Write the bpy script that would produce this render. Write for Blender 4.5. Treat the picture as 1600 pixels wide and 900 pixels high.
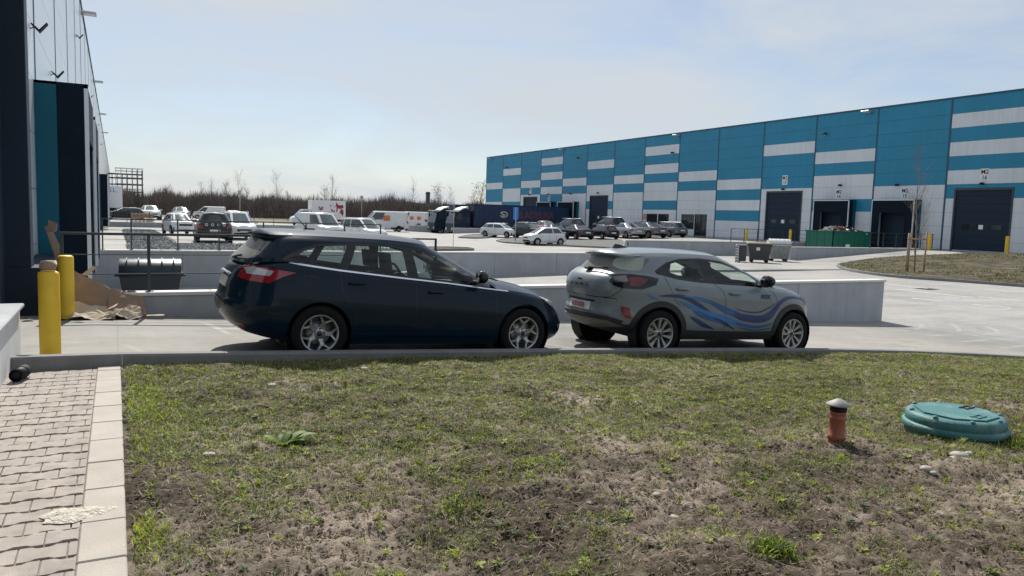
import bpy, math, random
import numpy as np
from mathutils import Matrix, Vector
from mathutils.geometry import delaunay_2d_cdt
random.seed(7)
rng = np.random.default_rng(11)
R = math.radians
for o in list(bpy.data.objects):
    bpy.data.objects.remove(o)
scn = bpy.context.scene
col = scn.collection

# ------------------------------------------------------------------ camera
FPX = 1193.0
def _d(px, py): return np.array([(px - 800) / FPX, -(py - 450) / FPX, -1.0])
_Y = _d(180, 320); _Y /= np.linalg.norm(_Y)
_up = np.cross(_d(1600, 362.6), _Y); _up /= np.linalg.norm(_up)
_X = np.cross(_Y, _up)
CM = np.array([_X, _Y, _up]); CAM = np.array([0, 0, 1.75])
cam_d = bpy.data.cameras.new("camera"); cam = bpy.data.objects.new("camera", cam_d); col.objects.link(cam)
cam_d.sensor_width = 36; cam_d.lens = FPX * 36 / 1600; cam_d.clip_start = 0.05; cam_d.clip_end = 3000
cam.matrix_world = Matrix.Translation(CAM) @ Matrix(CM.tolist()).to_4x4()
scn.camera = cam

# ------------------------------------------------------------------ light
SUN_EL, SUN_AZ = 46.0, 11.5          # azimuth measured from +Y towards +X
world = bpy.data.worlds.new("World"); scn.world = world; world.use_nodes = True
nt = world.node_tree; nt.nodes.clear()
def N(nt, t, **k):
    n = nt.nodes.new(t)
    for a, b in k.items(): setattr(n, a, b)
    return n
sky = N(nt, 'ShaderNodeTexSky', sky_type='NISHITA', sun_disc=False)
sky.sun_elevation = R(SUN_EL); sky.sun_rotation = R(SUN_AZ)
sky.altitude = 100; sky.air_density = 1.0; sky.dust_density = 0.6; sky.ozone_density = 3.0
tc = N(nt, 'ShaderNodeTexCoord')
mp = N(nt, 'ShaderNodeMapping'); mp.inputs['Scale'].default_value = (1.0, 1.6, 5.0); mp.inputs['Rotation'].default_value = (0.1, 0.25, 0.5)
cn = N(nt, 'ShaderNodeTexNoise'); cn.inputs['Scale'].default_value = 2.1; cn.inputs['Detail'].default_value = 8; cn.inputs['Roughness'].default_value = 0.58; cn.inputs['Distortion'].default_value = 0.6
cr = N(nt, 'ShaderNodeMapRange'); cr.inputs['From Min'].default_value = 0.34; cr.inputs['From Max'].default_value = 0.66; cr.inputs['To Min'].default_value = 0.34; cr.inputs['To Max'].default_value = 1.0
mx = N(nt, 'ShaderNodeMix', data_type='RGBA')
mx.inputs[7].default_value = (6.1, 6.55, 7.05, 1)
bg = N(nt, 'ShaderNodeBackground'); bg.inputs['Strength'].default_value = 0.090
wo = N(nt, 'ShaderNodeOutputWorld')
L = nt.links.new
L(tc.outputs['Generated'], mp.inputs[0]); L(mp.outputs[0], cn.inputs['Vector']); L(cn.outputs[0], cr.inputs[0])
L(cr.outputs[0], mx.inputs[0]); L(sky.outputs[0], mx.inputs[6]); L(mx.outputs[2], bg.inputs[0]); L(bg.outputs[0], wo.inputs[0])
sd = bpy.data.lights.new("sun", 'SUN'); sd.energy = 4.9; sd.angle = R(0.55); sd.color = (1.0, 0.95, 0.87)
sun = bpy.data.objects.new("sun", sd); col.objects.link(sun)
_sv = Vector((math.sin(R(SUN_AZ)) * math.cos(R(SUN_EL)), math.cos(R(SUN_AZ)) * math.cos(R(SUN_EL)), math.sin(R(SUN_EL))))
sun.rotation_euler = _sv.to_track_quat('Z', 'Y').to_euler(); sun.location = _sv * 60
vs = scn.view_settings
vs.view_transform = 'Standard'; vs.look = 'None'; vs.exposure = 0.22; vs.gamma = 1.0

# ------------------------------------------------------------------ materials
def new_mat(name):
    m = bpy.data.materials.new(name); m.use_nodes = True
    return m, m.node_tree, m.node_tree.nodes['Principled BSDF']
def rgba(c): return (c[0], c[1], c[2], 1)
def mat(name, c, rough=0.6, metal=0.0, var=0.12, scale=6.0, bump=0.0, bscale=40.0, coat=0.0, spec=None, dirt=None, dscale=1.2, emit=0, streak=0):
    """plain surface with broad and fine procedural variation"""
    m, t, b = new_mat(name)
    l = t.links.new
    geo = N(t, 'ShaderNodeNewGeometry')
    n1 = N(t, 'ShaderNodeTexNoise'); n1.inputs['Scale'].default_value = scale; n1.inputs['Detail'].default_value = 6
    l(geo.outputs['Position'], n1.inputs['Vector'])
    r = N(t, 'ShaderNodeMapRange'); r.inputs['From Min'].default_value = 0.3; r.inputs['From Max'].default_value = 0.7
    r.inputs['To Min'].default_value = 1 - var; r.inputs['To Max'].default_value = 1 + var
    l(n1.outputs[0], r.inputs[0])
    mul = N(t, 'ShaderNodeVectorMath', operation='SCALE'); mul.inputs[0].default_value = c
    l(r.outputs[0], mul.inputs['Scale'])
    out = mul.outputs[0]
    if streak:      # rain streaks and smudges running down the face
        mp_ = N(t, 'ShaderNodeMapping'); mp_.inputs['Scale'].default_value = (1, 1, .07); l(geo.outputs['Position'], mp_.inputs[0])
        ns = N(t, 'ShaderNodeTexNoise'); ns.inputs['Scale'].default_value = 3.2; ns.inputs['Detail'].default_value = 8; ns.inputs['Roughness'].default_value = .7; l(mp_.outputs[0], ns.inputs['Vector'])
        rs_ = N(t, 'ShaderNodeMapRange'); rs_.inputs['From Min'].default_value = .42; rs_.inputs['From Max'].default_value = .7; rs_.inputs['To Min'].default_value = 1.0; rs_.inputs['To Max'].default_value = 1 - streak; l(ns.outputs[0], rs_.inputs[0])
        sv = N(t, 'ShaderNodeVectorMath', operation='SCALE'); l(out, sv.inputs[0]); l(rs_.outputs[0], sv.inputs['Scale']); out = sv.outputs[0]
    if dirt:
        n2 = N(t, 'ShaderNodeTexNoise'); n2.inputs['Scale'].default_value = dscale; n2.inputs['Detail'].default_value = 9; n2.inputs['Roughness'].default_value = 0.7
        l(geo.outputs['Position'], n2.inputs['Vector'])
        r2 = N(t, 'ShaderNodeMapRange'); r2.inputs['From Min'].default_value = 0.5; r2.inputs['From Max'].default_value = 0.72; r2.inputs['To Max'].default_value = 0.7
        l(n2.outputs[0], r2.inputs[0])
        m2 = N(t, 'ShaderNodeMix', data_type='RGBA'); l(r2.outputs[0], m2.inputs[0]); l(out, m2.inputs[6]); m2.inputs[7].default_value = rgba(dirt)
        out = m2.outputs[2]
    l(out, b.inputs['Base Color'])
    b.inputs['Roughness'].default_value = rough; b.inputs['Metallic'].default_value = metal
    if coat: b.inputs['Coat Weight'].default_value = coat; b.inputs['Coat Roughness'].default_value = 0.04
    if spec is not None: b.inputs['Specular IOR Level'].default_value = spec
    if emit:
        b.inputs['Emission Color'].default_value = rgba(c); b.inputs['Emission Strength'].default_value = emit
    if bump:
        n3 = N(t, 'ShaderNodeTexNoise'); n3.inputs['Scale'].default_value = bscale; n3.inputs['Detail'].default_value = 4
        l(geo.outputs['Position'], n3.inputs['Vector'])
        bp = N(t, 'ShaderNodeBump'); bp.inputs['Strength'].default_value = bump; bp.inputs['Distance'].default_value = 0.02
        l(n3.outputs[0], bp.inputs['Height']); l(bp.outputs[0], b.inputs['Normal'])
    return m
def glass_mat(name, tint=(0.72, 0.82, 0.78), rough=0.02, ior=1.5, dark=0.0):
    m = bpy.data.materials.new(name); m.use_nodes = True; t = m.node_tree; t.nodes.clear(); l = t.links.new
    o = N(t, 'ShaderNodeOutputMaterial'); tr = N(t, 'ShaderNodeBsdfTransparent'); tr.inputs[0].default_value = rgba(tint)
    g = N(t, 'ShaderNodeBsdfGlossy'); g.inputs['Roughness'].default_value = rough
    lw = N(t, 'ShaderNodeLayerWeight'); lw.inputs[0].default_value = .5
    pw = N(t, 'ShaderNodeMath', operation='POWER'); pw.inputs[1].default_value = 4.5; l(lw.outputs['Facing'], pw.inputs[0])
    f = N(t, 'ShaderNodeMapRange'); f.inputs['To Min'].default_value = .045; f.inputs['To Max'].default_value = .9; l(pw.outputs[0], f.inputs[0])
    ms = N(t, 'ShaderNodeMixShader'); l(f.outputs[0], ms.inputs[0]); l(tr.outputs[0], ms.inputs[1]); l(g.outputs[0], ms.inputs[2]); out = ms.outputs[0]
    if dark:      # pale diffuse share painted in for a bright reflection on the glass
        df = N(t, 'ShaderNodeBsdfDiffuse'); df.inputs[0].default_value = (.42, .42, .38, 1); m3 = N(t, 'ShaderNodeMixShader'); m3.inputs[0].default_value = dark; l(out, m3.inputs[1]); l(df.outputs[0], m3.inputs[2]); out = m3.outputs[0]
    l(out, o.inputs[0])
    return m
def paint(name, c, metal=0.35, rough=0.32, dust=0.10):
    m = mat(name, c, rough, metal, var=0.05, scale=3, coat=1.0, dirt=(c[0] * .7 + .1, c[1] * .7 + .095, c[2] * .7 + .085) if dust else None, dscale=2.0)
    m.node_tree.nodes['Principled BSDF'].inputs['Coat Weight'].default_value = .55
    m.node_tree.nodes['Principled BSDF'].inputs['Specular IOR Level'].default_value = .25
    return m
def concrete_ground(name, c, joint=(6.0, 5.0), warm=(0.35, 0.325, 0.285), scuff=True, j_dark=0.72):
    m, t, b = new_mat(name); l = t.links.new
    geo = N(t, 'ShaderNodeNewGeometry')
    def noise(scale, det, rough=0.5, vec=None, dist=0):
        n = N(t, 'ShaderNodeTexNoise'); n.inputs['Scale'].default_value = scale; n.inputs['Detail'].default_value = det
        n.inputs['Roughness'].default_value = rough; n.inputs['Distortion'].default_value = dist
        l(vec or geo.outputs['Position'], n.inputs['Vector']); return n.outputs[0]
    def rng_(x, a, b2, c2, d): 
        r = N(t, 'ShaderNodeMapRange'); r.inputs['From Min'].default_value = a; r.inputs['From Max'].default_value = b2
        r.inputs['To Min'].default_value = c2; r.inputs['To Max'].default_value = d; l(x, r.inputs[0]); return r.outputs[0]
    def math_(op, a, b2):
        n = N(t, 'ShaderNodeMath', operation=op)
        for i, v in enumerate((a, b2)):
            if isinstance(v, (int, float)): n.inputs[i].default_value = v
            elif v is not None: l(v, n.inputs[i])
        return n.outputs[0]
    v = math_('MULTIPLY', rng_(noise(0.35, 7, 0.6), .35, .65, .78, 1.14), rng_(noise(5, 8, .7), .3, .7, .84, 1.12))
    v = math_('MULTIPLY', v, rng_(noise(60, 3, .6), .3, .7, .93, 1.06))
    # long tyre streaks along the travel direction
    mpp = N(t, 'ShaderNodeMapping'); mpp.inputs['Scale'].default_value = (0.12, 1.6, 1); mpp.inputs['Rotation'].default_value = (0, 0, R(4)); l(geo.outputs['Position'], mpp.inputs[0])
    v = math_('MULTIPLY', v, rng_(noise(1.3, 6, .6, mpp.outputs[0], 0.5), .35, .7, .88, 1.1))
    if joint:
        sx = N(t, 'ShaderNodeSeparateXYZ'); l(geo.outputs['Position'], sx.inputs[0])
        for k, sp in enumerate(joint):
            a = math_('ABSOLUTE', math_('SUBTRACT', math_('FRACT', math_('DIVIDE', sx.outputs[k], sp), 0), 0.5), 0)
            ln = math_('GREATER_THAN', a, 0.5 - 0.006 / sp)
            v = math_('MULTIPLY', v, math_('SUBTRACT', 1, math_('MULTIPLY', ln, 1 - j_dark)))
    sc = N(t, 'ShaderNodeVectorMath', operation='SCALE'); sc.inputs[0].default_value = c; l(v, sc.inputs['Scale'])
    out = sc.outputs[0]
    mxx = N(t, 'ShaderNodeMix', data_type='RGBA'); l(rng_(noise(0.16, 8, .65), .45, .68, 0, .6), mxx.inputs[0]); l(out, mxx.inputs[6]); mxx.inputs[7].default_value = rgba(warm); out = mxx.outputs[2]
    dk = N(t, 'ShaderNodeMix', data_type='RGBA'); l(rng_(noise(1.7, 4, .55), .62, .70, 0, .35), dk.inputs[0]); l(out, dk.inputs[6]); dk.inputs[7].default_value = (.12, .115, .11, 1); out = dk.outputs[2]
    if scuff:
        # pale arcs where tyres turned
        mp2 = N(t, 'ShaderNodeMapping'); mp2.inputs['Location'].default_value = (-15.5, -14.5, 0); l(geo.outputs['Position'], mp2.inputs[0])
        w = N(t, 'ShaderNodeTexWave', wave_type='RINGS', rings_direction='Z'); w.inputs['Scale'].default_value = 0.42; w.inputs['Distortion'].default_value = 2.5; w.inputs['Detail'].default_value = 3; w.inputs['Detail Scale'].default_value = .5
        l(mp2.outputs[0], w.inputs['Vector'])
        f = math_('MULTIPLY', rng_(w.outputs['Fac'], .93, 1.0, 0, 1), rng_(noise(.5, 4), .5, .62, 0, .5))
        mx3 = N(t, 'ShaderNodeMix', data_type='RGBA'); l(f, mx3.inputs[0]); l(out, mx3.inputs[6]); mx3.inputs[7].default_value = (.42, .405, .38, 1); out = mx3.outputs[2]
    l(out, b.inputs['Base Color']); b.inputs['Roughness'].default_value = 0.82; b.inputs['Specular IOR Level'].default_value = 0.35
    bp = N(t, 'ShaderNodeBump'); bp.inputs['Strength'].default_value = .25; bp.inputs['Distance'].default_value = .01; l(noise(90, 3), bp.inputs['Height']); l(bp.outputs[0], b.inputs['Normal'])
    return m

M = {}
M['road'] = concrete_ground('road concrete', (0.32, 0.315, 0.305))
M['ramp'] = concrete_ground('ramp concrete', (0.27, 0.265, 0.25), joint=(5.0, 4.3))
M['wallc'] = mat('cast concrete wall', (0.385, 0.405, 0.43), .85, var=.08, scale=2.0, bump=.15, bscale=30, dirt=(.30, .31, .32), dscale=.7, streak=.13)
M['cap'] = mat('wall coping', (0.62, 0.61, 0.58), .7, var=.06, dirt=(.5, .49, .46))
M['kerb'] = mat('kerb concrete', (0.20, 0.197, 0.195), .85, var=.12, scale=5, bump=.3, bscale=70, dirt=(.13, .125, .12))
M['paver'] = mat('paver concrete', (0.345, 0.305, 0.27), .9, var=.2, scale=9, bump=.35, bscale=120, dirt=(.33, .30, .27))
M['sand'] = mat('joint sand', (0.22, 0.19, 0.16), .95, var=.3, scale=30)
M['slab'] = mat('edging slab', (0.42, 0.385, 0.34), .88, var=.08, scale=5, bump=.25, bscale=90, dirt=(.36, .33, .285))
M['white_wall'] = mat('white painted wall', (0.66, 0.67, 0.68), .75, var=.05, scale=2, dirt=(.5, .5, .5))
M['line'] = mat('road marking paint', (0.72, 0.71, 0.68), .7, var=.12, scale=14)
M['yellow'] = mat('yellow bollard paint', (0.80, 0.52, 0.03), .5, var=.06, scale=4, dirt=(.62, .38, .04), dscale=3)
M['steel'] = mat('anthracite painted steel', (0.045, 0.055, 0.062), .45, .2, var=.1)
M['galv'] = mat('galvanised steel', (0.45, 0.46, 0.47), .4, .8, var=.1)
M['blue'] = mat('blue sandwich panel', (0.012, 0.22, 0.37), .5, .0, var=.05, scale=.5, streak=.10)
M['lightp'] = mat('light grey sandwich panel', (0.66, 0.70, 0.735), .42, .0, var=.05, scale=.5, streak=.12)
M['whitep'] = mat('bright metal panel', (0.62, 0.68, 0.73), .30, .25, var=.03, scale=.6)
M['teal'] = mat('teal painted sheet', (0.004, 0.085, 0.130), .6, var=.05, spec=.25)
M['gate'] = mat('dark blue sectional gate', (0.017, 0.032, 0.052), .6, var=.05, spec=.2)
M['dark'] = mat('black rubber', (0.012, 0.014, 0.017), .7, var=.15)
M['curtain'] = mat('dark dock curtain', (0.006, 0.013, 0.022), .8, var=.12, scale=3, spec=.12)
M['seam'] = mat('dark blue joint cover', (0.018, 0.07, 0.12), .5, var=.05)
M['roofm'] = mat('grey roofing', (0.3, 0.3, 0.31), .8)
M['wdark'] = mat('dark window glazing', (0.02, 0.024, 0.028), .06, .0, var=.2, spec=.8)
M['white'] = mat('white plastic', (0.75, 0.76, 0.77), .5, var=.04)
M['black'] = mat('black plastic', (0.009, 0.010, 0.012), .6, var=.1, spec=.25)
M['blackgloss'] = mat('black gloss trim', (0.008, 0.009, 0.011), .12, var=.05)
M['tyre'] = mat('tyre rubber', (0.009, 0.010, 0.012), .85, var=.2, scale=20, spec=.2)
M['alloy'] = mat('alloy wheel metal', (0.42, 0.42, 0.42), .34, .75, var=.06, dirt=(.2, .18, .16), dscale=8)
M['alloy_dark'] = mat('dark wheel metal', (0.05, 0.052, 0.055), .4, .6, var=.06)
M['hubcap'] = mat('silver wheel cover', (0.38, 0.39, 0.40), .4, .5, var=.06)
M['chrome'] = mat('bright trim', (0.75, 0.77, 0.8), .18, 1.0, var=.03)
M['seat'] = mat('dark seat fabric', (0.03, 0.032, 0.036), .9, var=.2)
M['glass'] = glass_mat('car glass', (.84, .92, .88))
M['glass_dark'] = glass_mat('rear car glass painted reflection', (0.20, 0.24, 0.24), dark=.38)  # diffuse share paints the pale reflection seen in the rear windows
M['cglass'] = mat('distant car glass', (0.035, 0.045, 0.05), .05, .0, var=.1, spec=.9)
M['cshield'] = mat('distant windscreen glass', (0.07, 0.09, 0.09), .06, .0, var=.1, spec=1.0)
M['red'] = mat('red lamp lens', (0.26, 0.004, 0.010), .15, coat=1, var=.15, scale=20)
M['clearlamp'] = mat('clear lamp lens', (0.55, 0.53, 0.55), .12, .3, coat=1, var=.15, scale=30)
M['plate'] = mat('number plate white', (0.68, 0.68, 0.66), .4, var=.04)
M['ink'] = mat('black lettering', (0.02, 0.02, 0.025), .5)
M['redink'] = mat('red lettering', (0.35, 0.02, 0.02), .5)

# ------------------------------------------------------------------ helpers
def tag(o, label=None, cat=None, group=None, kind=None):
    if label: o['label'] = label
    if cat: o['category'] = cat
    if group: o['group'] = group
    if kind: o['kind'] = kind
    return o
def empty(name, loc, rz=0, rot=None):
    o = bpy.data.objects.new(name, None); col.objects.link(o); o.location = loc
    o.rotation_euler = rot or (0, 0, rz); o.empty_display_size = .2
    return o
class MB:
    def __init__(s): s.v = []; s.f = []; s.m = []; s.sm = []
    def add(s, vs, fs, mi=0, smooth=False):
        k = len(s.v); s.v += [tuple(map(float, p)) for p in vs]
        s.f += [tuple(i + k for i in f) for f in fs]; s.m += [mi] * len(fs); s.sm += [smooth] * len(fs)
        return s
    def box(s, a, b, mi=0, bev=0.0, rz=0, c=None):
        x0, y0, z0 = [min(p, q) for p, q in zip(a, b)]; x1, y1, z1 = [max(p, q) for p, q in zip(a, b)]
        if bev <= 0:
            vs = [(x0, y0, z0), (x1, y0, z0), (x1, y1, z0), (x0, y1, z0), (x0, y0, z1), (x1, y0, z1), (x1, y1, z1), (x0, y1, z1)]
            fs = [(0, 3, 2, 1), (4, 5, 6, 7), (0, 1, 5, 4), (1, 2, 6, 5), (2, 3, 7, 6), (3, 0, 4, 7)]
        else:
            e = min(bev, (x1 - x0) / 2.01, (y1 - y0) / 2.01, (z1 - z0) / 2.01)
            vs = []; fs = []
            def ring(x0, y0, x1, y1, z, e2):
                return [(x0 + e2, y0, z), (x1 - e2, y0, z), (x1, y0 + e2, z), (x1, y1 - e2, z), (x1 - e2, y1, z), (x0 + e2, y1, z), (x0, y1 - e2, z), (x0, y0 + e2, z)]
            vs += ring(x0 + e, y0 + e, x1 - e, y1 - e, z0, e * .3) + ring(x0, y0, x1, y1, z0 + e, e) + ring(x0, y0, x1, y1, z1 - e, e) + ring(x0 + e, y0 + e, x1 - e, y1 - e, z1, e * .3)
            for r in range(3):
                for i in range(8): fs.append((r * 8 + i, r * 8 + (i + 1) % 8, r * 8 + 8 + (i + 1) % 8, r * 8 + 8 + i))
            fs.append(tuple(range(7, -1, -1))); fs.append(tuple(range(24, 32)))
        if rz:
            cx, cy = c or ((x0 + x1) / 2, (y0 + y1) / 2); ca, sa = math.cos(rz), math.sin(rz)
            vs = [(cx + (x - cx) * ca - (y - cy) * sa, cy + (x - cx) * sa + (y - cy) * ca, z) for x, y, z in vs]
        return s.add(vs, fs, mi)
    def lathe(s, prof, c=(0, 0, 0), axis='z', n=24, mi=0, smooth=True, a0=0, a1=2 * math.pi):
        vs = []; full = abs(a1 - a0 - 2 * math.pi) < 1e-6; m = n if full else n + 1
        for i in range(m):
            a = a0 + (a1 - a0) * i / n
            for r, h in prof:
                p = (r * math.cos(a), r * math.sin(a), h)
                if axis == 'y': p = (p[0], h, p[1])
                if axis == 'x': p = (h, p[0], p[1])
                vs.append((p[0] + c[0], p[1] + c[1], p[2] + c[2]))
        k = len(prof); fs = []
        for i in range(n):
            j = (i + 1) % m
            for q in range(k - 1):
                f = (i * k + q, j * k + q, j * k + q + 1, i * k + q + 1)
                fs.append(f if axis != 'y' else f[::-1])
        return s.add(vs, fs, mi, smooth)
    def tube(s, path, r, n=8, mi=0, smooth=True, cap=True):
        path = [Vector(p) for p in path]; rr = r if hasattr(r, '__len__') else [r] * len(path); vs = []; fs = []
        for i, p in enumerate(path):
            d = (path[min(i + 1, len(path) - 1)] - path[max(i - 1, 0)]).normalized()
            a = d.cross(Vector((0, 0, 1)) if abs(d.z) < .95 else Vector((1, 0, 0))).normalized(); b = d.cross(a)
            for k in range(n):
                t = 2 * math.pi * k / n + (math.pi / 4 if n == 4 else 0); vs.append(p + (a * math.cos(t) + b * math.sin(t)) * rr[i])
        for i in range(len(path) - 1):
            for k in range(n): fs.append((i * n + k, i * n + (k + 1) % n, (i + 1) * n + (k + 1) % n, (i + 1) * n + k))
        if cap: fs += [tuple(range(n - 1, -1, -1)), tuple(range((len(path) - 1) * n, len(path) * n))]
        return s.add(vs, fs, mi, smooth and n > 4)
    def prism(s, poly, y0, y1, mi=0, axis='y'):
        n = len(poly)
        P = (lambda a, b, h: (a, h, b)) if axis == 'y' else ((lambda a, b, h: (h, a, b)) if axis == 'x' else (lambda a, b, h: (a, b, h)))
        vs = [P(a, b, y0) for a, b in poly] + [P(a, b, y1) for a, b in poly]
        fs = [(i, (i + 1) % n, n + (i + 1) % n, n + i) for i in range(n)] + [tuple(range(n - 1, -1, -1)), tuple(range(n, 2 * n))]
        return s.add(vs, fs, mi)
    def build(s, name, mats, parent=None, loc=None, fixn=True):
        me = bpy.data.meshes.new(name); me.from_pydata(s.v, [], s.f)
        for m in (mats if isinstance(mats, (list, tuple)) else [mats]): me.materials.append(m)
        me.polygons.foreach_set('material_index', s.m); me.polygons.foreach_set('use_smooth', s.sm)
        if fixn and len(s.f) < 60000:
            import bmesh
            bm = bmesh.new(); bm.from_mesh(me); bmesh.ops.recalc_face_normals(bm, faces=bm.faces); bm.to_mesh(me); bm.free()
        me.update()
        o = bpy.data.objects.new(name, me); col.objects.link(o)
        if parent: o.parent = parent
        if loc: o.location = loc
        return o
def text_obj(s, size, m, mtx, name='lettering', parent=None, ext=.002, sx=1.0, bold=0.0):
    cu = bpy.data.curves.new('t', 'FONT'); cu.body = s; cu.size = size; cu.align_x = 'CENTER'; cu.align_y = 'CENTER'; cu.extrude = ext; cu.offset = bold; cu.resolution_u = 3
    to = bpy.data.objects.new('t', cu); me = bpy.data.meshes.new_from_object(to)
    bpy.data.objects.remove(to); me.transform(mtx @ Matrix.Diagonal((sx, 1, 1, 1))); me.materials.clear(); me.materials.append(m)
    o = bpy.data.objects.new(name, me); col.objects.link(o)
    if parent: o.parent = parent
    return o
def frame_mtx(loc, xdir, ydir):
    x = Vector(xdir).normalized(); y = Vector(ydir).normalized(); z = x.cross(y).normalized(); y = z.cross(x)
    m = Matrix((x, y, z)).transposed().to_4x4(); m.translation = loc
    return m
def big_mesh(name, V, F, mats, mi=None, smooth=True):
    """numpy arrays -> object. F (n,4) or (n,3)"""
    me = bpy.data.meshes.new(name); k = F.shape[1]
    me.vertices.add(len(V)); me.vertices.foreach_set('co', V.astype(np.float32).ravel())
    me.loops.add(F.size); me.loops.foreach_set('vertex_index', F.astype(np.int32).ravel())
    me.polygons.add(len(F)); me.polygons.foreach_set('loop_start', np.arange(0, F.size, k, dtype=np.int32)); me.polygons.foreach_set('loop_total', np.full(len(F), k, dtype=np.int32))
    for m in mats: me.materials.append(m)
    if mi is not None: me.polygons.foreach_set('material_index', mi.astype(np.int32))
    me.polygons.foreach_set('use_smooth', np.full(len(F), smooth))
    me.update(calc_edges=True); me.validate()
    o = bpy.data.objects.new(name, me); col.objects.link(o)
    return o
_perm = rng.random((64, 64))
def vn(x, y, sc=1.0, oct=1):
    x = np.asarray(x, float) * sc; y = np.asarray(y, float) * sc; r = 0; a = 1; tot = 0
    for k in range(oct):
        xi = np.floor(x).astype(int); yi = np.floor(y).astype(int); fx = x - xi; fy = y - yi
        fx = fx * fx * (3 - 2 * fx); fy = fy * fy * (3 - 2 * fy)
        g = lambda i, j: _perm[(i + 17 * k) % 64, (j + 31 * k) % 64]
        r = r + a * ((g(xi, yi) * (1 - fx) + g(xi + 1, yi) * fx) * (1 - fy) + (g(xi, yi + 1) * (1 - fx) + g(xi + 1, yi + 1) * fx) * fy)
        tot += a; a *= .5; x = x * 2.03; y = y * 2.03
    return r / tot
def lerp(x, xs, ys): return float(np.interp(x, xs, ys))

# ------------------------------------------------------------------ ground
FU = 53.4                                  # blue warehouse facade plane (x)
LU = -1.3                                  # near warehouse facade plane (x)
def ramp_z(u): return lerp(u, [-1.2, -.4, 16.7, 20, 400], [.125, .125, -.60, -.60, -.60])
def G(u, v):
    if u > FU + .05: return .1
    if v < 12.83:
        if u < 17: return ramp_z(u)
        z = -.60
    elif v < 27.95: z = lerp(u, [4, 17], [-.92, -.60])
    elif v < 75.95: z = lerp(u, [7, 18, 26], [-.18, -.3 - .2 * (v < 34), -.5])
    else: z = lerp(u, [8, 26], [.25, -.5])
    if u > 28:
        if v < 35.55: z = lerp(u, [28, 38, 51], [z, -.52, .25])
        elif v < 46.95: z = lerp(u, [28, 36, 42], [z, -.58, -.85])
        elif v < 82.95: z = lerp(u, [28, 33, 49], [z, -.5, .18])
        elif v < 94.95: z = lerp(u, [28, 34, 40], [z, -.55, -.78])
        else: z = lerp(u, [28, 34, 50], [z, -.5, .18])
    if v > 115: z = z * max(0, 1 - (v - 115) / 60)
    return z
def hit(px, py, zoff=0.0):
    r = CM @ _d(px, py); r /= np.linalg.norm(r[:2]); t = 4.0
    while t < 260:
        p = CAM + r * t
        if p[2] <= G(p[0], p[1]) + zoff: return p[0], p[1], G(p[0], p[1])
        t += .05
    return p[0], p[1], 0
us = sorted(set([-600, -200, -60, -20, -6, -2, 16.9, 17.05] + [round(x * .5 - 1.3, 2) for x in range(0, 110)] + [FU, FU + .1, 60, 90, 150, 300, 700]))
vss = sorted(set([-60, -20, 0, 4, 8.0] + [8.0 + .6 * i for i in range(9)] + [12.82, 12.84, 27.94, 27.96, 35.54, 35.56, 46.94, 46.96, 49.9, 50.1, 75.94, 75.96, 82.94, 82.96, 94.94, 94.96] + [13 + i for i in range(0, 105, 1)] + [118 + 8 * i for i in range(10)] + [220, 300, 500, 1000, 1800]))
gm = MB(); nv = len(vss)
gm.v = [(u, v, G(u, v)) for u in us for v in vss]
fs = [(i * nv + j, (i + 1) * nv + j, (i + 1) * nv + j + 1, i * nv + j + 1) for i in range(len(us) - 1) for j in range(nv - 1)]
M['field'] = mat('far field', (0.16, 0.14, 0.09), .95, var=.3, scale=.05)
mi = []
for f in fs:
    c = [sum(gm.v[k][d] for k in f) / 4 for d in (0, 1)]
    mi.append(2 if (c[1] > 118 or c[0] < -8 or c[0] > FU + 5 or c[1] < -5) else (1 if (c[1] < 12.83 and c[0] < 17) else 0))
gm.f = fs; gm.m = mi; gm.sm = [False] * len(fs)
tag(gm.build('ground', [M['road'], M['ramp'], M['field']], fixn=False), kind='structure')

def wall(name, p0, p1, top, th, label, bottom=-1.2, cap=True, group=None, m=None):
    """straight concrete wall from p0 to p1 (x, y), level top"""
    d = Vector((p1[0] - p0[0], p1[1] - p0[1])); L_ = d.length; a = math.atan2(d.y, d.x)
    r = empty(name, (p0[0], p0[1], 0), a); b = MB()
    n = max(1, round(L_ / 3.0))
    for i in range(n):
        g = .006
        b.box((i * L_ / n + (g if i else 0), -th / 2, bottom), ((i + 1) * L_ / n - (g if i < n - 1 else 0), th / 2, top - (.055 if cap else 0)), bev=.012)
    b.box((.02, -th / 2 + .02, bottom), (L_ - .02, th / 2 - .02, top - .07))
    b.build('wall_face', m or M['wallc'], r)
    if cap:
        c = MB()
        for i in range(max(1, round(L_ / 2.4))):
            k = max(1, round(L_ / 2.4)); c.box((i * L_ / k - (.03 if i == 0 else 0) + .003, -th / 2 - .03, top - .055), ((i + 1) * L_ / k + (.03 if i == k - 1 else 0) - .003, th / 2 + .03, top), bev=.008)
        c.build('coping', M['cap'], r)
    tag(r, label, 'wall', group); return r
wall('ramp_wall', (-.95, 12.83), (17.2, 12.83), .45, .25, 'low grey concrete wall with pale coping running behind the two nearest cars')
wall('retaining_wall', (-.95, 27.95), (19.5, 27.95), .30, .25, 'grey retaining wall with pale coping behind the dark blue bin')
wall('retaining_wall', (-1.2, 75.95), (24, 75.95), .28, .25, 'far grey retaining wall beyond the gravel bed and its parked cars')
wall('ramp_wall', (38.6, 35.55), (53.2, 35.55), .36, .25, 'long grey wall in front of the green waste container')
wall('ramp_wall', (34.0, 46.95), (53.2, 46.95), .28, .25, 'grey wall with black and white hazard strip at its left end')
wall('ramp_wall', (35.2, 82.95), (53.2, 82.95), .25, .25, 'grey wall in front of the navy curtain side trailer')
wall('ramp_wall', (33.5, 94.95), (53.2, 94.95), .25, .25, 'short stretch of grey wall left of the teal lorry cab')
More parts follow.
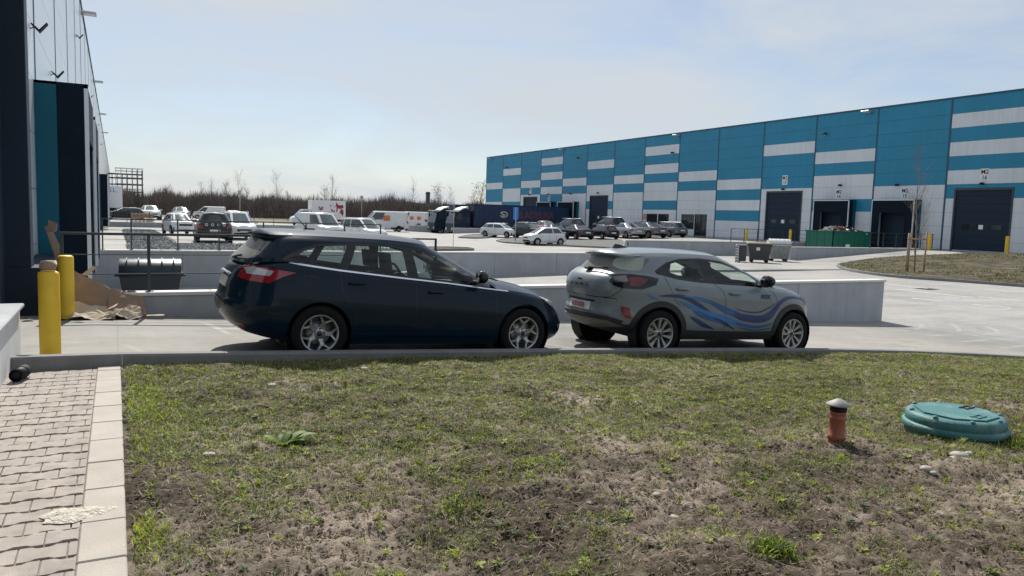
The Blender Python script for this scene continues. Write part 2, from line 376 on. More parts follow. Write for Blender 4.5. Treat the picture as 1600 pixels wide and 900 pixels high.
def hazard(name, x, y, z0, z1, label):
    b = MB(); n = 6; h = (z1 - z0) / n; b.box((x - .012, y - .13, z0), (x + .0, y + .13, z1), 0)
    for i in range(n):
        zz = z0 + i * h
        b.add([(x - .016, y - .13, zz), (x - .016, y, zz + h * .5), (x - .016, y, zz + h), (x - .016, y - .13, zz + h * .5)], [(0, 1, 2, 3)], 1)
        b.add([(x - .016, y, zz + h * .5), (x - .016, y + .13, zz), (x - .016, y + .13, zz + h * .5), (x - .016, y, zz + h)], [(0, 1, 2, 3)], 1)
        b.box((x, y - .1255 - .012, zz), (x + .15, y - .125, zz + h * .5), 1)
    o = b.build(name, [M['white'], M['dark']], fixn=False); tag(o, label, 'marker')
hazard('hazard_marker', 33.95, 46.95, -.5, .2, 'black and white striped marker on the end of the wall behind the small bins')

# kerb along the lawn
KC = [(-.93, 8.44), (1, 8.42), (3, 8.38), (5, 8.33), (7, 8.24), (8.5, 8.17), (10, 8.02), (11.3, 7.78), (12.5, 7.42), (13.5, 7.0), (14.6, 6.3), (15.7, 5.3), (16.6, 4.2), (17.3, 2.8), (17.6, 0.5)]
def kerb_top(u): return ramp_z(max(u, -.4)) + .165
def resample(pts, step):
    out = [pts[0]]
    for a, b in zip(pts[:-1], pts[1:]):
        n = max(1, int(math.ceil(math.dist(a, b) / step)))
        out += [tuple(a[k] + (b[k] - a[k]) * i / n for k in range(len(a))) for i in range(1, n + 1)]
    return out
def kerb_run(pts, ztop, w=.15, depth=.5, piece=1.0, name='kerb', m=None):
    b = MB(); pts = resample(pts, piece)
    for a, c in zip(pts[:-1], pts[1:]):
        d = Vector((c[0] - a[0], c[1] - a[1])); l = d.length; d.normalize(); n = Vector((-d.y, d.x)); g = .0012
        A = Vector(a[:2]) + d * g; B = Vector(c[:2]) - d * g; vs = []
        for P, z in ((A, ztop(a[0], a[1])), (B, ztop(c[0], c[1]))):
            for off, dz in ((0, -depth), (0, -.02), (.015, 0), (w - .015, 0), (w, -.02), (w, -depth)):
                q = P + n * off; vs.append((q.x, q.y, z + dz))
        fs = [(i, i + 1, i + 7, i + 6) for i in range(5)] + [(5, 4, 3, 2, 1, 0), (6, 7, 8, 9, 10, 11)]
        b.add(vs, fs)
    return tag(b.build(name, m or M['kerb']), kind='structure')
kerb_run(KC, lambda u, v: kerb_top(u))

# lawn -----------------------------------------------------------------
def kerb_v(u): return float(np.interp(u, [p[0] for p in KC], [p[1] for p in KC]))
_ku = np.array([p[0] for p in KC]); _kv = np.array([p[1] for p in KC])
def lawn_z(u, v):
    u = np.asarray(u, float); v = np.asarray(v, float)
    kv = np.interp(u, _ku, _kv); kz = np.interp(u, [-.4, 16.7], [.125, -.60]) + .165 - np.interp(u, [.5, 3, 9, 12], [.11, .07, .055, .04])
    near = .155 - .012 * np.clip(u - 2, 0, 30)
    t = np.clip((v - 3.2) / np.maximum(kv - 3.2, .5), 0, 1); t = t * t * (3 - 2 * t)
    z = near * (1 - t) + kz * t
    env = np.clip((u - .1) / .5, 0, 1) * np.clip((kv - v) / .5, .15, 1)
    z = z + env * ((vn(u + 40, v + 9, .8, 3) - .5) * .19 + (vn(u + 3, v + 70, 5, 3) - .5) * .075)
    z = z + .11 * np.exp(-(((u - 4.6) / 1.2) ** 2 + ((v - 2.0) / .5) ** 2)) + .09 * np.exp(-(((u - 6.9) / .8) ** 2 + ((v - 2.7) / .35) ** 2))
    edge = np.clip(1 - (u - .03) / .25, 0, 1)
    return z * (1 - edge) + (.150) * edge * (1 - t) + edge * t * (kz)
def lawn_grid(name, u0, u1, v0, nu, nvv, mats):
    U = np.linspace(0, 1, nu) ** 1.5 * (u1 - u0) + u0; T = np.linspace(0, 1, nvv)
    uu, tt = np.meshgrid(U, T, indexing='ij'); kv = np.interp(uu, _ku, _kv) + .02
    vv = v0 + (kv - v0) * tt ** .8
    zz = lawn_z(uu, vv) + (.22 - np.abs(vn(uu + 5, vv, 8, 3) - .5)) * .085 - .012 + (vn(uu, vv + 31, 27, 3) - .5) * .045
    V = np.stack([uu, vv, zz], -1).reshape(-1, 3)
    i, j = np.meshgrid(np.arange(nu - 1), np.arange(nvv - 1), indexing='ij'); a = (i * nvv + j).ravel()
    F = np.stack([a, a + nvv, a + nvv + 1, a + 1], -1)
    return big_mesh(name, V, F, mats)
def soil_mat(name, green=0.15):
    m, t, b = new_mat(name); l = t.links.new; geo = N(t, 'ShaderNodeNewGeometry')
    def noise(sc, det, r=.6, seed=0):
        n = N(t, 'ShaderNodeTexNoise', noise_dimensions='4D'); n.inputs['W'].default_value = seed; n.inputs['Scale'].default_value = sc; n.inputs['Detail'].default_value = det; n.inputs['Roughness'].default_value = r
        l(geo.outputs['Position'], n.inputs['Vector']); return n.outputs[0]
    cr1 = N(t, 'ShaderNodeValToRGB'); e = cr1.color_ramp.elements
    e[0].position = .28; e[0].color = (.020, .016, .013, 1); e[1].position = .68; e[1].color = (.46, .385, .31, 1)
    e2 = cr1.color_ramp.elements.new(.5); e2.color = (.088, .069, .054, 1)
    ma = N(t, 'ShaderNodeMath', operation='MULTIPLY_ADD'); ma.inputs[1].default_value = .6; l(noise(1.3, 5, .6, 5), ma.inputs[0]); mb_ = N(t, 'ShaderNodeMath', operation='MULTIPLY'); mb_.inputs[1].default_value = .5; l(noise(12, 10, .75), mb_.inputs[0]); l(mb_.outputs[0], ma.inputs[2]); l(ma.outputs[0], cr1.inputs[0])
    # dry flattened straw
    mx1 = N(t, 'ShaderNodeMix', data_type='RGBA'); r1 = N(t, 'ShaderNodeMapRange'); r1.inputs['From Min'].default_value = .5; r1.inputs['From Max'].default_value = .65; r1.inputs['To Max'].default_value = .4; l(noise(26, 6, .7, 3), r1.inputs[0])
    l(r1.outputs[0], mx1.inputs[0]); l(cr1.outputs[0], mx1.inputs[6]); mx1.inputs[7].default_value = (.25, .205, .13, 1)
    mx2 = N(t, 'ShaderNodeMix', data_type='RGBA'); r2 = N(t, 'ShaderNodeMapRange'); r2.inputs['From Min'].default_value = .48; r2.inputs['From Max'].default_value = .62; r2.inputs['To Max'].default_value = green; l(noise(2.2, 9, .75, 7), r2.inputs[0])
    l(r2.outputs[0], mx2.inputs[0]); l(mx1.outputs[2], mx2.inputs[6]); mx2.inputs[7].default_value = (.13, .165, .04, 1)
    l(mx2.outputs[2], b.inputs['Base Color']); b.inputs['Roughness'].default_value = .95; b.inputs['Specular IOR Level'].default_value = .2
    bp = N(t, 'ShaderNodeBump'); bp.inputs['Strength'].default_value = .9; bp.inputs['Distance'].default_value = .03; l(noise(45, 8, .75, 1), bp.inputs['Height']); l(bp.outputs[0], b.inputs['Normal'])
    return m
M['soil'] = soil_mat('lawn soil'); M['soil2'] = soil_mat('island soil', .9)
for e_ in [n for n in M['soil2'].node_tree.nodes if n.type == 'VALTORGB'][0].color_ramp.elements: e_.color = (e_.color[0] * .42, e_.color[1] * .40, e_.color[2] * .38, 1)
for n_ in M['soil2'].node_tree.nodes:
    if n_.type == 'MIX': n_.inputs[7].default_value = (.10, .105, .045, 1)
tag(lawn_grid('lawn_soil', .02, 17.3, -.5, 900, 560, [M['soil']]), kind='structure')

# path of interlocking pavers -------------------------------------------
b = MB(); PZ = .16
def hblock(cx, cy, w=.1, h=.0825, wave=.019):
    pts = []
    for s in (1, -1):
        xs = [-w + .004, -w * .5, -w * .25, w * .25, w * .5, w - .004]; ys = [h, h, h - wave, h - wave, h, h]
        seq = list(zip(xs, ys)) if s == -1 else list(zip(xs, ys))[::-1]
        pts += [(cx + x, cy + s * (y - .004)) for x, y in seq]
    return pts
row = 0; y = -1.0
while y < 8.36:
    x = -.92 + (.1 if row % 2 else 0) - .1
    while x < -.20:
        p = hblock(x + .1, y); dz = random.uniform(-.003, .003)
        p = [(max(min(q[0], -.182), -.9), q[1]) for q in p]
        if max(q[0] for q in p) - min(q[0] for q in p) > .015: b.prism(p[::-1], PZ - .05, PZ + dz, axis='z')
        x += .2
    y += .165; row += 1
tag(b.build('path_pavers', M['paver'], fixn=True), kind='structure')
b = MB(); b.box((-1.6, -1.6, -.3), (.0, 8.42, PZ - .012)); tag(b.build('path_bed', M['sand']), kind='structure')
b = MB(); y = -1.2; k = 0
while y < 8.3:
    ln = [.5, .5, .48, .5][k % 4]; b.box((-.178, y + .004, PZ - .06), (.022, min(y + ln, 8.40) - .004, PZ + .004 + random.uniform(-.002, .003)), bev=.006); y += ln; k += 1
tag(b.build('path_edging', M['slab']), kind='structure')
# cement spill on the path
b = MB(); pts = []
for i in range(40):
    a = 2 * math.pi * i / 40; rr = 1 + .16 * math.sin(3 * a + 1) + .08 * math.sin(7 * a) + random.uniform(-.06, .06); pts.append((-.21 + .165 * rr * math.cos(a), 4.38 + .10 * rr * math.sin(a)))
vs_ = [(-.21, 4.38, PZ + .016)] + [(-.21 + (x + .21) * .6, 4.38 + (y - 4.38) * .6, PZ + .013 + random.uniform(-.005, .006)) for x, y in pts] + [(x, y, PZ + .0035) for x, y in pts]
fs_ = [(0, 1 + i, 1 + (i + 1) % 40) for i in range(40)] + [(1 + i, 41 + i, 41 + (i + 1) % 40, 1 + (i + 1) % 40) for i in range(40)]
b.add(vs_, fs_, 0, True)
tag(b.build('cement_spill', mat('dried cement', (.55, .51, .44), .95, var=.25, scale=30, bump=1.0, bscale=60)), 'lumpy pale patch of dried cement on the paved path', 'cement')

# ------------------------------------------------------------------ vehicles
def pchip(xs, ys):
    xs = np.array(xs, float); ys = np.array(ys, float); h = np.diff(xs); d = np.diff(ys) / h; m = np.zeros_like(ys)
    for i in range(1, len(xs) - 1):
        if d[i - 1] * d[i] > 0:
            w1 = 2 * h[i] + h[i - 1]; w2 = h[i] + 2 * h[i - 1]; m[i] = (w1 + w2) / (w1 / d[i - 1] + w2 / d[i])
    m[0] = d[0]; m[-1] = d[-1]
    def f(x):
        x = np.clip(np.asarray(x, float), xs[0], xs[-1]); i = np.clip(np.searchsorted(xs, x, side='right') - 1, 0, len(h) - 1)
        t = (x - xs[i]) / h[i]; a = t * t
        return (2 * t ** 3 - 3 * a + 1) * ys[i] + (t ** 3 - 2 * a + t) * h[i] * m[i] + (-2 * t ** 3 + 3 * a) * ys[i + 1] + (t ** 3 - a) * h[i] * m[i + 1]
    return f
class Loft:
    """closed horizontal loops stacked between a lower and an upper edge line"""
    def __init__(s, q, xr, xf, b, zlo, zhi, xc, nf=(8, 3), nr=(10, 3.5), Hq=.85):
        s.xr = pchip(q, xr); s.xf = pchip(q, xf); s.b = pchip(q, b); s.zlo = zlo; s.zhi = zhi; s.xc = xc; s.nf = nf; s.nr = nr; s.Hq = Hq
        a_r = xc - xr[len(xr) // 2]; a_f = xf[len(xf) // 2] - xc; bb = b[len(b) // 2]
        t = np.linspace(0, 1, 1500)
        def half(nx, ny):      # from end centre (eta 0, |xi| 1) to the side (eta 1, xi 0)
            e = t[:750] * 2 * .5 / .5; e = np.linspace(0, .93, 700); x1 = (1 - e ** ny) ** (1 / nx)
            x2 = np.linspace(x1[-1], 0, 700)[1:]; e2 = (1 - x2 ** nx) ** (1 / ny)
            return np.concatenate([x1, x2]), np.concatenate([e, e2])
        xr_, er_ = half(*nr); xf_, ef_ = half(*nf)
        xi = np.concatenate([-xr_, xf_[::-1][1:]]); et = np.concatenate([er_, ef_[::-1][1:]])
        X = np.where(xi < 0, xi * a_r, xi * a_f); Y = et * bb
        S = np.concatenate([[0], np.cumsum(np.hypot(np.diff(X), np.diff(Y)))]); s.S = S[-1]; s.sT = S; s.xi = xi; s.et = et; s.km = len(xr_) - 1
    def _P(s, ss, q):
        xi = np.interp(ss, s.sT, s.xi); et = np.interp(ss, s.sT, s.et)
        X = lambda qq: s.xc + np.where(xi < 0, xi * (s.xc - s.xr(qq)), xi * (s.xf(qq) - s.xc))
        x = X(q); zl = s.zlo(X(np.zeros_like(q))); zh = s.zhi(X(np.ones_like(q)))
        return np.stack([x, et * s.b(q), zl * (1 - q) + zh * q], -1)
    def P(s, ss, q, off=0.0):
        ss = np.asarray(ss, float); q = np.asarray(q, float); p = s._P(ss, q); n = s.normal(ss, q)
        return p + n * off, n
    def normal(s, ss, q):
        e = .012; a = s._P(np.clip(ss + e, 0, s.S), q) - s._P(np.clip(ss - e, 0, s.S), q)
        b = s._P(ss, np.clip(q + .012, 0, 1)) - s._P(ss, np.clip(q - .012, 0, 1))
        n = np.cross(b, a); ln = np.linalg.norm(n, axis=-1, keepdims=True); n = n / np.maximum(ln, 1e-9)
        c = s._P(ss, q) - np.array([s.xc, 0, 0]); flip = (n[..., 0] * c[..., 0] * .3 + n[..., 1] * c[..., 1]) < 0
        n[flip] *= -1; return n
    def inv(s, x, z):
        q = .5
        for _ in range(14):
            a = (s.xf(q) - s.xc) if x > s.xc else (s.xc - s.xr(q)); xi = np.clip((x - s.xc) / a, -1, 1)
            X = lambda qq: s.xc + (xi * (s.xc - s.xr(qq)) if xi < 0 else xi * (s.xf(qq) - s.xc))
            zl = s.zlo(X(0.)); zh = s.zhi(X(1.)); q = q * .4 + .6 * float(np.clip((z - zl) / max(zh - zl, 1e-3), -.2, 1.2))
        return float(np.interp(xi, s.xi, s.sT)), float(np.clip(q, 0, 1))
    def inv_end(s, y, z, front):
        q = .5
        for _ in range(14):
            bb = s.b(q); e = min(.999, abs(y) / bb)
            if front: ss = np.interp(-e, -s.et[s.km:], s.sT[s.km:]) if False else float(np.interp(e, s.et[s.km:][::-1], s.sT[s.km:][::-1]))
            else: ss = float(np.interp(e, s.et[:s.km + 1], s.sT[:s.km + 1]))
            xi = np.interp(ss, s.sT, s.xi); X = lambda qq: s.xc + (xi * (s.xc - s.xr(qq)) if xi < 0 else xi * (s.xf(qq) - s.xc))
            zl = s.zlo(X(0.)); zh = s.zhi(X(1.)); q = q * .4 + .6 * float(np.clip((z - zl) / max(zh - zl, 1e-3), -.2, 1.2))
        return ss, float(np.clip(q, 0, 1))
    def dom(s, pts, step=.05, close=True):
        """pts: (x,z) | ('r',y,z) | ('f',y,z) | ('s',xi-ish fraction,q) -> domain points"""
        pts = list(pts) + ([pts[0]] if close else []); out = []
        for a, b in zip(pts[:-1], pts[1:]):
            if len(a) == 2 and len(b) == 2:
                for p in resample([a, b], step)[:-1]: out.append(s.inv(*p))
            else: out.append(s.one(a))
        if not close: out.append(s.one(pts[-1]))
        out = [(p[0], p[1] * s.Hq) for p in out]
        r = []
        for a, b in zip(out, out[1:] + ([out[0]] if close else [])): r += resample([a, b], step)[:-1]
        if not close: r.append(out[-1])
        return r
    def one(s, a):
        if len(a) == 2: return s.inv(*a)
        if a[0] == 'r': return s.inv_end(a[1], a[2], False)
        if a[0] == 'f': return s.inv_end(a[1], a[2], True)
        if a[0] == 's': return (float(np.interp(a[1], s.xi, s.sT)), a[2])      # xi, q
        if a[0] == 'S': return (a[1] * s.S, a[2])
def inpoly(px, py, poly):
    x = np.array([p[0] for p in poly]); y = np.array([p[1] for p in poly]); c = np.zeros(px.shape, bool); j = len(poly) - 1
    for i in range(len(poly)):
        k = (y[i] > py) != (y[j] > py); xx = (x[j] - x[i]) * (py - y[i]) / ((y[j] - y[i]) if y[j] != y[i] else 1e-12) + x[i]
        c ^= k & (px < xx); j = i
    return c
def split_loft(lf, regions, ds=.06, dq=.05, holes=(), keep=None):
    """cut the half shell into regions; returns {key: (verts, normals, tris)} for the +y side"""
    S, H = lf.S, lf.Hq; pts = []; edges = []
    def addline(l, close):
        l = [(min(max(a, 0), S), min(max(b_, 0), H)) for a, b_ in l]; l2 = [l[0]]
        for p in l[1:]:
            if math.dist(p, l2[-1]) > 1e-4: l2.append(p)
        if close and math.dist(l2[0], l2[-1]) < 1e-4: l2.pop()
        k = len(pts); pts.extend(l2); n = len(l2)
        edges.extend([(k + i, k + i + 1) for i in range(n - 1)] + ([(k + n - 1, k)] if close else []))
    addline(resample([(0, 0), (S, 0), (S, H), (0, H), (0, 0)], ds)[:-1], True)
    for r in regions: addline(r['poly'], True)
    for h in holes: addline(h, True)
    n1 = int(S / ds); n2 = max(2, int(H / dq)); k0 = len(pts); fixed = np.array(pts)
    for i in range(1, n1):
        for j in range(1, n2):
            p = (S * i / n1, H * j / n2)
            if np.min(np.abs(fixed - p).sum(1)) > ds * .3: pts.append(p)
    ov, oe, of, *_ = delaunay_2d_cdt([Vector(p) for p in pts], edges, [], 0, 1e-5)
    V = np.array([(v.x, v.y) for v in ov]); F = np.array([f[:] for f in of]); C = V[F].mean(1)
    a = V[F]; area = np.abs((a[:, 1, 0] - a[:, 0, 0]) * (a[:, 2, 1] - a[:, 0, 1]) - (a[:, 2, 0] - a[:, 0, 0]) * (a[:, 1, 1] - a[:, 0, 1]))
    key = np.zeros(len(F), int)
    for i, r in enumerate(regions): key[inpoly(C[:, 0], C[:, 1], r['poly'])] = i + 1
    for h in holes: key[inpoly(C[:, 0], C[:, 1], h)] = -1
    key[area < 1e-9] = -1
    out = {}
    for i in range(len(regions) + 1):
        f = F[key == i]
        if not len(f): continue
        off = regions[i - 1].get('off', 0.0) if i else 0.0
        u, inv_ = np.unique(f, return_inverse=True); f = inv_.reshape(-1, 3)
        p, n = lf.P(V[u, 0], V[u, 1] / H, off)
        # orient outwards
        g = np.cross(p[f[:, 1]] - p[f[:, 0]], p[f[:, 2]] - p[f[:, 0]]); fl = (g * n[f[:, 0]]).sum(1) < 0; f[fl] = f[fl][:, ::-1]
        if off > .003:      # close the step down to the body
            from collections import Counter
            ec = Counter(); [ec.update([(int(t[k]), int(t[(k + 1) % 3]))]) for t in f for k in range(3)]
            be = [e for e in ec if (e[1], e[0]) not in ec and not (V[u[e[0]], 0] < 1e-6 and V[u[e[1]], 0] < 1e-6)]
            p0 = p - n * (off + .004); k = len(p); ex = []; pe = []; ne = []
            for a_, b_ in be:
                i0 = k + len(pe); pe += [p[a_], p[b_], p0[b_], p0[a_]]
                nn = np.cross(p[b_] - p[a_], n[a_]); nn = nn / max(1e-9, np.linalg.norm(nn)); ne += [nn] * 4
                ex += [(i0, i0 + 1, i0 + 2)[::-1], (i0, i0 + 2, i0 + 3)[::-1]]
            if ex: p = np.concatenate([p, pe]); n = np.concatenate([n, ne]); f = np.concatenate([f, ex])
        out[regions[i - 1]['name'] if i and not regions[i - 1].get('id') else (regions[i - 1]['id'] if i else 'base')] = (p, n, f)
    return out
def shell_mesh(name, chunks, mats):
    """chunks: list of (verts, normals, tris, matindex); normals are analytic"""
    V = np.concatenate([c[0] for c in chunks]); Nn = np.concatenate([c[1] for c in chunks]); k = 0; F = []; mi = []
    for c in chunks: F.append(c[2] + k); k += len(c[0]); mi += [c[3]] * len(c[2])
    F = np.concatenate(F); me = bpy.data.meshes.new(name)
    me.from_pydata(V.tolist(), [], F.tolist())
    for m in mats: me.materials.append(m)
    me.polygons.foreach_set('material_index', mi); me.polygons.foreach_set('use_smooth', [True] * len(F))
    me.normals_split_custom_set_from_vertices([tuple(n) for n in Nn]); me.update()
    return me
def mirror(c): 
    p, n, f = c[:3]; return (p * [1, -1, 1], n * [1, -1, 1], f[:, ::-1])
def ribbon(lf, pts, w, off=.0015, close=False):
    d = lf.dom(pts, .035, close); d = np.array(d); t = np.gradient(d, axis=0); t /= np.maximum(np.linalg.norm(t, axis=1, keepdims=True), 1e-9); nn = np.stack([-t[:, 1], t[:, 0]], 1) * w / 2
    A = d + nn; B = d - nn; pa, na = lf.P(np.clip(A[:, 0], 0, lf.S), np.clip(A[:, 1] / lf.Hq, 0, 1), off); pb, nb = lf.P(np.clip(B[:, 0], 0, lf.S), np.clip(B[:, 1] / lf.Hq, 0, 1), off)
    p = np.concatenate([pa, pb]); n = np.concatenate([na, nb]); m = len(d); f = []
    for i in range(m - 1):
        a, b_, c, e = i, i + 1, m + i + 1, m + i; g = np.cross(p[b_] - p[a], p[c] - p[a])
        q = [(a, b_, c), (a, c, e)]; f += q if (g * n[a]).sum() > 0 else [x[::-1] for x in q]
    return p, n, np.array(f)
def cap_surface(lf, q, s0, s1, crown, nt=8, ns=40, sub=0.0):
    """surface spanning across between both top edges of a loft"""
    ss = np.linspace(s0, s1, ns); e, _ = lf.P(ss, np.full(ns, q)); bm_ = e[:, 1].max(); T = np.linspace(-1, 1, 2 * nt + 1)
    cr = crown(e[:, 0]) if callable(crown) else np.full(ns, crown)
    V = np.array([[(x, y * t, z + c * (1 - abs(t) ** 2.2) * min(1, (y / bm_) * 1.6) - sub) for t in T] for (x, y, z), c in zip(e, cr)])
    gx = np.gradient(V, axis=0); gy = np.gradient(V, axis=1); n = np.cross(gx, gy); ln = np.linalg.norm(n, axis=-1, keepdims=True); n = n / np.maximum(ln, 1e-9); n[n[..., 2] < 0] *= -1
    n[(ln[..., 0] < 1e-8)] = (0, 0, 1)
    m = V.shape[1]; f = []
    for i in range(ns - 1):
        for j in range(m - 1):
            a = i * m + j; q4 = (a, a + m, a + m + 1, a + 1); f += [(q4[0], q4[1], q4[2]), (q4[0], q4[2], q4[3])]
    V = V.reshape(-1, 3); n = n.reshape(-1, 3); f = np.array(f); g = np.cross(V[f[:, 1]] - V[f[:, 0]], V[f[:, 2]] - V[f[:, 0]]); f[g[:, 2] < 0] = f[g[:, 2] < 0][:, ::-1]
    return V, n, f
_wc = {}
def wheel_meshes(r, w, style, rim_r, n=5, seg=40):
    k = (r, w, style, rim_r, n)
    if k in _wc: return _wc[k]
    t = MB(); h = w / 2     # outer face towards -y
    t.lathe([(rim_r - .004, -h + .012), (rim_r + .012, -h), (r - .035, -h - .004), (r - .012, -h + .012), (r, -h + .035), (r, h - .035), (r - .012, h - .012), (rim_r, h)], axis='y', n=seg)
    to = t.build('wheel', M['tyre']); b = MB()
    y0 = -h + .012
    b.lathe([(rim_r - .002, y0 - .006), (rim_r - .016, y0 - .008), (rim_r - .024, y0 + .012), (rim_r - .028, h - .02)], axis='y', n=seg, mi=0)
    b.lathe([(.0, .03), (rim_r - .03, .03)], axis='y', n=24, mi=1)                  # dark back
    b.lathe([(.0, -.012), (rim_r * .62, -.012), (rim_r * .62, .02)], axis='y', n=24, mi=2)    # brake disc
    b.lathe([(0, y0 + .012), (.030, y0 + .012), (.034, y0 + .022), (.034, y0 + .05)], axis='y', n=20, mi=1)
    b.lathe([(.034, y0 + .018), (.075, y0 + .024), (.085, y0 + .05)], axis='y', n=24, mi=0)
    for i in range(5):
        a = 2 * math.pi * (i + .5) / 5; b.lathe([(0, y0 + .012), (.009, y0 + .013), (.009, y0 + .03)], c=(.056 * math.cos(a), 0, .056 * math.sin(a)), axis='y', n=8, mi=1)
    def spoke(a0, r0, w0, a1, r1, w1, mi=0, d0=.018, d1=.004):
        P0 = Vector((math.cos(a0), math.sin(a0))) * r0; P1 = Vector((math.cos(a1), math.sin(a1))) * r1; d = (P1 - P0).normalized(); nn = Vector((-d.y, d.x)); vs = []
        for P, ww, dy in ((P0, w0, d0), (P0.lerp(P1, .5), (w0 + w1) / 2 * .86, (d0 + d1) / 2 + .002), (P1, w1, d1)):
            for sgn in (-1, 1):
                q = P + nn * ww / 2 * sgn; q2 = P + nn * ww / 2 * sgn * .72; vs += [(q2.x, y0 + dy, q2.y), (q.x, y0 + dy + .010, q.y), (q.x, y0 + dy + .045, q.y)]
        fs = []
        for s_ in range(2):
            o = s_ * 6; fs += [(o, o + 3, o + 9, o + 6), (o, o + 6, o + 7, o + 1), (o + 1, o + 7, o + 8, o + 2), (o + 3, o + 4, o + 10, o + 9), (o + 4, o + 5, o + 11, o + 10)]
        b.add(vs, fs, mi)
    if style == 'star':      # five forked spokes joined at the rim
        for i in range(5):
            a = 2 * math.pi * i / 5 + math.pi / 2; spoke(a, .06, .075, a, rim_r * .62, .052)
            spoke(a, rim_r * .56, .042, a + .36, rim_r - .014, .020); spoke(a, rim_r * .56, .042, a - .36, rim_r - .014, .020)
    elif style == 'pair':     # ten narrow machined spokes in pairs
        for i in range(5):
            for sg in (-1, 1):
                a = 2 * math.pi * i / 5 + math.pi / 2; spoke(a + sg * .42, .06, .026, a + sg * .27, rim_r - .012, .066); 
    elif style == 'plain':
        for i in range(n): a = 2 * math.pi * i / n + math.pi / 2; spoke(a, .05, .05, a, rim_r - .012, .06)
    elif style == 'cap':
        b.lathe([(0, y0 + .004), (rim_r * .5, y0 - .004), (rim_r - .02, y0 + .006)], axis='y', n=24, mi=0)
        for i in range(7):
            a = 2 * math.pi * i / 7; b.lathe([(0, y0 - .004), (.022, y0 - .0035)], c=(rim_r * .72 * math.cos(a), 0, rim_r * .72 * math.sin(a)), axis='y', n=8, mi=1)
    ro = b.build('rim', [M['hubcap'] if style in ('cap', 'plain') else M['alloy'], M['alloy_dark'], M['galv']])
    _wc[k] = (to.data, ro.data); bpy.data.objects.remove(to); bpy.data.objects.remove(ro); return _wc[k]
def add_wheels(root, P, simple=False):
    r, w = P['wr'], P.get('ww', .215)
    md = wheel_meshes(r, w, P.get('wstyle', 'star'), P['rim'])
    for x in (P['xw'][0], P['xw'][1]):
        for sg in (-1, 1):
            o = bpy.data.objects.new('wheel', md[0]); col.objects.link(o); o.parent = root
            o.location = (x, sg * (P['track'] / 2), r); o.rotation_euler = (0, 0.35 * x, 0 if sg < 0 else math.pi)
            ri = bpy.data.objects.new('rim', md[1]); col.objects.link(ri); ri.parent = o
def mk(name, me, parent):
    o = bpy.data.objects.new(name, me); col.objects.link(o); o.parent = parent; return o
def circ(cx, cz, r, n=40, a0=0, a1=2 * math.pi): return [(cx + r * math.cos(a0 + (a1 - a0) * i / n), cz + r * math.sin(a0 + (a1 - a0) * i / n)) for i in range(n)]
def underbody(root, P, m=None):
    b = MB(); L_, W = P['L'], P['W']; zb = P.get('zb', .2)
    b.box((.6, -W / 2 + .14, zb - .0), (L_ - .6, W / 2 - .14, zb + .08))
    for x in P['xw']:
        b.lathe([(P['arch'] + .02, -W / 2 + .035), (P['arch'] + .005, -W / 2 + .26), (.02, -W / 2 + .27)], c=(x, 0, P['wr']), axis='y', n=28, smooth=False)
        b.lathe([(P['arch'] + .02, W / 2 - .035), (P['arch'] + .005, W / 2 - .26), (.02, W / 2 - .27)], c=(x, 0, P['wr']), axis='y', n=28, smooth=False)
    b.build('underbody', m or M['black'], root, fixn=False)

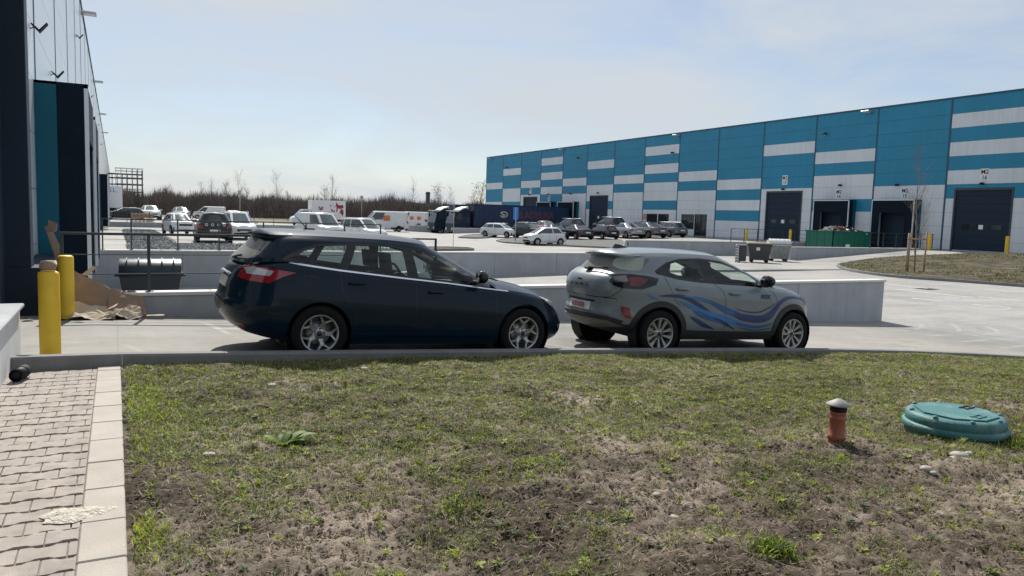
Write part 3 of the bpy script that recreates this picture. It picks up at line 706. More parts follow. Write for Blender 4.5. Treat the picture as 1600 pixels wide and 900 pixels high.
# ---- hero estate car
def tub_of(P): return Loft(P['tq'], P['txr'], P['txf'], P['tb'], pchip(*zip(*P['bot'])), pchip(*zip(*P['belt'])), P['L'] / 2, P.get('nf', (8, 3)), P.get('nr', (10, 3.5)))
def gh_of(P): return Loft(P['gq'], P['gxr'], P['gxf'], P['gb'], pchip(*zip(*P['belt'])), pchip(*zip(*P['roof'])), P['gxc'], P.get('gnf', (6, 2.4)), P.get('gnr', (8, 3)), Hq=.5)
def build_hero(P, root, paintm):
    tub = tub_of(P); gh = gh_of(P); both = lambda c: [c + (0,), mirror(c) + (0,)]
    # lower body
    regs = []
    for r in P['regions']: regs.append(dict(r, poly=tub.dom(r['pts'])))
    holes = [tub.dom(circ(x, P['wr'], P['arch'])) for x in P['xw']]
    parts = split_loft(tub, regs, holes=holes)
    ribs = [ribbon(tub, l[0], l[1] if len(l) > 1 else .007) for l in P['lines']]
    body = both(parts['base'])
    line_ch = [c + (1,) for c in ribs] + [mirror(c) + (1,) for c in ribs]
    gregs = [dict(r, poly=gh.dom(r['pts'])) for r in P['gregions']]
    gparts = split_loft(gh, gregs)
    body += both(gparts['base'])
    xs_, xe_ = P['hood_x']; s0 = float(np.interp((P['cowl'] - tub.xc) / (float(tub.xf(1.)) - tub.xc), tub.xi, tub.sT))
    hood = cap_surface(tub, 1.0, s0, tub.S, P['hoodcrown'], ns=50)
    roof = cap_surface(gh, 1.0, 0, gh.S, P['roofcrown'], ns=70)
    body += [roof + (0,)]
    if P.get('deck'):
        s1 = float(np.interp((P['deck'] - tub.xc) / (tub.xc - float(tub.xr(1.))), tub.xi, tub.sT)); body += [cap_surface(tub, 1.0, 0, s1, .01, ns=16) + (0,)]
    mk('body', shell_mesh('body', body + line_ch, [paintm, M['blackgloss']]), root)
    mk('bonnet', shell_mesh('bonnet', [hood + (0,)], [paintm]), root)
    for src, rr, cl in ((parts, regs, tub), (gparts, gregs, gh)):
        for r in rr:
            k = r.get('id') or r['name']
            if k not in src: continue
            c = src[k]
            if r.get('merge'): mk(r['name'], shell_mesh(r['name'], [c + (0,), mirror(c) + (0,)], [r['mat']]), root)
            else:
                for cc in (c, mirror(c)): mk(r['name'], shell_mesh(r['name'], [cc + (0,)], [r['mat']]), root)
    for nm, lf, pts, w, off, m in P['trims']:
        c = ribbon(tub if lf == 't' else gh, pts, w, off)
        for cc in (c, mirror(c)): mk(nm, shell_mesh(nm, [cc + (0,)], [m]), root)
    underbody(root, P); add_wheels(root, P)
    # cabin
    b = MB(); W = P['W']
    b.box((P['cab'][0], -W / 2 + .16, .34), (P['cab'][1], W / 2 - .16, .40)); b.box((P['cab'][0] + .2, -W / 2 + .2, .4), (P['seatr'] - .35, W / 2 - .2, P['belt'][2][1] - .22))
    b.build('cabin_floor', M['black'], root)
    for x in (P['seatf'],):
        for y in (-.37, .37):
            s = MB(); s.box((x - .1, y - .25, .42), (x + .45, y + .25, .56), bev=.06)
            s.add(*lean_box(x - .32, x - .10, y - .24, y + .24, .50, .97, .16)); s.add(*lean_box(x - .29, x - .19, y - .13, y + .13, 1.06, 1.27, .04)); s.tube([(x - .22, y - .05, .94), (x - .24, y - .05, 1.1)], .008); s.tube([(x - .22, y + .05, .94), (x - .24, y + .05, 1.1)], .008)
            s.build('seat', M['seat'], root)
    s = MB(); s.box((P['seatr'] - .1, -.6, .42), (P['seatr'] + .4, .6, .56), bev=.06); s.add(*lean_box(P['seatr'] - .34, P['seatr'] - .14, -.6, .6, .5, 1.0, .14))
    for y in (-.38, 0, .38): s.add(*lean_box(P['seatr'] - .32, P['seatr'] - .23, y - .12, y + .12, 1.02, 1.17, .04))
    s.build('seat', M['seat'], root)
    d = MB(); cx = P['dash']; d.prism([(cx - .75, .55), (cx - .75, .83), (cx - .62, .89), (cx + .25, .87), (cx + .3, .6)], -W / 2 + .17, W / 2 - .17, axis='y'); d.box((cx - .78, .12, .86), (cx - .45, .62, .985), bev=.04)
    d.build('dashboard', mat('sunlit dashboard', (.34, .37, .35), .5), root)  # pale base colour stands in for bright sun on the dash top
    w_ = MB(); ring = [(0.19 * math.cos(t), .19 * math.sin(t)) for t in np.linspace(0, 2 * math.pi, 25)]
    w_.tube([(cx - .86 - c * .42, .37 + s_, .93 + c * .9) for s_, c in ring], .015, 6, cap=False); w_.box((cx - .9, .30, .88), (cx - .78, .44, .98), bev=.02); w_.build('steering_wheel', M['black'], root)
    mr = MB(); mr.box((cx - .72, -.11, P['H'] - .24), (cx - .70, .11, P['H'] - .175), bev=.01); mr.build('rear_view_mirror', M['black'], root)
    return tub, gh
def lean_box(x0, x1, y0, y1, z0, z1, lean):
    t = .03; vs = []
    for z, dx in ((z0, lean), (z1, 0)):
        for x, y in ((x0 + t, y0), (x1 - t, y0), (x1, y0 + t), (x1, y1 - t), (x1 - t, y1), (x0 + t, y1), (x0, y1 - t), (x0, y0 + t)): vs.append((x + dx, y, z))
    fs = [(i, (i + 1) % 8, 8 + (i + 1) % 8, 8 + i) for i in range(8)] + [tuple(range(7, -1, -1)), tuple(range(8, 16))]
    return vs, fs
def side_mirror(root, x, y, z, m, cap=None, s=1.0):
    for sg in (-1, 1):
        b = MB(); n = 10; vs = []
        prof = [(0, .02), (.02, .075), (.07, .10), (.12, .085), (.145, .03)]
        b.box((x - .02 * s, sg * (y - .11), z - .05), (x + .06 * s, sg * (y + .02), z - .01), bev=.01)
        e = MB(); 
        for i in range(7):
            for j in range(12):
                u = i / 6; a = 2 * math.pi * j / 12
                rr = (1 - (1 - min(1, u * 1.6 + .25)) ** 2) ** .5
                vs.append((x + .10 * s * (1 - u) - .02, sg * (y + .02 + .105 * s + .12 * s * rr * math.cos(a) * (1.0 if math.cos(a) > 0 else .85)), z + .045 + .082 * s * rr * math.sin(a)))
        fs = [(i * 12 + j, i * 12 + (j + 1) % 12, (i + 1) * 12 + (j + 1) % 12, (i + 1) * 12 + j) for i in range(6) for j in range(12)] + [tuple(range(12)), tuple(range(72, 84))]
        b.add(vs, fs, 1, True)
        o = b.build('wing_mirror', [M['black'], m], root)

WH = 1.03
FOC = dict(L=4.58, W=1.82, H=1.50, wr=.325, rim=.222, ww=.215, track=1.60, xw=(1.03, 3.69), arch=.368, wstyle='star', zb=.2,
    bot=[(-.1, .34), (.25, .30), (.6, .24), (1.0, .20), (3.6, .18), (4.1, .17), (4.4, .20), (4.7, .26)],
    belt=[(-.1, 1.06), (.25, 1.10), (.62, 1.13), (1.24, 1.065), (2.0, 1.0), (2.6, .955), (3.1, .905), (3.5, .875), (3.9, .825), (4.2, .76), (4.42, .68), (4.6, .60)],
    tq=[0, .1, .25, .42, .5, .62, .8, .93, 1], txr=[.22, .10, .02, .0, .045, .06, .10, .15, .22], txf=[4.36, 4.52, 4.57, 4.58, 4.56, 4.53, 4.48, 4.42, 4.33],
    tb=[.83, .875, .90, .91, .912, .908, .89, .865, .815], nf=(5.2, 2.5), nr=(9, 3.2),
    roof=[(.3, 1.405), (.7, 1.43), (1.2, 1.438), (1.8, 1.438), (2.2, 1.42), (2.5, 1.385), (2.9, 1.3)],
    gq=[0, .15, .4, .65, .85, 1], gxr=[.15, .19, .27, .34, .385, .40], gxf=[3.62, 3.46, 3.18, 2.90, 2.68, 2.52], gb=[.812, .795, .755, .70, .645, .575], gxc=1.9, gnf=(5, 2.3), gnr=(9, 3),
    cowl=3.30, dash=3.22, deck=.75, hood_x=(3.2, 4.5), hoodcrown=lambda x: np.interp(x, [3.1, 3.6, 4.3, 4.6], [.10, .105, .07, .01]), roofcrown=.062, cab=(.5, 3.3), seatf=2.15, seatr=1.25)
ch = M['chrome']; gb_ = M['blackgloss']
M['navy'] = paint('navy car paint', (.003, .0135, .028), .0, .3, dust=0)
M['navy'].node_tree.nodes['Principled BSDF'].inputs['Coat Weight'].default_value = .3
M['navy'].node_tree.nodes['Principled BSDF'].inputs['Specular IOR Level'].default_value = .1
M['greypaint'] = paint('grey blue car paint', (.185, .215, .235), .1, .35, dust=0)
M['cladding'] = mat('dark car cladding', (.022, .024, .027), .6, var=.1)
M['fogred'] = mat('red reflector', (.20, .008, .012), .3, coat=.3)
M['stripe_dark'] = mat('dark blue livery film', (.006, .026, .13), .4, coat=.3)
M['stripe_mid'] = mat('mid blue livery film', (.012, .085, .27), .4, coat=.3)
M['stripe_light'] = mat('light blue livery film', (.016, .17, .44), .4, coat=.3)
door = lambda pts: dict(name='door', pts=pts, mat=M['navy'])
FOC['regions'] = [
    dict(name='door', id='d1', mat=M['navy'], pts=[(1.25, 1.2), (1.25, .95), (1.27, .82), (1.42, .60), (1.45, .32), (2.15, .29), (2.18, .6), (2.165, 1.2)]),
    dict(name='door', id='d2', mat=M['navy'], pts=[(2.175, 1.2), (2.19, .6), (2.16, .29), (3.12, .29), (3.25, .40), (3.275, .68), (3.25, 1.2)]),
    dict(name='tail_light', mat=M['red'], off=.006, pts=[('r', .56, .93), ('r', .56, 1.03), (.24, 1.075), (.36, 1.06), (.74, 1.015), (.60, .965), (.45, .885), (.25, .90)]),
    dict(name='lamp_lens', id='l2', mat=M['clearlamp'], off=.010, pts=[(.22, 1.035), (.30, 1.055), (.50, 1.02), (.46, .965), (.24, .975)]),
    dict(name='reflector', mat=M['fogred'], off=.004, pts=[('r', .60, .36), ('r', .60, .42), (.21, .42), (.24, .37)]),
    dict(name='number_plate', mat=M['plate'], merge=True, off=.010, pts=[('r', 0, .79), ('r', .26, .79), ('r', .26, .905), ('r', 0, .905)]),
    dict(name='headlight', mat=M['clearlamp'], off=.004, pts=[(3.98, .80), (4.20, .755), (4.36, .69), ('f', .55, .58), ('f', .52, .53), (4.34, .60), (4.15, .70)]),
    dict(name='grille', mat=M['blackgloss'], merge=True, off=.003, pts=[('f', 0, .28), ('f', .5, .28), ('f', .56, .44), ('f', 0, .44)]),
    dict(name='fog_lamp', mat=M['blackgloss'], off=.003, pts=[('f', .66, .32), (4.40, .33), (4.38, .48), ('f', .64, .46)]),
]
FOC['lines'] = [([(1.25, 1.07), (1.25, .95), (1.27, .82), (1.42, .60), (1.45, .32)],), ([(2.17, .995), (2.185, .6), (2.155, .29)],), ([(3.25, .89), (3.275, .68), (3.25, .40), (3.12, .29)],), ([(1.45, .30), (2.2, .29), (3.12, .29)],),
    ([(.12, .56), (.3, .545), (.64, .56)],), ([('r', 0, .555), ('r', .5, .555), (.12, .56)],), ([('r', .80, .60), ('r', .74, .9)],), ([(3.98, .79), (4.15, .70), (4.34, .60)],), ([(4.10, .66), (4.02, .55)],), ([(4.03, .30), (4.3, .32)],), ([(.83, .98), (.83, .9), (.97, .9), (.97, .98), (.83, .98)], .004)]
FOC['gregions'] = [
    dict(name='window_surround', mat=gb_, off=.003, pts=[(.60, 1.165), (.68, 1.225), (.85, 1.30), (1.03, 1.35), (1.5, 1.376), (1.9, 1.372), (2.27, 1.345), (2.69, 1.235), (3.0, 1.085), (3.2, .955), (3.26, .895), (2.6, .955), (2.0, 1.0), (1.24, 1.065), (.75, 1.12)]),
    dict(name='window', id='w1', mat=M['glass'], pts=[(.70, 1.175), (.86, 1.27), (1.03, 1.318), (1.35, 1.345), (1.235, 1.095), (.8, 1.135)]),
    dict(name='window', id='w2', mat=M['glass'], pts=[(1.46, 1.345), (1.75, 1.35), (2.03, 1.345), (2.08, 1.02), (1.62, 1.055), (1.35, 1.08)]),
    dict(name='window', id='w3', mat=M['glass'], pts=[(2.16, 1.335), (2.28, 1.315), (2.68, 1.205), (2.95, 1.07), (3.02, .935), (2.5, .985), (2.22, 1.01)]),
    dict(name='windscreen', mat=M['glass'], merge=True, pts=[('s', .965, .06), ('s', .97, .95), ('S', 1.0, .96), ('S', 1.0, .04)]),
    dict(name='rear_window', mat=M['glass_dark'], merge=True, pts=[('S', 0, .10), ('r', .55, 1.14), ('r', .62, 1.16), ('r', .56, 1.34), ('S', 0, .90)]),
]
FOC['trims'] = [('window_trim', 't', [(.62, 1.17), (.68, 1.125), (.8, 1.105), (1.24, 1.055), (2.0, .99), (2.6, .945), (3.1, .895), (3.46, .865)], .018, .006, ch)]
def hero_estate():
    u0 = 1.02; ps = math.atan(.0425); root = empty('estate_car', (u0, 9.60, ramp_z(u0)), rot=(0, ps, 0))
    tag(root, 'dark navy estate car parked along the kerb behind the two yellow bollards', 'car')
    tub, gh = build_hero(FOC, root, M['navy'])
    b = MB()
    # roof spoiler lip, door handles, aerial, wiper
    sp = MB(); vs = []
    for i, y in enumerate(np.linspace(-.56, .56, 13)):
        e = 1 - (abs(y) / .60) ** 2.6; vs += [(.33 + .20 * (1 - e), y, 1.385 + .045 * e), (.74, y, 1.425 + .062 * e), (.345 + .20 * (1 - e), y, 1.355 + .045 * e), (.56, y, 1.375)]
    fs = [(i * 4 + a, i * 4 + b_, i * 4 + 4 + b_, i * 4 + 4 + a) for i in range(12) for a, b_ in ((0, 1), (0, 2), (2, 3))] + [(0, 1, 3, 2), (48, 49, 51, 50)]
    sp.add(vs, fs, 0, True).build('spoiler', M['navy'], root)
    for x, z in ((1.44, .915), (2.435, .835)):
        p, n = tub.P(*[np.array([t]) for t in tub.inv(x, z)]); p = p[0]; n = n[0]
        for sg in (-1, 1):
            h = MB(); h.tube([(x - .10, sg * (p[1] + .004), z - .002), (x - .08, sg * (p[1] + .032), z), (x + .08, sg * (p[1] + .032), z + .004), (x + .10, sg * (p[1] + .004), z + .004)], [.012, .016, .016, .012], 8); h.build('door_handle', M['navy'], root)
    a = MB(); a.tube([(1.03, 0, 1.50), (.93, 0, 1.60), (.80, 0, 1.72)], [.008, .005, .003]); a.box((.98, -.03, 1.485), (1.12, .03, 1.515), bev=.012); a.build('aerial', M['black'], root)
    w = MB(); w.box((.16, -.05, 1.06), (.24, .05, 1.12), bev=.02); w.tube([(.17, 0, 1.12), (.18, -.25, 1.15), (.2, -.45, 1.17)], .012, 6); w.build('rear_wiper', M['black'], root)
    w = MB(); w.tube([(3.42, -.55, .985), (3.35, .1, 1.03)], .01, 6); w.tube([(3.5, .2, .985), (3.4, .62, 1.02)], .01, 6); w.build('wiper', M['black'], root)
    w = MB(); w.box((.075, -.34, .93), (.12, .34, .96), bev=.012); w.build('handle_bar', M['chrome'], root)
    side_mirror(root, 3.0, .80, 1.0, M['blackgloss'])
    g = MB(); g.tube([(2.75, 0, 1.33), (2.75, 0, 1.24)], .004); g.box((2.73, -.03, 1.14), (2.77, .03, 1.24), bev=.015); g.build('mirror_pendant', M['black'], root)
    return root
hero_estate()

PUM = dict(L=4.30, W=1.80, H=1.545, wr=.335, rim=.235, ww=.215, track=1.58, xw=(.85, 3.48), arch=.385, wstyle='pair', zb=.24,
    bot=[(-.1, .36), (.25, .33), (.6, .28), (.9, .25), (3.4, .24), (3.9, .23), (4.2, .25), (4.4, .3)],
    belt=[(-.1, 1.14), (.2, 1.17), (.5, 1.185), (.8, 1.175), (1.2, 1.11), (1.6, 1.08), (2.3, 1.06), (2.8, 1.045), (3.2, 1.03), (3.55, 1.0), (3.85, .945), (4.08, .86), (4.22, .77), (4.35, .7)],
    tq=[0, .1, .2, .32, .42, .55, .72, .82, .92, 1], txr=[.32, .12, .04, .02, .04, .03, .00, .015, .06, .16], txf=[4.10, 4.22, 4.27, 4.30, 4.30, 4.28, 4.26, 4.23, 4.17, 4.06],
    tb=[.82, .865, .89, .90, .90, .895, .892, .885, .855, .79], nf=(5.0, 2.4), nr=(5.5, 2.8),
    roof=[(.2, 1.40), (.5, 1.435), (1.0, 1.475), (1.6, 1.487), (2.0, 1.48), (2.35, 1.44), (2.8, 1.35)],
    gq=[0, .15, .4, .65, .85, 1], gxr=[.17, .21, .26, .30, .31, .29], gxf=[3.55, 3.36, 3.05, 2.72, 2.47, 2.28], gb=[.785, .765, .725, .675, .62, .55], gxc=1.8, gnf=(5, 2.3), gnr=(4.5, 2.4),
    cowl=3.14, dash=3.08, deck=.8, hood_x=(3.0, 4.2), hoodcrown=lambda x: np.interp(x, [3.0, 3.5, 4.0, 4.3], [.06, .075, .06, .01]), roofcrown=.058, cab=(.5, 3.2), seatf=2.0, seatr=1.1)
cl = M['cladding']
def band(pts): return pts
PUM['regions'] = [
    dict(name='door', id='d1', mat=M['greypaint'], pts=[(.93, 1.25), (.95, 1.05), (1.08, .82), (1.22, .70), (1.27, .38), (2.025, .37), (2.02, .85), (1.97, .98), (1.84, 1.25)]),
    dict(name='door', id='d2', mat=M['greypaint'], pts=[(1.85, 1.25), (1.98, .98), (2.03, .85), (2.035, .37), (3.0, .37), (3.07, .50), (3.09, .85), (2.98, 1.25)]),
    dict(name='cladding', id='c1', mat=cl, merge=True, off=.010, pts=[('r', 0, .2), ('r', 0, .55), ('r', .55, .55), ('r', .72, .50), (.30, .45), (.43, .445), (.44, .3), (.5, .2)]),
    dict(name='bumper_insert', mat=mat('grey bumper insert', (.12, .115, .105), .5), merge=True, off=.020, pts=[('r', 0, .32), ('r', 0, .49), ('r', .55, .49), ('r', .70, .42), (.25, .33)]),
    dict(name='cladding', id='c2', mat=cl, off=.014, pts=circ(.85, .335, .468, 60)),
    dict(name='cladding', id='c3', mat=cl, off=.014, pts=circ(3.48, .335, .468, 60)),
    dict(name='cladding', id='c4', mat=cl, off=.012, pts=[(1.25, .2), (1.25, .40), (1.6, .385), (2.6, .37), (3.1, .38), (3.1, .2)]),
    dict(name='cladding', id='c5', mat=cl, merge=True, off=.010, pts=[(3.86, .2), (3.88, .42), (4.1, .40), ('f', .7, .36), ('f', 0, .36), ('f', 0, .2)]),
    dict(name='lamp_surround', id='ls', mat=gb_, off=.008, pts=[('r', .55, 1.04), ('r', .57, 1.09), (.20, 1.14), (.40, 1.155), (.62, 1.145), (.80, 1.115), (.74, 1.03), (.52, .955), (.28, .955), (.18, .985)]),
    dict(name='tail_light', mat=mat('dark red lens', (.13, .003, .006), .2, coat=.5), off=.013, pts=[(.36, 1.11), (.50, 1.115), (.62, 1.10), (.58, 1.05), (.48, 1.0), (.36, .995)]),
    dict(name='lamp_lens', id='l2', mat=mat('smoked lamp lens', (.16, .13, .14), .12, .2, coat=1), off=.014, pts=[(.20, 1.03), (.19, 1.10), (.34, 1.13), (.345, 1.05)]),
    dict(name='reflector', mat=M['fogred'], off=.012, pts=[(.275, .70), (.375, .69), (.41, .53), (.33, .55), (.29, .60)]),
    dict(name='number_plate', mat=M['plate'], merge=True, off=.016, pts=[('r', 0, .60), ('r', .26, .60), ('r', .26, .715), ('r', 0, .715)]),
    dict(name='headlight', mat=M['clearlamp'], off=.006, pts=[(3.93, .90), (4.08, .83), (4.17, .75), ('f', .60, .70), ('f', .62, .66), (4.15, .70), (4.02, .80)]),
    dict(name='grille', mat=M['blackgloss'], merge=True, off=.006, pts=[('f', 0, .45), ('f', .5, .45), ('f', .6, .64), ('f', 0, .66)]),
]
PUM['lines'] = [([(.93, 1.15), (.95, 1.05), (1.08, .82), (1.18, .74)],), ([(1.84, 1.075), (1.97, .98), (2.025, .85), (2.03, .39)],), ([(2.98, 1.04), (3.09, .85), (3.085, .7)],), ([('r', 0, .80), ('r', .66, .80)], .009), ([(.075, .80), (.16, .82), (.27, .95)], .008),
    ([('r', 0, .735), ('r', .34, .735)], .025)]
PUM['gregions'] = [
    dict(name='window_surround', mat=gb_, off=.003, pts=[(.79, 1.215), (.86, 1.26), (1.02, 1.345), (1.28, 1.405), (1.7, 1.432), (2.08, 1.405), (2.36, 1.335), (2.65, 1.235), (2.88, 1.125), (3.02, 1.03), (2.4, 1.055), (1.6, 1.08), (1.2, 1.11), (.83, 1.165)]),
    dict(name='window', id='w2', mat=M['glass'], pts=[(1.04, 1.21), (1.10, 1.33), (1.30, 1.38), (1.66, 1.40), (1.70, 1.115), (1.35, 1.135)]),
    dict(name='window', id='w3', mat=M['glass'], pts=[(1.84, 1.39), (2.1, 1.365), (2.36, 1.295), (2.64, 1.20), (2.74, 1.14), (2.76, 1.085), (2.3, 1.095), (1.93, 1.105)]),
    dict(name='windscreen', mat=M['glass'], merge=True, pts=[('s', .965, .06), ('s', .97, .95), ('S', 1.0, .96), ('S', 1.0, .04)]),
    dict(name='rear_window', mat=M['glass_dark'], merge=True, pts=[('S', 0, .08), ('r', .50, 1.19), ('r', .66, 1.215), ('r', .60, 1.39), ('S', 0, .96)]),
]
PUM['trims'] = []
def smooth_poly(pts, n=6):
    P = np.array(pts, float); out = []
    for i in range(len(P) - 1):
        p0, p1, p2, p3 = P[max(i - 1, 0)], P[i], P[i + 1], P[min(i + 2, len(P) - 1)]
        for t in np.linspace(0, 1, n, endpoint=False): out.append(tuple(.5 * (2 * p1 + (p2 - p0) * t + (2 * p0 - 5 * p1 + 4 * p2 - p3) * t * t + (3 * p1 - p0 - 3 * p2 + p3) * t ** 3)))
    return out + [tuple(P[-1])]
def swoosh(lf, line, off=.003):
    """line: (x, z, width) -> ribbon of varying width on the side"""
    L3 = smooth_poly(line, 8); d = np.array([lf.inv(x, z) for x, z, w in L3]) * [1, lf.Hq]; w = np.array([p[2] for p in L3])[:, None] / 2
    t = np.gradient(d, axis=0); t /= np.maximum(np.linalg.norm(t, axis=1, keepdims=True), 1e-9); nn = np.stack([-t[:, 1], t[:, 0]], 1) * w
    V = []; Nn = []
    for k in (-1, -.33, .33, 1):
        A = d + nn * k; p, n = lf.P(A[:, 0], A[:, 1] / lf.Hq, off); V.append(p); Nn.append(n)
    m = len(d); p = np.concatenate(V); n = np.concatenate(Nn); f = []
    for r in range(3):
        for i in range(m - 1):
            a = r * m + i; q = [(a, a + 1, a + m + 1), (a, a + m + 1, a + m)]; g = np.cross(p[a + 1] - p[a], p[a + m + 1] - p[a]); f += q if (g * n[a]).sum() > 0 else [x[::-1] for x in q]
    return p, n, np.array(f)
def hero_crossover():
    u0 = 5.98; ps = math.atan(.0425); root = empty('crossover_car', (u0, 9.44, ramp_z(u0)), rot=(0, ps, 0))
    tag(root, 'pale grey compact crossover with blue wave graphics along its doors', 'car')
    tub, gh = build_hero(PUM, root, M['greypaint'])
    S = [('stripe_dark', [(.80, .875, .01), (1.03, .885, .045), (1.25, .865, .06), (1.50, .765, .07), (1.74, .63, .075), (2.02, .50, .06), (2.25, .40, .01)]),
         ('stripe_dark', [(1.36, .59, .008), (1.45, .55, .055), (1.62, .475, .07), (1.84, .405, .01)]),
         ('stripe_mid', [(1.42, .885, .008), (1.72, .81, .05), (2.04, .69, .10), (2.32, .61, .10)]),
         ('stripe_dark', [(2.20, .635, .06), (2.40, .585, .11), (2.74, .565, .12), (2.95, .63, .12), (3.06, .735, .09), (3.13, .81, .07)]),
         ('stripe_dark', [(3.10, .79, .07), (3.26, .875, .06), (3.45, .905, .04), (3.66, .885, .025), (3.80, .84, .006)]),
         ('stripe_dark', [(2.22, .72, .006), (2.45, .675, .02), (2.70, .67, .025), (2.90, .735, .022), (3.04, .81, .006)]),
         ('stripe_light', [(1.14, .81, .006), (1.34, .745, .06), (1.60, .66, .07), (1.90, .60, .07), (2.16, .525, .09), (2.42, .475, .035)]),
         ('stripe_mid', [(2.25, .50, .03), (2.45, .465, .05), (2.68, .445, .045), (2.92, .475, .03), (3.03, .515, .01)]),
         ('stripe_mid', [(1.42, .67, .02), (1.58, .62, .08), (1.80, .55, .05), (1.95, .50, .01)]),
         ('stripe_light', [(.58, .90, .006), (.70, .85, .025), (.80, .83, .012)]), ('stripe_light', [(1.20, .885, .006), (1.40, .865, .03), (1.62, .83, .03), (1.75, .795, .01)]),
         ('stripe_dark', [(2.30, .44, .006), (2.6, .395, .014), (2.9, .415, .010), (3.02, .44, .004)])]
    ms = sorted({k for k, _ in S}); 
    for sgn in (0, 1):
        ch_ = []
        for i, (k, l) in enumerate(S):
            c = swoosh(tub, l, .0022 + .0006 * i)
            ch_.append((mirror(c) if sgn else c) + (ms.index(k),))
        mk('wave_graphic', shell_mesh('wave_graphic', ch_, [M[k] for k in ms]), root)
    p = tub.P(*[np.array([t]) for t in tub.inv(2.83, .905)])[0][0]
    text_obj('ALEX', .085, M['stripe_dark'], frame_mtx((2.83, -p[1] - .005, .905), (1, 0, -.04), (0, .12, 1)), parent=root, bold=.004)
    bb = MB(); bb.box((2.73, -p[1] - .004, .853), (2.94, -p[1] + .01, .862)); bb.build('lettering', M['stripe_dark'], root)
    text_obj('B 031028', .10, M['redink'], frame_mtx((.002, 0, .658), (0, -1, 0), (0, 0, 1)), parent=root, sx=.85, bold=.001)
    for i, c in enumerate('PUMA'): text_obj(c, .055, M['ink'], frame_mtx((-.006, .20 - .135 * i, .955), (0, -1, 0), (-.05, 0, 1)), parent=root, bold=.002)
    o = MB(); o.lathe([(0, -.008), (.85, -.006), (1, 0)], axis='x', n=24); o.v = [(.002 + v[0], v[1] * .062, 1.03 + v[2] * .025) for v in o.v]; o.build('badge', M['stripe_dark'], root)
    for x, z in ((1.20, .985), (2.21, .94)):
        q = tub.P(*[np.array([t]) for t in tub.inv(x, z)])[0][0]
        for sg in (-1, 1):
            h = MB(); h.tube([(x - .11, sg * (q[1] + .002), z), (x - .085, sg * (q[1] + .032), z), (x + .085, sg * (q[1] + .032), z), (x + .11, sg * (q[1] + .002), z)], [.014, .02, .02, .014], 8); h.build('door_handle', M['greypaint'], root)
    sp = MB(); vs = []
    for y in np.linspace(-.53, .53, 15):
        e = 1 - (abs(y) / .58) ** 2.6; vs += [(.255 + .20 * (1 - e), y, 1.378 + .050 * e), (.70, y, 1.415 + .075 * e), (.262 + .20 * (1 - e), y, 1.36 + .045 * e), (.46, y, 1.375)]
    fs = [(i * 4 + a, i * 4 + b_, i * 4 + 4 + b_, i * 4 + 4 + a) for i in range(14) for a, b_ in ((0, 1), (0, 2), (2, 3))] + [(0, 1, 3, 2), (56, 57, 59, 58)]
    sp.add(vs, fs, 0, True).build('spoiler', M['greypaint'], root)
    a = MB(); a.add([(.55, -.03, 1.50), (.55, .03, 1.50), (.80, .025, 1.52), (.80, -.025, 1.52), (.58, 0, 1.565), (.66, 0, 1.56)], [(0, 1, 4), (1, 2, 5, 4), (0, 4, 5, 3), (2, 3, 5), (0, 3, 2, 1)]); a.build('aerial', M['blackgloss'], root)
    w = MB(); w.box((.10, -.06, 1.17), (.20, .07, 1.215), bev=.018); w.tube([(.13, -.05, 1.205), (.16, -.25, 1.215), (.2, -.42, 1.22)], .012, 6); w.build('rear_wiper', M['black'], root)
    side_mirror(root, 2.78, .79, 1.10, M['blackgloss'], s=1.1)
    return root
hero_crossover()

# ------------------------------------------------------------------ warehouses
BAYS = {0: {9, 7, 5, 0, 1, 2, 3}, 1: {4, 3, 2, 1, 0}, 2: {7, 5, 4, 2, 1, 0}, 3: {8, 4, 3, 2, 1, 0}, 4: {5, 3, 1, 0}, 5: {6, 4, 3, 2, 1, 0}, 6: {9, 7, 5, 4, 2, 1, 0},
        7: {6, 4, 3, 2, 1, 0}, 8: {8, 5, 4, 2, 1, 0}, 9: {6, 4, 3, 2, 1, 0}, 10: {9, 7, 5, 2, 1, 0}, 11: {6, 4, 3, 2, 1, 0}, 12: {8, 5, 4, 2, 1, 0}, 13: {6, 3, 2, 1, 0}}
BAYS[-1] = {8, 5, 4, 3, 2, 1, 0}; BAYS[-2] = {6, 4, 3, 2, 1, 0}; BAYS[-3] = {9, 7, 4, 3, 2, 1, 0}
def bay_v(k): return 29.13 + 5.97 * k
BT = 11.2
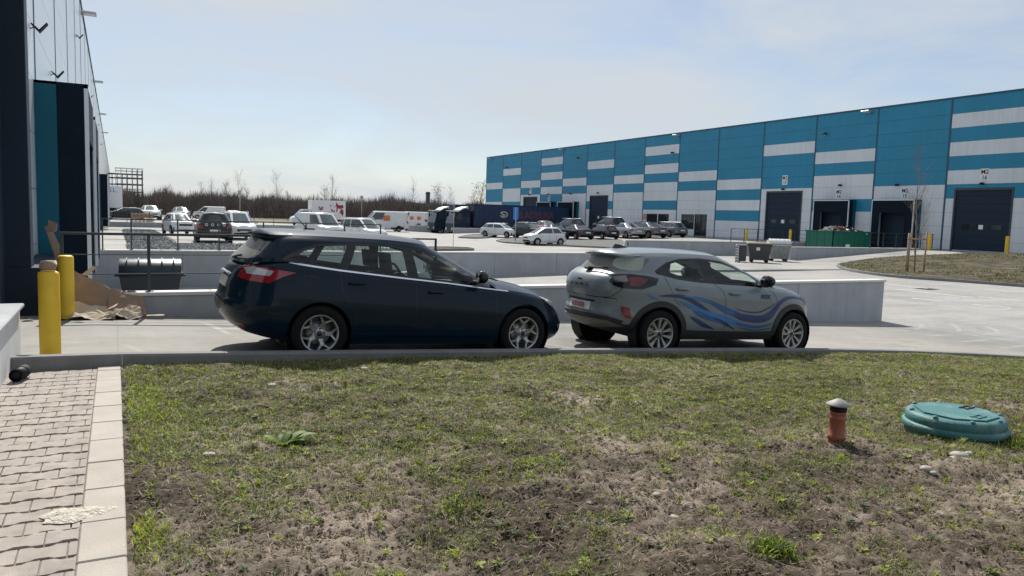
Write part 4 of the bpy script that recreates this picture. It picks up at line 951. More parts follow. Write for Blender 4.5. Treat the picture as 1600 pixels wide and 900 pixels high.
def panels(root, u, bays, mats, v0f, openings, side=-1, name='wall_panel'):
    """horizontal sandwich panels one metre high; openings: [(v0, v1, z0, z1)]"""
    for key in (0, 1):
        b = MB()
        for k in bays:
            va, vb = v0f(k) + .06, v0f(k + 1) - .06; rows = BAYS[k] if k in BAYS else BAYS[k % 12]
            zs = [.35] + [z for z in range(1, 12)] + [BT]
            r = 0
            while r < 11:
                w = r in rows
                z0 = .35 if r == 0 else r; z1 = BT - .12 if r == 10 else r + 1
                if (1 if w else 0) == key:
                    segs = [(va, vb)]
                    cuts = [o for o in openings if o[0] < vb and o[1] > va and o[2] < z1 - .01 and o[3] > z0 + .01]
                    bands = [(z0, z1)]
                    for o in cuts:
                        nb = []
                        for a, c in bands:
                            nb += [x for x in ((a, min(c, max(a, o[2]))), (max(a, min(c, o[2])), min(c, max(a, o[3]))), (max(a, min(c, o[3])), c)) if x[1] - x[0] > .01]
                        bands = nb
                    for a, c in bands:
                        sg = list(segs)
                        for o in cuts:
                            if o[2] <= a + .005 and o[3] >= c - .005:
                                ns = []
                                for p, q in sg:
                                    if o[0] > p: ns.append((p, min(q, o[0])))
                                    if o[1] < q: ns.append((max(p, o[1]), q))
                                sg = [x for x in ns if x[1] - x[0] > .01]
                        for p, q in sg:
                            g = .006
                            b.box((u, p, a + (g if abs(a - round(a)) < .01 else 0)), (u - side * .10, q, c - (g if abs(c - round(c)) < .01 else 0)), 0)
                r += 1
        o = b.build(name, mats[key], root)
        if key: o['label'] = 'light grey wall panels'
        else: o['label'] = 'blue wall panels' if mats[0] is M['blue'] else 'pale wall panels'
def shelter(u, v0, v1, z1, side, label, z0=.1, out=.85, group='loading dock shelters', numbered=None):
    """dock shelter: projecting frame with rubber curtains. side: direction it projects"""
    r = empty('dock_shelter', (u, (v0 + v1) / 2, z0)); w = (v1 - v0) / 2; h = z1 - z0; s = side
    f = MB()
    for y in (-w, w): f.box((0.003 * s, y - .03 if y > 0 else y - .0, 0), (s * out * .42, y + (.0 if y > 0 else .03), h - .003))
    f.box((.003 * s, -w, h - .05), (s * out * .42, w, h)); f.build('side_frame', M['teal'], r)
    c = MB()
    for y in (-w, w):
        yy = y - math.copysign(.015, y); n = 14
        vs = []; 
        for i in range(n + 1):
            z = h * i / n; vs += [(s * out * .42, yy - math.copysign(.002, y), z), (s * out * .72, yy + math.copysign(.012 * math.sin(i * 2.1), y), z), (s * out, yy, z)]
        c.add(vs, [(i * 3 + a, i * 3 + a + 1, i * 3 + a + 4, i * 3 + a + 3) for i in range(n) for a in (0, 1)], 0)
    c.box((s * out * .42, -w + .02, h - .035), (s * out, w - .02, h - .02)); 
    c.build('side_curtain', M['curtain'], r, fixn=False)
    c = MB(); X = s * (out + .01)
    c.box((X - s * .02, -w + .07, 0), (X, -w + .72, h - .08)); c.box((X - s * .02, w - .72, 0), (X, w - .07, h - .08)); c.box((X - s * .03, -w + .07, h - 1.0), (X + s * .012, w - .07, h - .08)); c.build('front_curtain', M['curtain'], r)
    e = MB(); e.box((X - s * .05, -w, 0), (X + s * .02, -w + .07, h)); e.box((X - s * .05, w - .07, 0), (X + s * .02, w, h)); e.box((X - s * .05, -w, h - .08), (X + s * .022, w, h + .0)); e.build('edge_profile', M['whitep'], r)
    g = MB(); g.box((.02 * s, -w + .4, .0), (.06 * s, w - .4, h - .5)); g.build('dock_door', M['gate'], r)
    for y in (-w + .55, w - .55):
        bf = MB(); bf.box((s * .1, y - .1, -.35), (s * (out - .1) * .5, y + .1, .2), bev=.02); bf.build('bumper_block', M['dark'], r)
    tag(r, label, 'dock shelter', group); return r
def sect_gate(root, u, v0, v1, z0, z1, side, windows=True, name='sectional_gate'):
    b = MB(); n = 8; h = (z1 - z0) / n; X = u + side * -.06
    for i in range(n): b.box((X, v0 + .12, z0 + i * h + .004), (X - side * .05, v1 - .12, z0 + (i + 1) * h - .004), bev=.008)
    g = b.build(name, M['gate'], root)
    f = MB(); f.box((u + side * .03, v0, z0), (u - side * .12, v0 + .13, z1)); f.box((u + side * .03, v1 - .13, z0), (u - side * .12, v1, z1)); f.box((u + side * .032, v0, z1 - .16), (u - side * .12, v1, z1)); f.build('gate_frame', M['steel'], g)
    if windows:
        for k, m in ((0, 'wdark'), (1, 'wdark'), (2, 'wdark')):
            y = v0 + (v1 - v0) * (.24 + .26 * k); w = MB(); w.box((X + side * .001, y - .32, z0 + 1.58), (X + side * .018, y + .32, z0 + 1.92), bev=.01); w.build('pane', M['wdark'], g)
        w = MB(); y = (v0 + v1) / 2; w.box((X + side * .019, y - .16, z0 + 1.60), (X + side * .024, y + .16, z0 + 1.90)); w.build('notice', M['white'], g)
    return g
def doornum(root, u, v, z, side, n):
    b = MB(); b.box((u + side * .004, v - .30, z - .42), (u + side * .012, v + .30, z + .42)); s = b.build('number_sign', M['white'], root)
    xd = (0, -1, 0) if side < 0 else (0, 1, 0)
    text_obj('M2', .42, M['ink'], frame_mtx((u + side * .014, v, z + .18), xd, (0, 0, 1)), parent=s, bold=.008)
    text_obj(str(n), .38, M['ink'], frame_mtx((u + side * .014, v, z - .2), xd, (0, 0, 1)), parent=s, bold=.008)
def wall_lamp(u, v, z, side, label, size=.28, group='lamps above the gates'):
    b = MB(); b.box((0, -.05, -.06), (side * .12, .05, .06), bev=.01); b.lathe([(0, -.08), (size * .45, -.07), (size * .5, .02), (size * .3, .08), (0, .09)], c=(side * .22, 0, 0), n=14)
    o = b.build('wall_lamp', M['black']); o.location = (u, v, z); l = MB(); l.lathe([(0, -.086), (size * .4, -.084)], c=(side * .22, 0, 0), n=14); l.build('lens', M['white'], o)
    tag(o, label, 'lamp', group)
R_ = empty('warehouse', (FU, 29, 0))
openR = [(30.3, 34.42, .2, 4.72), (48.1, 52.3, .3, 4.78), (77.9, 82.0, .2, 4.72), (95.6, 99.8, .2, 4.72), (62.1, 64.1, 1.02, 2.56), (60.15, 62.0, .2, 2.58), (68.2, 70.1, 1.02, 2.55), (66.2, 68.05, 1.02, 2.55),
         (37.3, 40.3, .1, 3.6), (43.0, 46.0, .1, 3.6), (85.0, 88.0, .1, 3.6), (91.0, 94.0, .1, 3.6), (12.5, 16.5, .2, 4.7), (18.9, 21.9, .1, 3.6), (24.5, 27.6, .1, 3.6)]
panels(R_, FU, range(-3, 14), (M['blue'], M['lightp']), bay_v, openR)
for k in range(-3, 15): b = MB(); b.box((FU - .012, bay_v(k) - .07, .3), (FU + .1, bay_v(k) + .07, BT)); b.build('joint_cover', M['seam'], R_)
b = MB(); b.box((FU + .02, bay_v(-3), -1.2), (FU + .3, bay_v(14), .35)); b.build('plinth', M['wallc'], R_)
b = MB(); b.box((FU + .11, bay_v(-3), .3), (FU + .3, bay_v(14), BT - .2)); b.build('inner_wall', M['gate'], R_)
b = MB(); b.box((FU - .05, bay_v(-3) - .05, BT - .12), (FU + .35, bay_v(14) + .05, BT)); b.box((FU + .0, bay_v(14), -1), (FU + 60, bay_v(14) + .04, BT - .13)); b.build('parapet', M['seam'], R_)
b = MB(); b.box((FU + .3, bay_v(-3), BT - 1), (FU + 70, bay_v(14), BT - .7)); b.build('roof', M['roofm'], R_)
tag(R_, 'long warehouse clad in blue and light grey horizontal panels', 'warehouse')
for (a, c, z0, z1), n, zz in (((30.3, 34.42, .25, 4.72), 16, 5.62), ((48.1, 52.3, .3, 4.78), 13, 5.75), ((77.9, 82.0, .25, 4.72), 10, 5.6), ((95.6, 99.8, .25, 4.72), 7, 5.5), ((12.5, 16.5, .25, 4.7), 19, 5.6)):
    sect_gate(R_, FU, a, c, z0, z1, -1)
    if a > 20 and a < 60: doornum(R_, FU, (a + c) / 2, zz, -1, n)
doornum(R_, FU, 97.7, 5.55, -1, 9); doornum(R_, FU, 92.3, 4.5, -1, 10)
for v, n in ((38.3, 15), (44.3, 14)): doornum(R_, FU, v, 4.42, -1, n)
def window(root, u, v0, v1, z0, z1, door=False):
    f = MB(); t = .06
    for a, c in (((v0, z0), (v0 + t, z1)), ((v1 - t, z0), (v1, z1)), ((v0, z0), (v1, z0 + t)), ((v0, z1 - t), (v1, z1))): f.box((u - .012, a[0], a[1]), (u + .1, c[0], c[1]))
    if door: f.box((u - .012, (v0 + v1) / 2 - .03, z0), (u + .1, (v0 + v1) / 2 + .03, z1))
    o = f.build('door' if door else 'window', M['steel'], root); g = MB(); g.box((u + .04, v0 + t, z0 + t), (u + .06, v1 - t, z1 - t)); g.build('pane', M['wdark'], o)
window(R_, FU, 62.1, 64.1, 1.02, 2.56); window(R_, FU, 60.15, 62.0, .22, 2.58, True); window(R_, FU, 68.2, 70.1, 1.02, 2.55); window(R_, FU, 66.2, 68.05, 1.02, 2.55)
b = MB(); b.box((FU - .012, 70.15, 1.9), (FU - .002, 70.75, 2.5)); o = b.build('red_sign', mat('red sign', (.45, .05, .04), .5), R_)
for i in range(3): b = MB(); b.box((FU - .018, 70.25, 2.02 + i * .15), (FU - .013, 70.65, 2.07 + i * .15)); b.build('sign_line', M['white'], o)
for a, c, l in ((36.85, 40.45, 'dock shelter behind the young staked tree'), (42.55, 46.1, 'dock shelter behind the green waste container'), (84.5, 88.5, 'dock shelter behind the rear of the navy trailer'), (90.4, 94.3, 'dock shelter on the blue warehouse just above the navy trailer'), (18.4, 22.3, 'dock shelter beyond the right edge of the blue warehouse view'), (24.2, 28, 'dock shelter beyond the large right hand gate')):
    if a > 30: shelter(FU, a, c, 3.92, -1, l)
for v, l in ((32.4, 'small round lamp above the large gate at the far right'), (38.9, 'small lamp above the dock shelter behind the staked tree'), (44.1, 'small lamp above the dock with the green container'), (50.2, 'small lamp above the gate left of the green container'), (80, 'small lamp above the tall dark gate in the middle of the blue warehouse'), (86.5, 'lit looking white lamp above the dock right of the navy trailer'), (92.3, 'small lamp above the dock over the navy trailer'), (97.7, 'small lamp above the half hidden gate at the left end')):
    wall_lamp(FU, v, {32.4: 5.0, 38.9: 5.05, 44.1: 5.15, 50.2: 4.93}.get(v, 5.0), -1, l)
def flat_light(u, v, z, side, label, grp):
    b = MB(); b.box((0, -.35, -.05), (side * .65, .35, .05), bev=.02); b.box((side * -.05, -.06, -.12), (side * .1, .06, .12)); o = b.build('roof_edge_light', M['galv']); o.location = (u, v, z); l = MB(); l.box((side * .1, -.3, -.056), (side * .6, .3, -.051)); l.build('lens', M['white'], o); tag(o, label, 'floodlight', grp)
for v, l in ((41.9, 'flat floodlight at the roof edge of the blue warehouse nearest its right end'), (65.2, 'flat floodlight at the roof edge about midway along the blue warehouse'), (88.8, 'flat floodlight at the roof edge above the navy trailer'), (111, 'flat floodlight at the far left corner of the blue warehouse roof edge')):
    flat_light(FU, v, 10.9, -1, l, 'floodlights on the blue warehouse roof edge')
for v, z, l in ((46.0, 9.5, 'small dark floodlight high on the blue wall right of the white stripes'), (65.9, 9.1, 'small dark floodlight on the stripe above the parked cars'), (85.0, 9.6, 'small dark floodlight high on the plain blue bay'), (105.2, 9.25, 'small dark floodlight on the leftmost high white stripe')):
    wall_lamp(FU, v, z, -1, l, .4, 'floodlights on the blue warehouse wall')

# near warehouse on the left
LB = empty('warehouse', (LU, 15, 0)); b = MB(); sm = MB()
lo = [(13.0, 13.55, -1, 6.2)] + [(c, c + 3.6, .2, 3.7) for c in (16.9, 22.9, 64.9, 70.9, 112.9)] + [(8.4, 13.1, .1, 5.2)]
_sv_b = dict(BAYS)
lv = lambda k: 17.2 + 5.97 * k - 5.97
for k in range(-2, 44):
    va, vb = lv(k) + .05, lv(k + 1) - .05
    if vb < 8.2: continue
    for r in range(0, 11):
        z0, z1 = max(r, .2), min(r + 1, BT - .1); cuts = [o for o in lo if o[0] < vb and o[1] > va and o[2] < z1 - .01 and o[3] > z0 + .01]; sg = [(va, vb)]
        for o in cuts: sg = [x for p, q in sg for x in ((p, min(q, o[0])), (max(p, o[1]), q)) if x[1] - x[0] > .05]
        for p, q in sg: b.box((LU, p, z0 + .006), (LU - .1, q, z1 - .006))
    sm = MB(); sm.box((LU + .012, lv(k) - .05, .2), (LU - .09, lv(k) + .05, BT)); sm.build('joint_cover', M['seam'], LB)
b.build('wall_panel', M['whitep'], LB)
b = MB(); b.box((LU - .3, -4, .125), (LU - .12, lv(44), BT - .2)); b.box((LU - .3, 12.95, -1.2), (LU - .05, lv(44), .2)); b.build('inner_wall', M['gate'], LB)
b = MB(); b.box((LU + .05, 8, BT - .1), (LU - .35, lv(44), BT)); b.build('parapet', M['seam'], LB); b = MB(); b.box((LU - .3, -4, BT - .9), (LU - 40, lv(44), BT - .7)); b.build('roof', M['roofm'], LB)
b = MB(); b.box((LU - .35, 13.12, .125), (-1.105, 13.55, 6.2), bev=.01); b.box((LU - .34, 13.08, -.4), (-.975, 16.6, .80), bev=.01); b.build('gate_surround', M['gate'], LB)
b = MB(); b.box((LU + .02, 13.6, .8), (LU + .06, 13.75, 6.2)); b.build('light_strip', M['lightp'], LB)
b = MB()
for i in range(20): b.box((LU - .2, 8.5, .13 + i * .25), (LU - .13 - (.004 if i % 2 else 0), 13.1, .13 + i * .25 + .235), bev=.01)
b.build('ribbed_gate', mat('grey ribbed gate', (.10, .115, .13), .45), LB)
tag(LB, 'near warehouse with bright metal panels and dark dock shelters at the left edge', 'warehouse')
for a, l in ((16.8, 'nearest dock shelter with teal side and black curtain behind the yellow bollards'), (22.8, 'second dock shelter along the near warehouse wall'), (64.8, 'far dark dock shelter left of the steel frame'), (70.8, 'farthest dock shelter of the near warehouse')):
    shelter(LU, a, a + 3.7, 4.0, 1, l, z0=.15)
def flood(u, v, z, label):
    b = MB(); b.tube([(0, 0, 0), (.16, 0, .1), (.30, 0, -.06)], .022, 6); o = b.build('floodlight', M['black']); o.location = (u, v, z)
    h = MB(); h.prism([(.28, -.12), (.55, .22), (.52, .25), (.24, -.07)], -.18, .18, axis='y'); h.prism([(.02, .16), (.05, .19), (.30, -.06), (.27, -.1)], -.14, .14, axis='y'); h.build('lamp_head', M['black'], o)
    o.scale = (.5, .5, .5)
    tag(o, label, 'floodlight', 'V shaped floodlights on the near warehouse')
for v, z, l in ((16.5, 4.85, 'largest V shaped floodlight on the near warehouse'), (21.4, 4.75, 'V shaped floodlight just above the black dock shelter'), (36, 8.4, 'V shaped floodlight high on the near warehouse wall'), (52, 8.0, 'smaller high floodlight farther along the near warehouse'), (70, 8.0, 'distant floodlight near the middle of the near warehouse wall'), (92, 8.0, 'farthest floodlight on the near warehouse wall')):
    flood(LU, v, z, l)
for v, l in ((43.0, 'topmost flat light jutting from the near warehouse roof edge'), (66, 'second flat light jutting from the near warehouse roof edge'), (89, 'third flat light jutting from the near warehouse roof edge'), (111.5, 'lowest visible flat light jutting from the near warehouse roof edge')):
    flat_light(LU, v, 10.85, 1, l, 'flat lights on the near warehouse roof edge')

# white low wall, black pipe, bollards
wl = wall('low_wall', (-1.0, -1.0), (-1.0, 9.35), .66, .2, 'white painted low wall beside the paved path', bottom=-.2, m=M['white_wall'], cap=False)
b = MB(); b.box((-.02, -.14, .66), (10.37, .13, .70), bev=.01); b.build('coping', M['wallc'], wl)
b = MB(); b.lathe([(.05, -.12), (.055, -.12), (.055, .12), (.043, .12), (.043, -.11), (0, -.11)], axis='y', n=20); b.lathe([(.06, .03), (.06, .06), (.054, .06)], axis='y', n=20); o = b.build('pipe_stub', M['black']); o.location = (-.78, 8.0, PZ + .062); o.rotation_euler = (0, 0, R(-12)); tag(o, 'short black pipe stub lying on the paving by the white wall', 'pipe')
def bollard(x, y, h=.9, r=.1, label='', z=None, grp='yellow bollards at the near gate'):
    z = G(x, y) if z is None else z; b = MB(); b.lathe([(r, 0), (r, h - .03), (r - .008, h - .012), (r - .03, h), (0, h + .002)], n=28); o = b.build('bollard', M['yellow']); o.location = (x, y, z)
    p = MB(); p.lathe([(r + .004, 0), (r + .004, .012), (r + .0, .014)], n=28); p.build('base_ring', M['steel'], o); tag(o, label, 'bollard', grp)
bollard(-.635, 9.35, .91, label='yellow bollard closest to the kerb with scraps on its top')
bollard(-.63, 12.35, label='yellow bollard standing against the cardboard pile')
for x, y, l in ((51.9, 35.0, 'small yellow bollard left of the large right gate'), (51.9, 29.6, 'small yellow bollard right of the large right gate'), (51.9, 53.0, 'small yellow bollard left of the gate behind the bins'), (51.9, 47.8, 'small yellow bollard right of the gate behind the bins')):
    bollard(x, y, 1.2, .12, l, grp='yellow bollards beside the far gates')
def railing(x0, x1, y, z, h, posts, rails, label, m=None, rr=.022, endcap=True, grp='steel railings', z1=None):
    r = empty('railing', (x0, y, z)); m = m or M['steel']; Lx = x1 - x0
    t = MB(); t.tube([(0, 0, h - rr), (Lx, 0, h - rr)], rr * 1.25, 4); t.build('handrail', m, r)
    t = MB()
    for hh in rails: t.tube([(0, 0, hh), (Lx, 0, hh)], rr * .45, 4)
    t.build('mid_rail', m, r)
    for x in posts:
        p = MB(); p.box((x - x0 - rr, -rr, 0), (x - x0 + rr, rr, h - rr)); p.box((x - x0 - .06, -.05, 0), (x - x0 + .06, .05, .012)); p.build('post', m, r)
    tag(r, label, 'railing', grp)
railing(-.72, 3.6, 12.83, .45, .89, (-.70, .44, 1.93, 3.5), (.27, .56), 'dark steel railing on the low wall in front of the dark blue bin')
railing(-.4, 8.9, 27.95, .30, 1.02, (-.38, .45, 1.85, 3.15, 4.62, 6.1, 7.5, 8.88), (.34, .64), 'dark steel railing on the retaining wall in front of the gravel bed')
railing(7.6, 11.15, 27.95, .30, .52, (7.65, 11.12), (), 'low black rail on the retaining wall left of the thin sign pole', m=M['black'], rr=.035)
railing(-1.0, 14, 75.95, .28, 1.0, [i * 1.8 - .9 for i in range(9)], (.5,), 'distant railing along the far retaining wall')
railing(46.2, 53.2, 35.55, .36, 1.05, [46.3 + 1.35 * i for i in range(6)], (.35, .7), 'dark railing on the long grey wall behind the staked tree')
railing(44.2, 53.2, 46.95, .28, 1.05, [44.3 + 1.45 * i for i in range(7)], (.35, .7), 'dark railing on the grey wall above the small bins')

# cardboard pile on the dock corner
M['card'] = mat('brown cardboard', (.30, .215, .155), .9, var=.12, scale=5, bump=.3, bscale=12); M['card2'] = mat('pale wet cardboard', (.52, .43, .33), .9, var=.15, scale=7)
def sheet(pts, thick, m, name, label, curl=.02, seg=10, group='cardboard heap by the bollards', cat='cardboard'):
    """crumpled sheet spanned by four corner points"""
    A, B, C, D = [np.array(p, float) for p in pts]; b = MB(); vs = []; rs = np.random.default_rng(len(label))
    for i in range(seg + 1):
        for j in range(seg + 1):
            s, t = i / seg, j / seg; p = A * (1 - s) * (1 - t) + B * s * (1 - t) + C * s * t + D * (1 - s) * t
            p = p + np.array([0, curl * .4, curl]) * (math.sin(s * 7 + t * 3) * math.sin(t * 5 + s * 2 + 1) + rs.uniform(-.35, .35)); vs.append(tuple(p))
    n = seg + 1; k = len(vs); vs += [(x, y + thick * .6, z - thick) for x, y, z in vs]
    fs = [(i * n + j, (i + 1) * n + j, (i + 1) * n + j + 1, i * n + j + 1) for i in range(seg) for j in range(seg)]; fs += [tuple(k + q for q in f[::-1]) for f in fs]
    rim = [j for j in range(n)] + [i * n + seg for i in range(1, n)] + [seg * n + j for j in range(seg - 1, -1, -1)] + [i * n for i in range(seg - 1, 0, -1)]
    fs += [(rim[i], rim[(i + 1) % len(rim)], k + rim[(i + 1) % len(rim)], k + rim[i]) for i in range(len(rim))]
    o = b.add(vs, fs).build(name, m); tag(o, label, cat, group); return o
sheet([(-.62, 12.55, .13), (.30, 12.45, .17), (-.08, 12.72, .52), (-.62, 12.80, .82)], .012, M['card'], 'cardboard_sheet', 'large torn brown cardboard sheet leaning up from the ground behind the bollard', .018, 16)
sheet([(-.12, 12.40, .14), (.40, 12.42, .13), (.36, 12.72, .42), (-.10, 12.70, .52)], .012, M['card'], 'cardboard_sheet', 'bent brown cardboard sheet sloping down onto the low wall end', .03, 14)
sheet([(-.60, 12.2, .15), (-.05, 12.15, .14), (.02, 12.5, .2), (-.58, 12.6, .36)], .01, M['card2'], 'cardboard_sheet', 'pale cardboard flap lying flat in front of the heap', .03, 14)
sheet([(-.1, 12.2, .14), (.33, 12.25, .14), (.30, 12.5, .27), (-.12, 12.5, .22)], .01, M['card2'], 'cardboard_sheet', 'crumpled pale cardboard at the right foot of the heap', .04, 14)
sheet([(-.16, 12.3, .24), (-.02, 12.3, .30), (.02, 12.42, .33), (-.12, 12.42, .25)], .008, M['card2'], 'cardboard_piece', 'small square of pale cardboard lying on the heap', .004, 4)
sheet([(-.44, 12.6, .74), (-.30, 12.62, .86), (-.26, 12.64, .83), (-.38, 12.62, .72)], .008, M['card2'], 'cardboard_piece', 'small pale strip of cardboard sticking up behind the bollard', .003, 4)
sheet([(.38, 12.35, .135), (.62, 12.33, .14), (.62, 12.38, .15), (.4, 12.4, .15)], .006, M['card2'], 'cardboard_piece', 'thin strip lying beside the right foot of the cardboard heap', .004, 5)
sheet([(-.95, 13.15, .84), (-.72, 13.15, .83), (-.74, 13.6, .86), (-.96, 13.6, .88)], .012, M['card2'], 'cardboard_piece', 'pale scraps lying on the dark plinth beside the dock', .02, 7)
sheet([(-.78, 13.2, .86), (-.62, 13.15, .84), (-.86, 13.5, 1.36), (-.95, 13.5, 1.40)], .02, M['card'], 'cardboard_strip', 'long brown strip leaning against the dock shelter above the bollard', .01, 6)
sheet([(-.92, 13.45, 1.32), (-.80, 13.42, 1.34), (-.78, 13.45, 1.44), (-.90, 13.48, 1.50)], .02, M['card'], 'cardboard_flap', 'bent brown flap at the top of the leaning strip', .008, 4)
b = MB(); b.lathe([(0, -.05), (.07, -.045), (.085, 0), (.06, .05), (0, .06)], n=9); b.v = [(x * (1 + .2 * math.sin(9 * y)), y * .8, z) for x, y, z in b.v]; o = b.build('stone', M['card']); o.location = (-.64, 9.35, G(-.635, 9.35) + .965); tag(o, 'brown lump lying on top of the nearest yellow bollard', 'stone')

for r_ in (R_, LB):
    for c_ in r_.children: c_.location = c_.location - r_.location
# ------------------------------------------------------------------ bins and container
def euro_bin(name, x, y, rz, label, body, lid, z=None, round_lid=True, notice=False, grp='wheeled waste containers'):
    z = G(x, y) if z is None else z; r = empty(name, (x, y, z), rz); b = MB()
    lo, hi = (.52, .38), (.66, .50); vs = []
    for zz, (a, c) in ((.15, lo), (1.05, hi)):
        for sx, sy in ((-1, -1), (1, -1), (1, 1), (-1, 1)): vs.append((sx * a, sy * c, zz))
    b.add(vs, [(0, 1, 5, 4), (1, 2, 6, 5), (2, 3, 7, 6), (3, 0, 4, 7), (3, 2, 1, 0)]); b.box((-.69, -.53, 1.03), (.69, .53, 1.09), bev=.015)
    for i in range(-3, 4): b.prism([(-.012, .25), (.012, .25), (.016, 1.03), (-.016, 1.03)], 0, .02, axis='y') if False else b.box((i * .16 - .01, -.46, .5), (i * .16 + .01, -.425, 1.03))
    b.build('body', body, r); l = MB()
    if round_lid:
        for k in range(1): l.lathe([(.50, -.66), (.505, -.64), (.505, .64), (.50, .66)], c=(0, 0, .98), axis='x', n=24, a0=0, a1=math.pi)
        l.v = [(v[0], v[1], v[2]) for v in l.v]
        for sx in (-.66, .66): l.add([(sx, .505 * math.cos(a), .98 + .40 * math.sin(a)) for a in np.linspace(0, math.pi, 13)], [tuple(range(13))])
        l.v = [(v[0], v[1], .98 + (v[2] - .98) * .80) for v in l.v]
        for i in range(-2, 3): l.lathe([(.512, i * .25 - .012), (.512, i * .25 + .012)], c=(0, 0, .98), axis='x', n=24, a0=.1, a1=math.pi - .1)
        l.v = [(v[0], v[1], min(v[2], 1.40)) for v in l.v]
    else: l.box((-.70, -.55, 1.09), (.70, .55, 1.16), bev=.03)
    l.build('lid', lid, r, fixn=False)
    for sx in (-.70, .70): a = MB(); a.tube([(sx - .04, -.2, 1.0), (sx + .04, -.2, 1.0), (sx + .04, .2, 1.0), (sx - .04, .2, 1.0)], .016, 6); a.tube([(sx, 0, .98), (sx + math.copysign(.07, sx), 0, .98)], .02, 6); a.build('handle', M['black'], r)
    for sx in (-.42, .42):
        for sy in (-.30, .30): w = MB(); w.lathe([(0, -.02), (.10, -.02), (.10, .02), (0, .02)], c=(sx, sy, .10), axis='y', n=14); w.box((sx - .02, sy - .03, .1), (sx + .02, sy + .03, .23)); w.build('wheel', M['dark'], r)
    if notice: n_ = MB(); n_.box((-.20, -.50, .72), (.0, -.475, .90)); n_.build('notice', M['white'], r)
    tag(r, label, 'waste bin', grp); return r
M['binblue'] = mat('dark blue plastic', (.012, .022, .036), .35, var=.1); M['bingrey'] = mat('grey plastic bin', (.05, .053, .055), .5, var=.1); M['galvbin'] = mat('dull galvanised bin', (.26, .27, .27), .5, .4, var=.15, dirt=(.16, .15, .14))
M['lidy'] = mat('faded yellow lid', (.30, .25, .12), .6, var=.1); M['lidw'] = mat('pale ribbed lid', (.62, .62, .63), .5, var=.06)
euro_bin('wheeled_bin', .72, 20.0, R(-2), 'dark blue wheeled bin with domed lid in the dock trench behind the railing', M['binblue'], M['binblue'], z=-.88)
euro_bin('wheeled_bin', *hit(1185, 410)[:2], R(-40), 'dark grey wheeled bin with yellowish lid and a white notice', M['bingrey'], M['lidy'], round_lid=False, notice=True)
euro_bin('wheeled_bin', *hit(1215, 408)[:2], R(-34), 'galvanised wheeled bin with pale domed lid', M['galvbin'], M['lidw'])
r = empty('small_bin', hit(1157, 409), R(-38)); b = MB(); b.box((-.28, -.3, .05), (.28, .3, .95), bev=.04); b.build('body', M['bingrey'], r); b = MB(); b.box((-.31, -.33, .95), (.31, .33, 1.02), bev=.03); b.build('lid', M['galvbin'], r); tag(r, 'small grey bin left of the yellow lidded bin', 'waste bin')
hazard('hazard_marker', hit(1151, 410)[0], hit(1151, 410)[1], G(33, 34.7), G(33, 34.7) + .95, 'black and white chevron strip beside the small grey bin')
M['green'] = mat('green container paint', (.006, .125, .078), .45, var=.07, scale=1.5, dirt=(.02, .12, .08))
def waste_container():
    p = CAM.copy(); x0, y0 = 46.6, 38.9; r = empty('waste_container', (x0, y0, -.85)); Lc, Wc, H = 4.0, 2.5, 2.25; b = MB()
    b.box((0, 0, .1), (Lc, .06, H)); b.box((0, Wc - .06, .1), (Lc, Wc, H)); b.box((0, 0, .1), (.06, Wc, H)); b.box((Lc - .06, 0, .1), (Lc, Wc, H)); b.box((.0, .0, .08), (Lc, Wc, .16)); b.build('body', M['green'], r)
    b = MB(); b.box((-.05, -.05, H - .08), (Lc + .05, .04, H + .02)); b.box((-.05, Wc - .04, H - .08), (Lc + .05, Wc + .05, H + .02)); b.box((-.05, -.05, H - .08), (.04, Wc + .05, H + .022)); b.box((Lc - .04, -.05, H - .08), (Lc + .05, Wc + .05, H + .022)); b.build('rim', M['green'], r)
    b = MB()
    for i in range(8): b.box((i * .56 + .02, -.02, .12), (i * .56 + .06, .002, H - .08))
    for i in range(4): b.box((-.02, i * .7 + .06, .12), (.002, i * .7 + .1, H - .08))
    b.build('rib', M['green'], r); b = MB(); b.box((1.3, -.062, .75), (1.75, -.052, 1.3)); b.build('notice', M['white'], r)
    tag(r, 'large green open waste container heaped with rubbish', 'waste container')
    ms = [M['white'], M['card'], M['card2'], M['seat'], M['galv'], mat('faded red scrap', (.3, .08, .07), .7)]; b = MB(); rs = random.Random(5)
    for i in range(170):
        x = rs.uniform(.2, Lc - .2); y = rs.uniform(.2, Wc - .2); h = H - .25 + .75 * max(0, 1 - ((x - 2.0) / 2.1) ** 2) * (1 - .5 * abs(y - 1.1)) * rs.uniform(.5, 1); c = Vector((x, y, h)); s = rs.uniform(.08, .38)
        vs = [c + Vector((rs.uniform(-s, s), rs.uniform(-s, s), rs.uniform(-s, s) * .5)) for _ in range(5)]; b.add(vs, [(0, 1, 2), (0, 2, 3), (0, 3, 4), (1, 4, 2), (2, 4, 3)], rs.randrange(6))
    b.box((.08, .08, .2), (Lc - .08, Wc - .08, H - .3), 3)
    o = b.build('rubbish', ms); o.location = r.location; tag(o, 'loose rubbish heaped in the green container', 'rubbish', kind='stuff')
waste_container()

